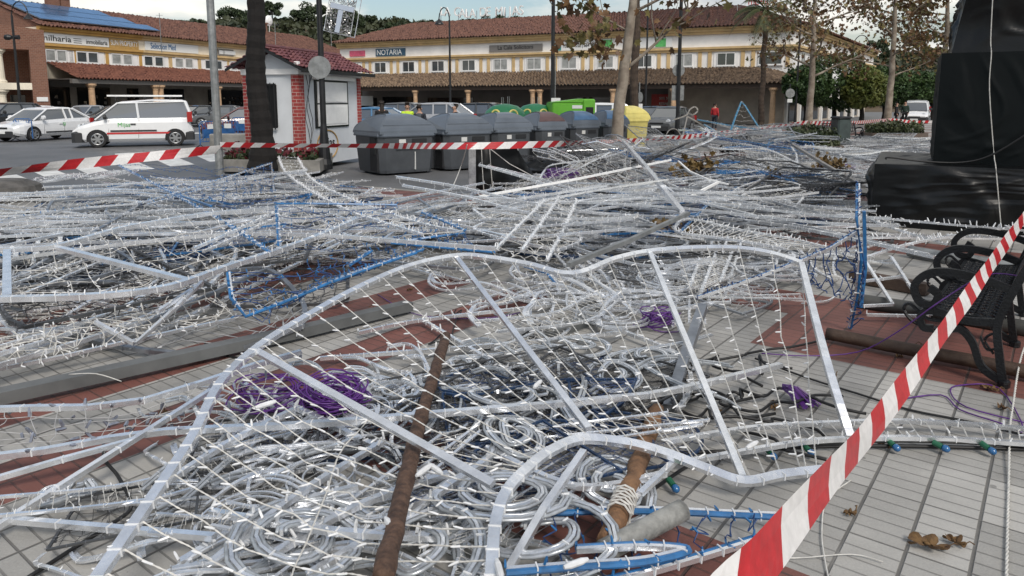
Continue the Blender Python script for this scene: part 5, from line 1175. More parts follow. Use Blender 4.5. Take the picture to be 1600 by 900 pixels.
# ---- traced frames of the left heap
NB = [BSTR, BLU]; RB = [BLU, WPL]
def fr2(label, rails, bars=(), nets=(), base=None, **k):
    r0 = pz(rails[0]) if rails else pz(bars[0]); b = base or Vector((r0[len(r0)//2].x, r0[len(r0)//2].y, 0))
    return frame(label, b, [pz(r) for r in rails], [pz(x) for x in bars], nets, **k)
r1 = [(-60,472,.42),(0,467,.42),(89,465,.43),(178,460,.44),(249,451,.44),(291,440,.45),(355,417,.46),(427,394,.48),(500,368,.5),(556,343,.52)]
r2 = [(-60,391,.5),(0,390,.5),(85,385,.52),(178,360,.54),(227,350,.55),(320,335,.56),(391,328,.56),(494,318,.55)]
fr2('long curved silver frame with one diagonal bar lying on top of the left heap', [r1, r2], [[(85,386,.51),(291,438,.45)], [(11,392,.5),(11,464,.42)]], between(pz(r1), pz(r2), 16, .1, .03, cross=3), hw=.028, hh=.017, tie=.14)
fr2('blue and white triangular frame with blue cords at the front edge of the left heap', [[(357,426,.5),(366,494,.30),(377,497,.28),(462,465,.33),(540,430,.4),(650,395,.45)]], [], between(pz([(357,426,.5),(366,494,.30)]), pz([(650,395,.45),(462,465,.33)]), 9, .05, .03), mats=RB, netmats=NB, hw=.011, hh=.011, smoothrail=False, rail_bulb=.05)
fr2('bright blue straight frame running down into the left heap from the tape', [[(178,255,.35),(265,300,.42),(341,341,.48),(419,392,.5)]], [[(265,300,.42),(330,322,.45)]], between(pz([(178,255,.35),(341,341,.48)]), pz([(424,262,.3),(437,340,.45)]), 12, .05, .05), mats=RB, netmats=NB, smoothrail=False, rail_bulb=.06)
fr2('white wedge frame with blue cords rising towards the flower bed', [[(0,345,.45),(120,325,.45),(220,318,.45),(330,285,.45),(424,255,.45)], [(230,320,.43),(330,292,.42),(427,281,.4)]], [[(424,255,.45),(428,300,.3)]], between(pz([(220,318,.45),(424,255,.45)]), pz([(230,320,.4),(428,300,.3)]), 12, .08, .04), netmats=NB, smoothrail=False)
lr1 = [(435,245,.35),(444,266,.38),(473,291,.42),(540,327,.48),(600,348,.5),(660,366,.5)]; lr2 = [(466,247,.35),(480,273,.38),(505,292,.42),(570,320,.48),(650,347,.5),(720,362,.5)]
def zig(A, B, n): A = resample(A, n); B = resample(B, n); return [[x for i in range(n) for x in ((A[i], B[i]) if i % 2 == 0 else (B[i], A[i]))]]
fr2('curved white ladder shaped frame climbing over the left heap below the lamp post', [lr1, lr2], [[(435,245,.35),(466,247,.35)]], zig(pz(lr1), pz(lr2), 18) + zig(pz(lr2), pz(lr1), 13), hw=.014, rail_bulb=.06, bl=.04)
fr2('narrow white double rail curving up through the middle of the left heap', [[(302,389,.5),(355,366,.52),(409,341,.54),(458,321,.55)], [(318,393,.47),(370,370,.49),(420,346,.5),(480,322,.5)]], [], [], rail_bulb=.06)
fr2('blue L shaped frame standing in the left heap', [[(432,322,.62),(434,350,.55),(437,388,.45)], [(432,318,.6),(500,318,.6),(620,320,.55)]], [], between(pz([(432,322,.6),(437,388,.45)]), pz([(620,322,.55),(600,370,.4)]), 8, .05, .04), mats=RB, netmats=NB, smoothrail=False, rail_bulb=.06)
fr2('white V shaped double frame on the front slope of the left heap', [[(316,440,.4),(265,490,.27),(213,536,.12)], [(246,487,.3),(316,442,.38)], [(149,503,.25),(210,537,.12)]], [], [], smoothrail=False, rail_bulb=.1)
fr2('long white bar frame lying in front of the left heap beside the timber', [[(-40,588,.10),(0,576,.10),(92,558,.10),(193,535,.12),(208,533,.12),(280,516,.14),(367,498,.16)]], [], between(pz([(-40,588,.1),(367,498,.16)]), pz([(-40,530,.25),(330,450,.3)]), 14, .03, .04, cross=3), rail_bulb=.12)
fr2('blue edged frame poking out at the far left above the paving', [[(-10,612,.05),(35,575,.18),(30,568,.2),(-20,590,.2)]], [], [], mats=[BLU, BLU], rail_bulb=.06, smoothrail=False)
for lab, cx_, cy_, s_ in (('left of the two silver scrolls lying by the kerb', 85, 280, 34), ('right of the two silver scrolls lying by the kerb', 165, 274, 36)):
    c = at(cx_, cy_, .25); rad = s_*c.y/FPX; r = [(c + Vector((rad*(1-t/22)*math.cos(t*.9), rad*1.6*(1-t/22)*math.sin(t*.9)*1.0, .01*math.sin(t)))) for t in range(20)]
    frame(lab, (c.x, c.y, 0), [r, [p + Vector((.05, .08, .02)) for p in r[:15]]], name='scroll_light', cat='scroll light', hw=.012, hh=.012, mats=[ALU, CLR], rail_bulb=.12)

# ---- near left frames on the paving
f1 = [(-30,640,.12),(0,637,.12),(116,637,.13),(196,634,.14),(300,604,.18),(352,584,.20),(400,570,.22),(470,550,.24)]; f2 = [(-30,716,.10),(0,711,.10),(87,702,.11),(202,679,.14),(289,671,.16),(400,668,.17),(500,662,.18),(687,646,.2),(860,632,.2),(1037,615,.2),(1220,570,.15)]
SMOKE = mat('smoky_bulb', (.20,.22,.27), .15, .1, var=.3, vscale=20)
fr2('long low silver frame with smoky bulbs lying across the paving at the left', [f1, f2], [], between(pz(f1), pz(f2[:6]), 13, .02, .02, cross=4), netmats=[mat('grey_cord', (.38,.38,.38), .5), SMOKE], sr=.002, bulb=.2, bl=.045, br=.008, hw=.016, hh=.013, rail_bulb=0, smoothrail=False, tie=.2)
fr2('straight silver bars forming a wedge on the bottom left paving', [[(-20,752,.06),(23,738,.07),(208,688,.15)], [(-20,833,.06),(0,819,.06),(205,690,.15),(330,610,.2)], [(12,812,.06),(180,826,.08),(335,839,.12)]], [], [], rail_bulb=0, hw=.013, hh=.011, smoothrail=False, tie=.22)
def spiral(c, r0, r1, turns, n=34, a0=0, flat=1.0, rise=0.0): return [Vector((c[0] + (r0+(r1-r0)*i/n)*math.cos(a0+turns*6.283*i/n), c[1] + flat*(r0+(r1-r0)*i/n)*math.sin(a0+turns*6.283*i/n), c[2] + rise*i/n)) for i in range(n+1)]
def scroll(label, c, r, turns, a0, tail=None, group=None, tilt=0.0):
    base = (c.x, c.y, 0); P_ = spiral((c.x, c.y, c.z), r, r*.18, turns, 40, a0, 1.0, .03)
    if tail: P_ = [Vector(p) for p in tail] + P_
    ra = a0*2.1; P_ = [Vector((c.x + (p.x-c.x)*(1+.3*math.cos(ra)) + .012*math.sin(i_*.7), c.y + (p.y-c.y)*(1+.3*math.sin(ra)), p.z + .18*math.sin(ra*1.7)*(p.x-c.x) + .012*math.sin(i_*.45+ra))) for i_, p in enumerate(P_)]
    rails = []; root = thing('scroll_light', label, 'scroll light', base, 0, group)
    P = np.array([tuple(p) for p in P_]) - np.array(base)
    T = np.gradient(P, axis=0); T /= np.linalg.norm(T, axis=1, keepdims=True)+1e-9; Nn = np.stack([-T[:,1], T[:,0], 0*T[:,0]], 1)
    q = MB(); q.tube(P, .010, w=.006); ties(q, P, .17, .013, .011, 1); q.build('strip', [ALU, WPL], root, smooth=False)
    q = MB(); q.tube(P + Nn*.015 + np.array((0,0,.004)), .0068, 7); q.build('rope_light', CLR, root, smooth=True)
    q = MB(); q.tube(P - Nn*.015 + np.array((0,0,.002)), .0068, 7); q.build('rope_light', CLR, root, smooth=True)
    return root
S_ = 'silver scrolls heaped in the foreground'
scs_all = [(795,622,.10,.20),(808,685,.13,.21),(790,775,.16,.23),(660,858,.14,.27),(897,540,.06,.26),(620,800,.18,.22),(470,850,.12,.25),(700,690,.12,.2),(560,700,.12,.22),(740,570,.06,.22),(905,640,.10,.22),(850,840,.10,.25),(960,760,.08,.25),(380,760,.10,.22),(560,600,.05,.22),(420,905,.10,.28),(960,590,.08,.24),(650,600,.07,.24),(730,860,.08,.28),(530,780,.10,.26),(300,860,.06,.22),(1010,560,.06,.24)]
scs = [q_ for i_, q_ in enumerate(scs_all) if i_ not in (5, 7, 8, 10, 13, 15, 17, 18, 19, 20)]
SL = ['silver scroll directly under the middle rib', 'tight silver scroll below the middle rib', 'wide silver scroll beside the curved lower rail', 'large silver scroll at the foot of the rusty pipe', 'silver scroll on the paving behind the heap, right of centre']
for i, (px, py, z, r) in enumerate(scs):
    c = at(px, py, z); a0 = i*1.3; d = Vector((math.cos(a0+.6), math.sin(a0+.6), 0))
    st_ = c + Vector((r*math.cos(a0), r*math.sin(a0), 0)); tg = Vector((math.sin(a0), -math.cos(a0), 0))
    tail = [st_ + tg*(r*2.2) + Vector((math.cos(a0), math.sin(a0), 0))*r*.5, st_ + tg*r*1.4 + Vector((math.cos(a0), math.sin(a0), 0))*r*.15, st_ + tg*r*.6]
    scroll(SL[i] if i < len(SL) else 'silver scroll tangled in the foreground heap under the arched panel', c, r, 1.5 + .5*(i % 3), a0, tail, S_)
c = at(120, 770, .03); scroll('silver S curve lying on the grey slabs at bottom left', c, .17, .9, 2.2, [c + Vector((-.16,-.1,0)), c + Vector((-.2,.02,0)), c+Vector((-.1,.1,0))])

# ---- frames on the right of the big panel
g1 = [(1070,722,.06),(1200,699,.07),(1280,688,.07),(1400,684,.06),(1500,687,.05),(1600,693,.05),(1680,700,.05)]; g2 = [(1040,690,.12),(1180,668,.10),(1300,661,.08),(1400,658,.07),(1500,662,.07),(1600,670,.07),(1680,676,.07)]
fr2('low white frame with a zigzag cord lying on the grey slabs below the bench', [g1, g2], [], zig(pz(g1), pz(g2), 26), hw=.012, hh=.01, rail_bulb=.1)
fr2('blue and silver hairpin frame at the bottom edge, right of the grey pipe', [[(860,800,.12),(1000,797,.10),(1229,807,.08)], [(1260,822,.05),(1205,835,.05),(1100,868,.06),(1000,896,.08),(850,930,.1)], [(790,893,.14),(900,884,.13),(1000,877,.12),(1062,864,.12),(1067,857,.12),(1000,853,.13),(900,858,.14)]], [], between(pz([(860,800,.12),(1229,807,.08)]), pz([(850,930,.1),(1205,835,.05)]), 10, .02, .03), mats=[BLU, WPL], netmats=[BSTR, BLU], rail_bulb=.12, hw=.013, hh=.012, tie=.1)
fr2('bright blue frame standing upright on the red paving in front of the black stack', [[(1341,288,1.03),(1341,330,.90),(1340,362,.76),(1345,420,.50),(1336,470,.24),(1327,513,.01)], [(1341,360,.76),(1300,386,.66),(1250,408,.58),(1165,440,.45),(1090,465,.35)]], [[(1350,330,.9),(1352,420,.48),(1345,480,.2)]], between(pz([(1341,362,.75),(1250,408,.58)]), pz([(1340,480,.2),(1262,440,.42)]), 9, .04, .03) + zig(pz([(1340,360,.76),(1327,513,.02)]), pz([(1352,420,.5),(1345,500,.1)]), 16), mats=[BLU, BLU], netmats=[BSTR, BSTR], rail_bulb=.035, hw=.012, hh=.012, sr=.004, smoothrail=False)
h1 = [(1352,340,.42),(1420,345,.42),(1500,352,.42),(1600,360,.42),(1660,366,.42)]; h2 = [(1352,372,.3),(1420,371,.3),(1575,373,.3)]; h3 = [(1345,405,.2),(1410,384,.28),(1480,370,.34),(1600,352,.42)]
fr2('long white spiked rails crossing in front of the wrapped platform', [h1, h2, h3, [(1352,340,.42),(1400,358,.36),(1480,382,.28)]], [], [], rail_bulb=.045, bl=.05, br=.006)
fr2('white open frame of thin bars lying on the red paving by the blue upright', [[(1350,405,.3),(1395,476,.10)], [(1393,402,.3),(1452,494,.06)], [(1354,492,.06),(1450,494,.06)], [(1350,478,.1),(1395,476,.1)], [(1345,440,.2),(1410,432,.2)]], [], [], rail_bulb=.2, hw=.011, smoothrail=False)
k1 = [(1290,386,.35),(1230,372,.36),(1150,358,.38),(1090,344,.4),(1066,344,.4),(1055,356,.38),(1064,364,.37),(1110,370,.35),(1180,380,.33),(1230,390,.3)]
fr2('white hairpin frame full of spiky bulbs behind the right of the arched panel', [k1], [], zig(pz(k1[:4]), pz(k1[::-1][:4][::-1][::-1]), 22), rail_bulb=.035, bl=.045)
fr2('three slanted spiky rails lying parallel in the middle of the heap', [[(770,394,.4),(812,352,.45),(854,311,.5)], [(815,392,.4),(845,350,.45),(873,309,.5)], [(855,407,.4),(880,360,.45),(902,312,.5)]], [], between(pz([(770,394,.4),(854,311,.5)]), pz([(855,407,.4),(902,312,.5)]), 12, .04, .03), rail_bulb=.05, bl=.04, smoothrail=False)
fr2('long straight white tube slanting across the middle heap in front of the bins', [[(749,307,.5),(900,280,.6),(1048,250,.65)]], [], [], rail_bulb=.2, hw=.015, hh=.014, smoothrail=False, mats=[WHITE, WPL])
fr2('silver frame bent over the top of the heap at the foot of the plane tree', [[(838,292,.3),(850,268,.5),(865,257,.62),(920,250,.68),(955,243,.72),(985,232,.8),(1005,217,.9)]], [[(983,231,.85),(975,262,.4)]], between(pz([(838,292,.3),(865,257,.62),(985,232,.8)]), pz([(860,300,.25),(1000,292,.25)]), 16, .1, .06, cross=4), hw=.014)
fr2('blue arrow frame with black cords in the middle of the heap', [[(612,380,.42),(690,387,.42),(770,394,.42)], [(612,379,.42),(660,372,.45),(725,364,.46)], [(660,332,.46),(700,348,.46),(726,360,.46)]], [], between(pz([(612,380,.42),(770,394,.42)]), pz([(660,332,.46),(726,360,.46)]), 8, .04, .04), mats=RB, netmats=[BSTR, BLU], rail_bulb=.06, smoothrail=False)
fr2('blue rimmed frame lying behind the left end of the arched panel', [[(520,440,.40),(580,418,.42),(660,390,.45)], [(545,415,.4),(580,392,.44)]], [], between(pz([(500,445,.4),(660,390,.45)]), pz([(480,410,.42),(620,370,.45)]), 9, .04, .03), mats=RB, netmats=[BSTR, BLU], rail_bulb=.06, smoothrail=False)
fr2('short bright blue rail under the crest of the arched panel', [[(820,416,.2),(850,424,.2),(878,438,.18),(870,444,.17)]], [], [], mats=[BLU, BLU], rail_bulb=.08, smoothrail=False)
# tall pieces by the street
def pzY(L_, Y): return [dep(x, y, Y + dy) for x, y, dy in L_]
cu1 = pzY([(1053,187,0),(1072,180,0),(1078,171,0),(1086,167,0),(1090,173,0),(1083,179,0),(1074,177,.1)], 25); cu2 = pzY([(1074,182,0),(1092,192,0),(1108,205,-.3),(1114,222,-1),(1106,240,-1.8)], 25)
frame('bare silver tube bent into a curl standing above the far heap', (cu1[0].x, 25, 0), [cu1, cu2], [pzY([(1074,182,0),(1062,235,-2)], 25)], [], rail_bulb=0, hw=.022, hh=.022, mats=[mat('tarnished_tube', (.33,.31,.28), .45, .6), WPL])
rg = pzY([(1052+12*math.cos(t), 218+17*math.sin(t), .1*math.cos(t)) for t in np.linspace(0, 6.2, 17)], 22)
frame('large silver ring standing on edge beside the plane tree trunk', (rg[0].x, 22, 0), [rg], [], [], rail_bulb=0, mats=[MATS['tarnished_tube'], WPL], hw=.012)
Ys = 24.0
st1 = pzY([(1142,203,-.1),(1150,180,0),(1159,157,.1),(1172,178,.1),(1188,203,.2)], Ys); st2 = pzY([(1090,187,1.0),(1140,196,.3),(1190,203,-.4),(1243,211,-1.0)], Ys); st3 = pzY([(1243,211,-1.0),(1210,222,-1.6),(1170,235,-2.2),(1140,218,-1),(1100,195,.6)], Ys)
frame('upright blue star frame with a tall point in front of the corner shop', (st1[0].x, st1[0].y, 0), [st1, st2, st3], [], between(st1[:3], st1[:1:-1], 7, .05, .03, f0=.05) + between(st2, st3[:4], 22, .08, .05, cross=4), mats=[mat('blue_grey_rail', (.07,.22,.36), .35), WPL], rail_bulb=.12, hw=.022, hh=.022, smoothrail=False)
w1 = pz([(1110,226,.35),(1150,224,.42),(1200,234,.40),(1250,258,.2)]); w2 = pz([(1180,268,.1),(1210,273,.1),(1235,264,.12),(1245,246,.3),(1238,232,.45)])
frame('white curved wing frame with fine netting beside the hedge planter', (w1[1].x, w1[1].y, 0), [w1, w2, pz([(1165,250,.3),(1200,264,.15),(1225,274,.1)])], [pz([(1244,240,.4),(1249,272,.05)])], between(w1, pz([(1160,278,.05),(1250,282,.05)]), 26, .06, .05, cross=5), rail_bulb=.1, hw=.02, hh=.016)
for i, (lab, P_) in enumerate((('grey square beam slanting over the far right heap', [(1238,226,.5),(1290,258,.35),(1350,292,.1)]), ('grey square beam lying across the far right heap, lower end to the left', [(1136,312,.15),(1190,292,.25),(1240,273,.32)]), ('grey square beam pointing right from the same joint in the far right heap', [(1236,274,.32),(1290,281,.25),(1345,290,.2)]), ('broad pale beam leaning over the heap below the plane tree', [(975,222,.95),(1010,262,.7),(1066,332,.45)]), ('grey tube leaning down to the crest of the arched panel', [(1076,333,.5),(985,375,.5),(888,414,.45)]), ('white bent rail lying on top of the middle heap', [(1060,252,.6),(1078,268,.5),(1105,280,.45),(1138,288,.4)]), ('short white rail crossing the middle heap', [(1078,308,.35),(1100,296,.4),(1122,285,.45)]), ('thin white upright rail in the far right heap', [(1000,250,.75),(1030,285,.5),(1075,318,.3)]))):
    P = pz(P_); b = Vector((P[1].x, P[1].y, 0)); w_ = (.03,.03,.028,.028,.018,.012,.016,.014)[i]
    q = MB(); q.tube([tuple(p-b) for p in P], w_, w=w_); o = q.build('metal_beam' if i < 5 else 'metal_rail', (MATS['grey_beam'] if 'grey_beam' in MATS else mat('grey_beam', (.25,.24,.23), .6, .3, var=.2), ALUD, ALUD, ALU, GREYST, WHITE, WHITE, ALU)[i], None, loc=b); tag(o, lab, 'metal beam' if i < 5 else 'metal rail')
# ------------------------------------------------------------------ heaps: each wreck of a light figure is copied as a thing of its own
def wob(P, a=.03): return [Vector((p[0], p[1], p[2] + a*noise.noise(Vector((p[0]*1.7+a*90, p[1]*1.7, 3))))) for p in P]
def P_wing(mats, netm, seed):
    frng2 = np.random.default_rng(seed)
    t1 = wob([(-1.5,-.2,0),(-1.1,.35,.0),(-.5,.62,.0),(.0,.5,0),(.5,.66,0),(1.1,.45,0),(1.5,.1,0)], .12); t2 = wob([(-1.5,-.2,0),(-.8,-.5,0),(0,-.42,0),(.7,-.6,0),(1.3,-.35,0),(1.5,.1,0)], .12)
    return frame('x', (0,0,0), [t1, t2], [[t1[2], t2[1]], [t1[4], t2[3]]], between(t1, t2, 22, .02, .02, cross=6), mats=mats, netmats=netm, local=True, step=.05, bulb=.14, bl=.028, rail_bulb=.15, hw=.015, hh=.011)
def P_arch(mats, netm, seed):
    t1 = wob([(-1.7,-.3,0),(-1.0,.05,0),(-.2,.2,.0),(.6,.1,0),(1.7,-.35,0)], .14); t2 = wob([(-1.6,-.55,0),(-.9,-.22,0),(-.1,-.1,.0),(.7,-.2,0),(1.6,-.62,0)], .14)
    return frame('x', (0,0,0), [t1, t2], [], zig(t1, t2, 40) + between(t1, t2, 14, .02, .02), mats=mats, netmats=netm, local=True, step=.05, rail_bulb=.09, bl=.03, hw=.015, hh=.011)
def P_star(mats, netm, seed):
    P = [Vector(((1.0 if k % 2 == 0 else .42)*math.cos(k*math.pi/5), (1.0 if k % 2 == 0 else .42)*math.sin(k*math.pi/5), .06*math.sin(k*2.1))) for k in range(11)]
    nets = [[P[k], P[(k+4) % 10]] for k in range(10)] + [[P[k]*f for k in range(11)] for f in (.35, .6, .82)] + [[P[k], P[(k+3) % 10]] for k in range(10)]
    return frame('x', (0,0,0), [P], [], nets, mats=mats, netmats=netm, local=True, smoothrail=False, rail_bulb=.06)
def P_swirl(mats, netm, seed):
    a = spiral((-.5,0,0), .5, .1, 1.8, 30, 0); b = spiral((.55,.1,0), .42, .08, -1.9, 30, 3.0); c = [a[0], Vector((.2,-.45,.05)), Vector((1.2,-.5,.0)), Vector((1.6,-.2,.05))]
    return frame('x', (0,0,0), [wob(a), wob(b), c, [p+Vector((.03,.05,.02)) for p in a]], [], between(a[:12], b[:12], 10, .02, .02), mats=[ALU, CLR], netmats=netm, local=True, name='scroll_light', cat='scroll light', hw=.01, rail_bulb=.1)
def P_grid(mats, netm, seed):
    o_ = wob([(-1.3,-.5,0),(1.3,-.55,0),(1.2,.5,0),(-1.2,.55,0),(-1.3,-.5,0)], .2)
    A = [o_[0].lerp(o_[1], i/10) for i in range(11)]; B = [o_[3].lerp(o_[2], i/10) for i in range(11)]
    return frame('x', (0,0,0), [o_], [[o_[0].lerp(o_[1], .5), o_[3].lerp(o_[2], .5)]], between(A, B, 24, .04, .03, cross=9), mats=mats, netmats=netm, local=True, smoothrail=False, step=.05, bulb=.15, rail_bulb=.14)
def P_bars(mats, netm, seed):
    L_ = [[(-1.6,.0,0),(1.6,.1,.05)], [(-1.5,.12,.03),(1.4,.3,0)], [(-1.2,-.15,.05),(1.7,-.1,.02)]]
    return frame('x', (0,0,0), [[Vector(p) for p in l] for l in L_], [], between(L_[0], L_[1], 20, .02, .03) + zig(L_[0], L_[2], 22), mats=mats, netmats=netm, local=True, smoothrail=False, rail_bulb=.10, bl=.034, hw=.016)
def P_curl(mats, netm, seed):
    r_ = random.Random(seed); rails = []
    for k in range(5):
        x, y, a = r_.uniform(-1,0), r_.uniform(-.5,.5), r_.uniform(-.4,.4); c_ = r_.uniform(-.5,.5); P = []
        for i in range(12): P.append(Vector((x, y, .06*math.sin(i*.9+k)))); x += .2*math.cos(a); y += .2*math.sin(a); a += c_*.45 + (.5 if i > 8 else 0)*(1 if c_ > 0 else -1)
        rails += [P, [p + Vector((.03,.05,.01)) for p in P]] if k % 2 == 0 else [P]
    return frame('x', (0,0,0), rails, [], [], mats=mats, netmats=netm, local=True, hw=.016, hh=.010, rail_bulb=.22, tie=.2, bl=.035, br=.006, name='light_strip', cat='light strip')
def P_sweep(mats, netm, seed):
    r_ = random.Random(seed); h_ = r_.uniform(.35,.7); w_ = .42
    A = [Vector((x, h_*math.cos(x*.55+r_.uniform(-.1,.1)) + .12*math.sin(x*1.7), .08*math.sin(x*1.1+seed))) for x in np.linspace(-2.6, 2.6, 9)]
    B = [p + Vector((.1, -w_*(.6+.4*math.cos(p.x*.6)), .04)) for p in A]
    return frame('x', (0,0,0), [A, B], [[A[2], B[3]], [A[5], B[4]], [A[7], B[6]]], between(A, B, 20, .02, .02), mats=mats, netmats=netm, local=True, hw=.016, hh=.012, step=.06, rail_bulb=.2, bulb=.2, tie=.14)
WN = [STR, WPL]; GN = [mat('dark_grey_cord', (.30,.31,.32), .5), mat('grey_bulb', (.4,.42,.44), .3)]
BSC = 1.5
DKR = mat('shade_dark_rail', (.07,.072,.075), .5, .5, var=.3); DKC = mat('black_cord', (.02,.02,.022), .6); DKB = mat('shade_dark_bulb', (.12,.125,.14), .3)  # near-black rails and bulbs paint deep heap shade; black cords are wiring too
PROT = {'wing': P_wing([ALU, WPL], WN, 1), 'arch': P_arch([ALU, WPL], WN, 2), 'star': P_star(RB, NB, 3), 'swirl': P_swirl([ALU, CLR], GN, 4), 'grid': P_grid([ALUD, WPL], GN, 5), 'bars': P_bars([ALU, WPL], WN, 6), 'bluegrid': P_grid([BLU, WPL], [BSTR, BLU], 7), 'dullwing': P_wing([ALUD, ALUD], GN, 8), 'curl': P_curl([ALU, WPL], WN, 9), 'tubes': P_curl([CLR, WPL], GN, 13), 'loops': P_curl([ALU, WPL], GN, 17), 'shade_net': P_grid([DKR, DKB], [DKC, DKB], 21), 'navy_shade_net': P_wing([mat('navy_rail', (.02,.05,.12), .4, .3), DKB], [BSTR, mat('navy_bulb', (.05,.09,.2), .3)], 23), 'sweep': P_sweep([ALU, WPL], WN, 1), 'sweeptwo': P_sweep([ALU, WPL], GN, 5)}
BSC = 2.3
for k_, f_ in (('wing', lambda: P_wing([ALU, WPL], WN, 1)), ('arch', lambda: P_arch([ALU, WPL], WN, 2)), ('grid', lambda: P_grid([ALUD, WPL], GN, 5)), ('bars', lambda: P_bars([ALU, WPL], WN, 6)), ('dullwing', lambda: P_wing([ALUD, ALUD], GN, 8)), ('swirl', lambda: P_swirl([ALU, CLR], GN, 4))): PROT['far_'+k_] = f_()
BSC = 1.0
WORD = {'wing': 'white corded silver wing frame', 'arch': 'curved double rail frame', 'star': 'blue corded star frame', 'swirl': 'silver double scroll frame', 'grid': 'grey netted rectangular frame', 'bars': 'bundle of spiky white rails', 'bluegrid': 'blue netted rectangular frame', 'dullwing': 'dull grey netted wing frame', 'curl': 'bent silver strips', 'tubes': 'bent clear rope light tubes', 'loops': 'curled silver strips', 'shade_net': 'frame with black netting, added for shade', 'navy_shade_net': 'navy netted wing frame, added for shade', 'sweep': 'long sweeping silver arch with three ribs', 'sweeptwo': 'long sagging silver arch with ribs'}
first = set()
def inside(p, poly):
    c = False; n = len(poly)
    for i in range(n):
        a, b = poly[i], poly[(i+1) % n]
        if (a[1] > p[1]) != (b[1] > p[1]) and p[0] < (b[0]-a[0])*(p[1]-a[1])/(b[1]-a[1]) + a[0]: c = not c
    return c
def heap(where, poly_px, counts, zmax, seed, sc=(.8, 1.25), yaw=None, tilt=7, ylim=99, far=False, mass=None, zmin=.05):
    r_ = random.Random(seed); poly = [tuple(at(*p))[:2] for p in poly_px]; X = [p[0] for p in poly]; Y = [p[1] for p in poly]
    cx_, cy_ = sum(X)/len(X), sum(Y)/len(Y); rx, ry = (max(X)-min(X))/2, (max(Y)-min(Y))/2
    items = [k for k, n in counts.items() for _ in range(n)]; r_.shuffle(items)
    for i, k in enumerate(items):
        for _ in range(200):
            p = (r_.uniform(min(X), max(X)), r_.uniform(min(Y), min(max(Y), ylim)))
            if inside(p, poly): break
        kk = 'far_' + k if far and 'far_' + k in PROT else k; src = PROT[kk]
        o = src if kk not in first and mass is None else (copy_tree(src) if mass is None else src.copy())
        if mass is None: first.add(kk)
        e = max(0, 1 - ((p[0]-cx_)/rx)**2*.8 - ((p[1]-cy_)/ry)**2*.8); s_ = r_.uniform(*sc); t_ = R(r_.uniform(-tilt, tilt)); t2 = R(r_.uniform(-tilt, tilt))
        z = .05 + s_*1.2*abs(math.sin(t_)) + s_*.6*abs(math.sin(t2)); z = max(z*.75, zmin, zmax*e*(i+1)/len(items))
        o.location = (p[0], p[1], z); o.rotation_euler = (t2, t_, (R(r_.uniform(0, 360)) if yaw is None else R(yaw + r_.uniform(-35, 35) + (180 if r_.random() < .5 else 0)))); o.scale = (s_, s_, s_)
        if mass is not None:
            MM = Matrix.LocRotScale(o.location, o.rotation_euler, o.scale); mass.append((MM, [c.data for c in src.children])); bpy.data.objects.remove(o); continue
        o['label'] = WORD[k] + ' ' + where; o['group'] = k + ' frames ' + where
MASS = []
heap('at the bottom of the heap on the left', [(-60,535),(150,530),(330,462),(510,425),(540,360),(470,300),(250,315),(60,360),(-100,390)], dict(shade_net=20, navy_shade_net=11), .16, 41, tilt=2, zmin=.02)  # low understory of dark frames, added so their colour shades the heap interior
heap('at the bottom of the middle heap', [(560,405),(640,380),(900,400),(1080,380),(1070,325),(900,330),(740,365),(600,370)], dict(shade_net=14, navy_shade_net=6), .2, 42, tilt=2, zmin=.02)
heap('tangled in the heap on the left', [(-60,548),(150,540),(330,470),(520,430),(560,350),(470,282),(250,298),(60,345),(-100,375)], dict(wing=11, arch=15, star=2, swirl=6, grid=8, bars=11, bluegrid=5, dullwing=11), .30, 1, tilt=4)
heap('lying on top of the left heap', [(0,500),(250,470),(480,410),(540,340),(420,300),(200,320),(0,360)], dict(sweep=5, sweeptwo=4, arch=3), .38, 31, tilt=4, yaw=12, zmin=.26)
heap('in the middle of the heap, in front of the bins', [(520,420),(640,385),(900,410),(1090,385),(1080,310),(900,322),(740,362),(600,362),(500,345)], dict(wing=10, arch=13, star=2, swirl=6, grid=8, bars=10, bluegrid=3, dullwing=9), .40, 2, tilt=5, far=True)
heap('lying on top of the middle heap', [(580,412),(800,400),(1040,380),(1040,335),(840,360),(640,385)], dict(sweep=4, sweeptwo=4, arch=2), .5, 32, tilt=5, yaw=-10, zmin=.34)
heap('piled at the foot of the plane tree', [(840,305),(1060,310),(1090,265),(1010,250),(880,262)], dict(shade_net=6, wing=6, swirl=3, grid=6, bars=4, dullwing=5, bluegrid=1), 1.0, 3, tilt=20, sc=(.55, .95), far=True)
heap('spread between the plane tree and the wrapped platform', [(1070,380),(1290,395),(1275,320),(1240,265),(1090,262)], dict(shade_net=7, navy_shade_net=3, wing=9, arch=10, star=3, swirl=5, grid=6, bars=9, bluegrid=3, dullwing=6, sweep=4, sweeptwo=3), .34, 4, tilt=5, far=True)
heap('strewn around the buried bench', [(1040,262),(1260,262),(1245,222),(1100,214)], dict(wing=6, arch=4, star=3, swirl=4, grid=7, bars=4, bluegrid=3, dullwing=6, curl=5), .75, 5, tilt=9, far=True, mass=MASS)
heap('spread in front of the far bench and hedges', [(1230,268),(1352,300),(1352,262),(1460,262),(1470,224),(1400,216),(1330,228),(1290,246)], dict(wing=13, arch=8, swirl=5, grid=14, bars=8, dullwing=12), .18, 6, tilt=4, sc=(1.0, 1.5), far=True, mass=MASS)
heap('between the arched panel and the bench', [(830,500),(1010,520),(1200,445),(1300,425),(1290,400),(1150,390),(900,430)], dict(shade_net=3, arch=6, bars=6, swirl=4, grid=2, wing=3, dullwing=2, curl=5), .16, 7, tilt=4, sc=(.5,.85))
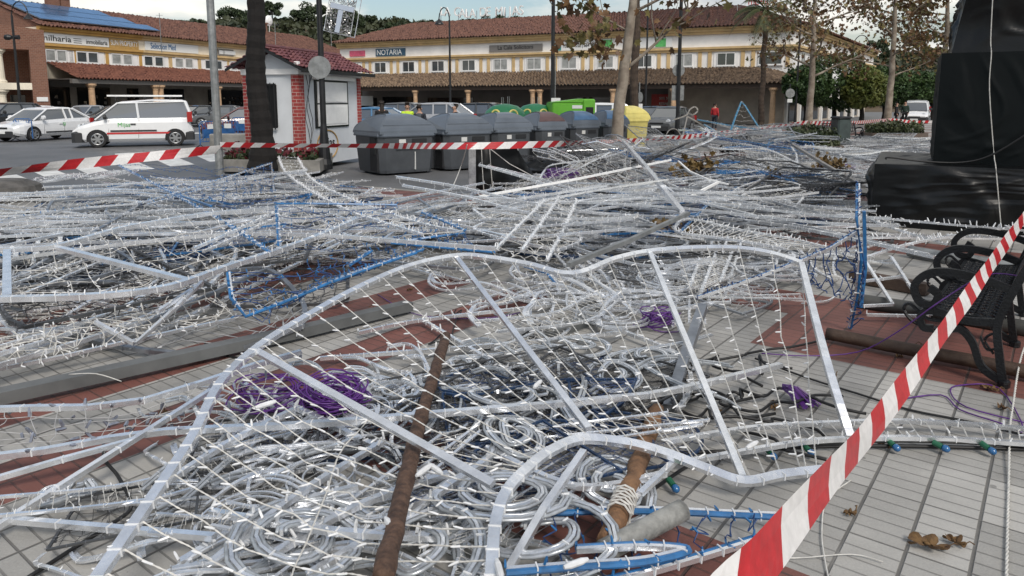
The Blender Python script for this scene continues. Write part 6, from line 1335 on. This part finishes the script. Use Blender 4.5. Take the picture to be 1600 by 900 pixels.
heap('lying beneath the arched panel', [(230,900),(350,720),(450,640),(620,610),(820,600),(960,610),(990,690),(880,790),(740,900)], dict(shade_net=8, navy_shade_net=5, bars=6, swirl=5, arch=4, dullwing=2, curl=5, tubes=9, loops=6), .15, 8, tilt=6, sc=(.3,.5), yaw=35, far=True)
mm = MB(); mlist = []
for MM, meshes in MASS:
    for me in meshes:
        n = len(me.vertices); V = np.empty(n*3); me.vertices.foreach_get('co', V); A_ = np.array(MM); V = V.reshape(-1, 3) @ A_[:3, :3].T + A_[:3, 3]
        ids = []
        for m_ in me.materials:
            if m_ not in mlist: mlist.append(m_)
            ids.append(mlist.index(m_))
        k0 = mm.n; mm.v.append(V); mm.n += n
        for p_ in me.polygons: mm.f.append(tuple(i + k0 for i in p_.vertices)); mm.m.append(ids[p_.material_index])
tag(mm.build('distant_wreckage', mlist), 'far spread of wrecked light frames before the hedges and the far bench', 'wreckage', kind='stuff')
for k, o in list(PROT.items()):
    if k not in first:
        for c in list(o.children): bpy.data.objects.remove(c)
        bpy.data.objects.remove(o)

# ------------------------------------------------------------------ loose pipes, timbers, cables, lamps and leaves
def rod(name, label, cat, P_, r, m, w=None, n=12, wobble=0.0):
    P = pz(P_); b = Vector((P[0].x, P[0].y, 0)); q = MB()
    Q = resample([tuple(p-b) for p in P], step=.06) if w is None else np.array([tuple(p-b) for p in P])
    if wobble:
        Q = Q + np.array([[noise.noise(Vector((i*.5, 1, 2)))*wobble, noise.noise(Vector((i*.5, 5, 2)))*wobble, 0] for i in range(len(Q))])
        rr = [r*(1 + .16*noise.noise(Vector((i*.8, 7, r*50)))) for i in range(len(Q))]
    else: rr = r
    q.tube(Q, rr, n, w=w); return tag(q.build(name, m, None, smooth=(w is None), loc=b), label, cat)
rod('rusty_pipe', 'rusty brown pipe slanting through the foreground net', 'pipe', [(697,525,.10),(655,660,.22),(598,905,.30)], .033, RUST, wobble=.006)
lg_ = rod('wooden_pole', 'split brown wooden pole bound with cord, under the right of the arched panel', 'wooden pole', [(1026,640,.06),(1000,720,.09),(948,850,.10)], .040, WOOD, wobble=.012, n=10)
q = MB(); Pw = pz([(978,775,.12),(970,795,.12)]); dw = (Pw[1]-Pw[0]); c_ = Pw[0]; ax = dw.normalized(); s1_ = ax.cross(Vector((0,0,1))).normalized(); s2_v = s1_.cross(ax)
q.tube([tuple(c_ + dw*(t/60)*1.6 + (s1_*math.cos(t*.75) + s2_v*math.sin(t*.75))*.047 - lg_.location) for t in range(60)], .005, 5); wr_ = q.build('cord_binding', STR, lg_)
rod('grey_pipe', 'short grey painted pipe lying at the bottom right of the heap', 'pipe', [(942,862,.10),(1000,832,.12),(1066,797,.13)], .040, mat('chipped_grey_paint', (.23,.23,.215), .6, var=.35, vscale=14, bump=.3))
rod('rusty_pipe', 'long rusty brown pipe lying on the red paving under the bench', 'pipe', [(1292,521,.06),(1400,542,.06),(1500,560,.06),(1640,588,.06)], .043, mat('brown_pipe', (.05,.03,.022), .6, .2, bump=.3, bscale=30, col2=(.10,.065,.045), vscale=6))
rod('grey_pipe', 'dark grey pipe lying behind the bench', 'pipe', [(1340,470,.05),(1450,486,.05),(1640,520,.05)], .06, mat('dark_grey_pipe', (.07,.07,.065), .5, .2, var=.25))
rod('metal_beam', 'brown beam lying beyond the bench near the platform', 'metal beam', [(1330,430,.06),(1450,452,.06)], .05, MATS['brown_pipe'], w=.05)
rod('grey_pipe', 'pale grey pipe lying along the foot of the wrapped platform', 'pipe', [(1420,392,.07),(1480,402,.07),(1600,418,.07)], .06, GREYST)
rod('timber_beam', 'long square grey beam lying across the paving on the left', 'beam', [(-60,632,.07),(200,576,.07),(480,515,.06),(640,477,.06)], .034, mat('dark_grey_beam', (.125,.13,.13), .6, .2, var=.2, vscale=3), w=.05)
rod('metal_beam', 'flat grey channel standing on edge under the right rib', 'metal beam', [(1098,480,.25),(1070,560,.12),(1045,640,.04)], .03, ALUD, w=.03)
rod('metal_beam', 'grey metal offcut on the paving behind the foreground scrolls', 'metal beam', [(860,520,.03),(930,496,.03)], .03, GREYST, w=.05)
rod('metal_rail', 'straight silver rail rising to the lower rail of the arched panel', 'metal rail', [(795,890,.10),(850,795,.18),(912,705,.24)], .011, ALU, w=.014)
rod('metal_rail', 'white rail leaning right of the wooden pole', 'metal rail', [(1000,772,.10),(1060,715,.12)], .010, ALU, w=.012)
for i, P_ in enumerate([[(250,760,.1),(360,690,.15),(460,640,.18)], [(330,880,.1),(470,770,.15),(600,690,.15)], [(280,880,.08),(420,800,.1),(560,760,.15)], [(420,870,.1),(560,790,.14),(700,740,.18)], [(330,800,.1),(520,830,.16),(700,840,.16)], [(500,560,.05),(700,545,.06),(870,530,.06),(980,518,.06)], [(560,520,.05),(660,500,.05),(870,476,.05)], [(980,520,.05),(1060,555,.06),(1080,600,.07),(1060,640,.07)], [(660,500,.05),(760,560,.06),(840,610,.1)], [(760,700,.15),(900,760,.12),(1040,740,.1)], [(480,900,.08),(640,800,.15),(760,720,.2)], [(380,600,.1),(470,640,.12),(590,700,.15)]]):
    frame(('silver rail lying deepest in the foreground heap' if i in (0,1,2,3,4,9,10) else 'silver rail lying on the open paving behind the foreground scrolls' if i in (5,6,7,8) else 'silver rail by the purple coil'), at(P_[1][0], P_[1][1], 0), [pz(P_)], [], [], group='silver rails of the foreground', rail_bulb=.1, bl=.04, br=.006, hw=.013, hh=.011, tie=.09)
def cable(name, label, P_, r, m, cat='cable', step=4, group=None):
    P = pz(P_); b = Vector((P[0].x, P[0].y, 0)); q = MB(); q.tube(np.array(bez([tuple(p-b) for p in P], step)), r, 6); return tag(q.build(name, m, None, smooth=True, loc=b), label, cat, group)
cable('black_cable', 'thick black cable snaking out at the bottom left over the slabs', [(40,905,.02),(110,860,.02),(180,815,.04),(205,790,.05),(185,745,.06),(165,720,.10),(162,695,.13)], .008, BLK)
cable('black_cable', 'black cable end curling on the red band beside the beam', [(320,535,.01),(330,548,.01),(355,556,.01),(380,560,.01)], .007, BLK)
cable('black_cable', 'black cable running right along the festoon bulbs', [(1060,708,.02),(1180,703,.025),(1280,698,.025),(1400,697,.02),(1500,699,.015),(1600,702,.015),(1680,705,.015)], .009, BLK)
cable('black_cable', 'black cable crossing the grey slabs towards the bench', [(1180,560,.02),(1260,590,.015),(1340,615,.015),(1420,640,.01),(1520,660,.01),(1640,690,.01)], .006, BLK)
r_ = random.Random(4)
for i in range(16):
    x, y = r_.uniform(880,1160), r_.uniform(560,680); P_ = []
    for k in range(7): P_.append((x, y, .03 + .03*r_.random())); x += r_.uniform(-10, 60); y += r_.uniform(-16, 18)
    cable('black_cable', 'thin black cable tangled under the right half of the arched panel', P_, .008, BLK, group='black cables under the arched panel')
for i in range(5):
    x, y = r_.uniform(690,900), r_.uniform(425,520); P_ = []
    for k in range(6): P_.append((x, y, .01 + .02*r_.random())); x += r_.uniform(-25, 40); y += r_.uniform(-10, 20)
    cable('black_cable', 'thin black cable wriggling over the red paving behind the net', P_, .005, BLK, group='black cables on the red paving')
cable('purple_cable', 'thin purple cable lifting from the paving up to the bench', [(1190,552,.02),(1260,556,.02),(1340,550,.06),(1400,520,.25),(1470,470,.5),(1540,430,.62),(1600,432,.65),(1650,440,.6)], .004, PUR)
cable('purple_cable', 'loop of purple cable on the grey slabs under the tape', [(1400,625,.01),(1470,617,.01),(1500,640,.01),(1560,660,.01),(1600,672,.01),(1560,606,.01),(1500,602,.01),(1485,612,.01),(1510,636,.01),(1600,660,.01),(1640,670,.01)], .004, PUR)
cable('purple_cable', 'faint purple cable across the red band behind the net', [(590,460,.01),(640,488,.01),(700,497,.01),(780,495,.01),(840,480,.01)], .0035, PUR)
def coil(label, px, py, z, rx, ry, n, tilt, seed, fan=False):
    c = at(px, py, z); b = Vector((c.x, c.y, 0)); q = MB(); r_ = random.Random(seed)
    for i in range(n):
        ox, oy, oz = r_.uniform(-.05,.05), r_.uniform(-.04,.04), r_.uniform(-.03,.07); a = r_.uniform(-.5,.5)+tilt; sx, sy = rx*r_.uniform(.75,1.1), ry*r_.uniform(.7,1.15)
        P = []
        for t in np.linspace(0, 6.283, 15)[:-1]:
            u, v = sx*math.cos(t), sy*math.sin(t); P.append((u*math.cos(a)-v*math.sin(a)+ox, u*math.sin(a)+v*math.cos(a)+oy, max(.01, c.z+oz+.04*math.sin(t+i))))
        q.tube(P, .0045, 5, closed=True)
    return tag(q.build('cable_coil', PUR, None, smooth=True, loc=b), label, 'cable coil')
coil('loose purple cable coil lying under the left part of the net', 425, 625, .10, .17, .12, 16, .2, 1); coil('dense purple cable coil beside the loose one, under the long rib', 520, 628, .12, .13, .15, 30, 1.2, 2); coil('purple cable hank half hidden right of the crest', 1030, 503, .06, .12, .05, 14, .2, 3); coil('purple cable inside the heap by the plane tree', 875, 272, .4, .3, .12, 16, .1, 4); coil('purple cables lying in the far right heap', 1300, 262, .1, .5, .2, 12, .2, 9)
c = at(1255, 630, .02); q = MB(); r_ = random.Random(6)
for i in range(60):
    a = R(-58) + r_.uniform(-.42,.42); l = r_.uniform(.10,.17); q.tube([(-.07,.12,.05+.03*r_.random()), (-.07+math.cos(a)*l*.5, .12+math.sin(a)*l*.5, .05+.04*r_.random()), (-.07+math.cos(a)*l*1.25, .12+math.sin(a)*l*1.25, .012+.02*r_.random())], .0045, 4)
tag(q.build('cable_bundle', PUR, None, loc=(c.x, c.y, 0)), 'purple bundle of cut cables fanned out on the grey slabs inside the panel', 'cable bundle')
SOCK = mat('green_socket', (.01,.10,.05), .5); BULB = mat('blue_bulb', (.01,.10,.26), .15, spec=.9)
fb = at(1390, 690, 0); fs = thing('festoon_string', 'black cable with green sockets and blue bulbs lying along the white frame', 'festoon lights', tuple(fb)); q = MB(); q.tube(np.array(bez([tuple(p-fb) for p in pz([(1020,765,.02),(1100,716,.04),(1200,698,.05),(1280,693,.05),(1400,689,.045),(1500,691,.04),(1600,697,.03),(1660,702,.03)])], 5)), .008, 6); q.build('cable', BLK, fs)
for px, py in ((1047,752),(1200,703),(1258,698),(1390,690),(1462,693),(1537,695)):
    p = at(px, py, .045)-fb; d = Vector((.5+r_.uniform(-.3,.2), -.75, -.18)).normalized(); q = MB(); q.tube([p-d*.012, p+d*.028], .014, 10); so = q.build('socket', SOCK, fs)
    q = MB(); q.tube([p+d*.029, p+d*.036, p+d*.05, p+d*.06, p+d*.064], [.011,.016,.017,.011,.003], 10); q.build('bulb', BULB, so, smooth=True)
def rope(label, P_, r):
    P = resample(bez(pz(P_), 8), step=.009); b = Vector((P[0][0], P[0][1], 0)); q = MB(); ph = np.arange(len(P))*.9
    for o_ in (0, 3.1416): q.tube(P - np.array(tuple(b)) + np.stack([np.cos(ph+o_)*r*.55, 0*ph, np.sin(ph+o_)*r*.55], 1), r*.62, 5)
    return tag(q.build('white_rope', STR, None, smooth=True, loc=b), label, 'rope')
rope('white twisted rope trailing over the slabs at the right edge', [(1640,480,.2),(1600,545,.12),(1582,640,.02),(1578,680,.03),(1576,760,.01),(1574,840,.01),(1572,930,.01)], .006)
cable('white_wire', 'thin white wire looping under the tape at the bottom', [(1330,750,.01),(1292,780,.01),(1284,830,.01),(1288,870,.01),(1296,910,.01)], .003, STR, 'wire')
cable('white_wire', 'thin white wire running along the bottom paving', [(1160,865,.01),(1240,872,.01),(1330,866,.01),(1380,878,.01)], .0025, STR, 'wire')
cable('white_wire', 'thin pale wire bowing over the square beam', [(108,585,.15),(150,584,.17),(190,596,.12)], .003, STR, 'wire')
cable('white_wire', 'thin pale wire hanging from the tape to the heap by the second bin', [(730,226,1.0),(722,255,.6),(708,290,.25),(698,303,.1)], .008, STR, 'wire')
# leaves
LEAF = mat('dry_leaf', (.06,.03,.015), .8, col2=(.15,.085,.03), vscale=28, bump=.4, bscale=60)
def leaf(label, px, py, s, rz, curl, seed, group=None):
    c = at(px, py, .0); q = MB(); r_ = random.Random(seed); n = 40; V = [(0,0,.03)]; rings = 4
    for k in range(1, rings+1):
        for i in range(n):
            t = i/n*6.283; rad = (.55+.45*abs(math.cos(2.5*t))**.8)*(1+.08*math.sin(9*t)); x, y = s*rad*math.cos(t)*k/rings, s*.62*rad*math.sin(t)*k/rings
            V.append((x, y, .012 + .03*curl*abs(noise.noise(Vector((x*18+seed, y*18, 0)))) + curl*1.6*abs(y)*k/rings*.5 + .008*math.sin(t*7)*k/rings))
    F = [(0, 1+i, 1+(i+1) % n) for i in range(n)] + [(1+k*n+i, 1+k*n+(i+1) % n, 1+(k+1)*n+(i+1) % n, 1+(k+1)*n+i) for k in range(rings-1) for i in range(n)]
    q.add(V, F); q.tube([(s*.8,0,.02),(s*1.2,.01,.035),(s*1.45,.03,.02)], .0025, 4); o = q.build('dry_leaf', LEAF, None, smooth=True, loc=(c.x, c.y, 0)); o.rotation_euler = (0,0,rz); return tag(o, label, 'leaf', group)
leaf('large crumpled brown leaf on the grey slabs at bottom right', 1448, 857, .075, R(-20), .55, 2); leaf('small curled brown leaf next to the large crumpled one', 1490, 852, .04, R(-50), .7, 5)
leaf('pale flat leaf on the slabs beside the tape', 1328, 806, .03, R(10), .2, 7)
for i, (px, py) in enumerate(((1300,590),(1210,640),(1450,545),(1405,560),(1565,640),(1545,610),(640,455),(600,492),(590,485),(720,440),(1120,645),(1060,590),(870,505),(255,650),(200,690),(1515,560),(1380,700))): leaf('small brown leaf scrap on the paving', px, py, .028 + .01*(i % 3), i*1.1, .4, i+20, 'brown leaf scraps on the paving')
# torn branches with leaves in the heap
for i, (lab, px, py, s_) in enumerate((('torn branch with ochre leaves lying in the far heap, right of the pale beam', 1115, 282, .75), ('small leafy branch end on the ground before the hedge planter', 1325, 268, .6), ('leafy twig caught in the frames left of the buried bench', 1062, 236, .55), ('leafy twig lying behind the right crest of the arched panel', 1085, 378, .4), ('leafy twig in the far heap, near the low wrapped platform', 1240, 298, .5))):
    c = at(px, py, .1); root = thing('torn_branch', lab, 'branch', (c.x, c.y, .1)); q = MB(); C_ = []; r_ = random.Random(i+3)
    for k in range(6):
        a = r_.uniform(-.9,.9) + 2.4; P_ = [(0,0,0), (math.cos(a)*.5*s_, math.sin(a)*.4*s_, .25*s_), (math.cos(a)*1.0*s_, math.sin(a)*.7*s_, (.15+.4*r_.random())*s_)]; q.tube(P_, [.02*s_,.012*s_,.005*s_], 5)
        for _ in range(26): f = r_.uniform(.4, 1.1); C_.append((P_[2][0]*f + r_.gauss(0,.1*s_), P_[2][1]*f + r_.gauss(0,.1*s_), abs(P_[2][2]*f + r_.gauss(0,.1*s_))))
    q.build('twigs', BARKD, root); q = MB(); lobed_leaves(q, C_, .17*s_); q.build('leaves', leafmat('fallen_leaves', (.07,.04,.013), (.17,.11,.03), 4), root)

# ------------------------------------------------------------------ barrier tape
TR = mat('tape_red', (.43,.016,.022), .35, var=.12, vscale=30); TW = mat('tape_white', (.68,.67,.66), .35, var=.08, vscale=30)
def tape(label, P, width, stripe=.1, slant=.6, twist=None, n=None, fold=.0):
    """plastic strip along points P; twist(t) gives the angle of its width about the run; slanting red and white bands"""
    Q = resample(bez(P, 10), step=stripe/6 if n is None else None, n=n); b = Vector(tuple(Q[0])); Q = Q - np.array(tuple(b)); T = np.gradient(Q, axis=0); T /= np.linalg.norm(T, axis=1, keepdims=True)
    k = len(Q); V = []; m = 4; F = []; M_ = []
    up = np.array((0,0,1.0)); dist = np.concatenate([[0], np.cumsum(np.linalg.norm(np.diff(Q, axis=0), axis=1))])
    U = np.zeros((k, 3))
    for i in range(k):
        s_ = np.cross(T[i], up); s_ /= np.linalg.norm(s_)+1e-9; nn = np.cross(s_, T[i]); a = twist(i/(k-1)) if twist else 0.0; U[i] = nn*math.cos(a) + s_*math.sin(a)
    nb = int(dist[-1]/stripe); 
    def pt(d, f):
        d = min(max(d, 0), dist[-1]-1e-6); i = min(k-2, int(np.searchsorted(dist, d)-1) if d > 0 else 0); i = max(0, i); g = (d-dist[i])/(dist[i+1]-dist[i]+1e-9); c = Q[i]*(1-g)+Q[i+1]*g; u = U[i]*(1-g)+U[i+1]*g
        s2 = np.cross(T[i], u); return tuple(c + u*width*(f-.5) + s2*fold*math.sin(f*math.pi + d*4)*width)
    q = MB(); sl = slant*width; s_sub = 5
    for j in range(-1, nb+2):
        for e in range(s_sub):
            d0 = (j + e/s_sub)*stripe; d1 = (j + (e+1)/s_sub)*stripe; V = []
            for f in np.linspace(0, 1, 4): V += [pt(d0 + sl*f, f), pt(d1 + sl*f, f)]
            q.add(V, [(2*i, 2*i+1, 2*i+3, 2*i+2) for i in range(3)], j % 2)
    return tag(q.build('barrier_tape', [TR, TW], None, loc=b), label, 'barrier tape')
tape('broad red and white tape sweeping from the bottom edge up past the bench', [Vector((-.75,-.7,1.0)), Vector((-.1,.25,.98)), dep(1080,1010,.80), dep(1195,872,.98), dep(1290,755,1.32), dep(1385,640,2.0), dep(1500,482,3.1), dep(1600,340,5.2), dep(1720,170,8.8)], .074, .19, .9, lambda t: -.55 + 1.1*t*t + .25*math.sin(9*t), fold=.05)
Yk = at(344, 275, 0).y
tape('wide slack red and white tape from the left edge to the steel pole', [dep(-90,290,Yk-3.5), dep(0,270,Yk-2.8), dep(110,257,Yk-2), dep(240,244,Yk-1.0), dep(344,233,Yk-.05)], .2, .30, .9, lambda t: .2+.5*math.sin(7*t), fold=.04)
tape('red and white tape strung from the steel pole past the bins to the plane tree', [dep(344,226,Yk-.1), dep(420,227,Yk-.3), dep(510,227.5,Yk+.2), dep(610,228,Yk-.6), dep(700,228,at(738,303,0).y-.35), dep(770,227.5,at(738,303,0).y-.5), dep(850,225.5,at(738,303,0).y+.1), dep(915,223,Yk-.9), dep(964,221,at(962,246,0).y-.2)], .12, .24, 1.3, lambda t: .15+.6*math.sin(12*t))
tape('red and white tape from the pale plane tree to the tree in the hedge planter', [dep(964,221,at(962,246,0).y-.22), dep(1050,216,22.5), dep(1150,206,25), dep(1262,191,at(1262,226,0).y-.2)], .16, .16, .4, lambda t: .2+.4*math.sin(9*t))
tape('red and white tape between the hedge planter tree and the leaning plane tree', [dep(1266,192,at(1262,226,0).y-.2), dep(1320,192.5,30), dep(1392,187,at(1384,208,0).y-.3)], .15, .2, .4, lambda t: .2)
tape('red and white tape from the leaning plane tree towards the black stack', [dep(1392,187,at(1384,208,0).y-.3), dep(1430,190.5,38), dep(1470,190,38)], .15, .2, .4, lambda t: .2)
for o_ in bpy.data.objects:
    if o_.get('label') and not (4 <= len(o_['label'].split()) <= 16): print('LABEL', len(o_['label'].split()), o_['label'])
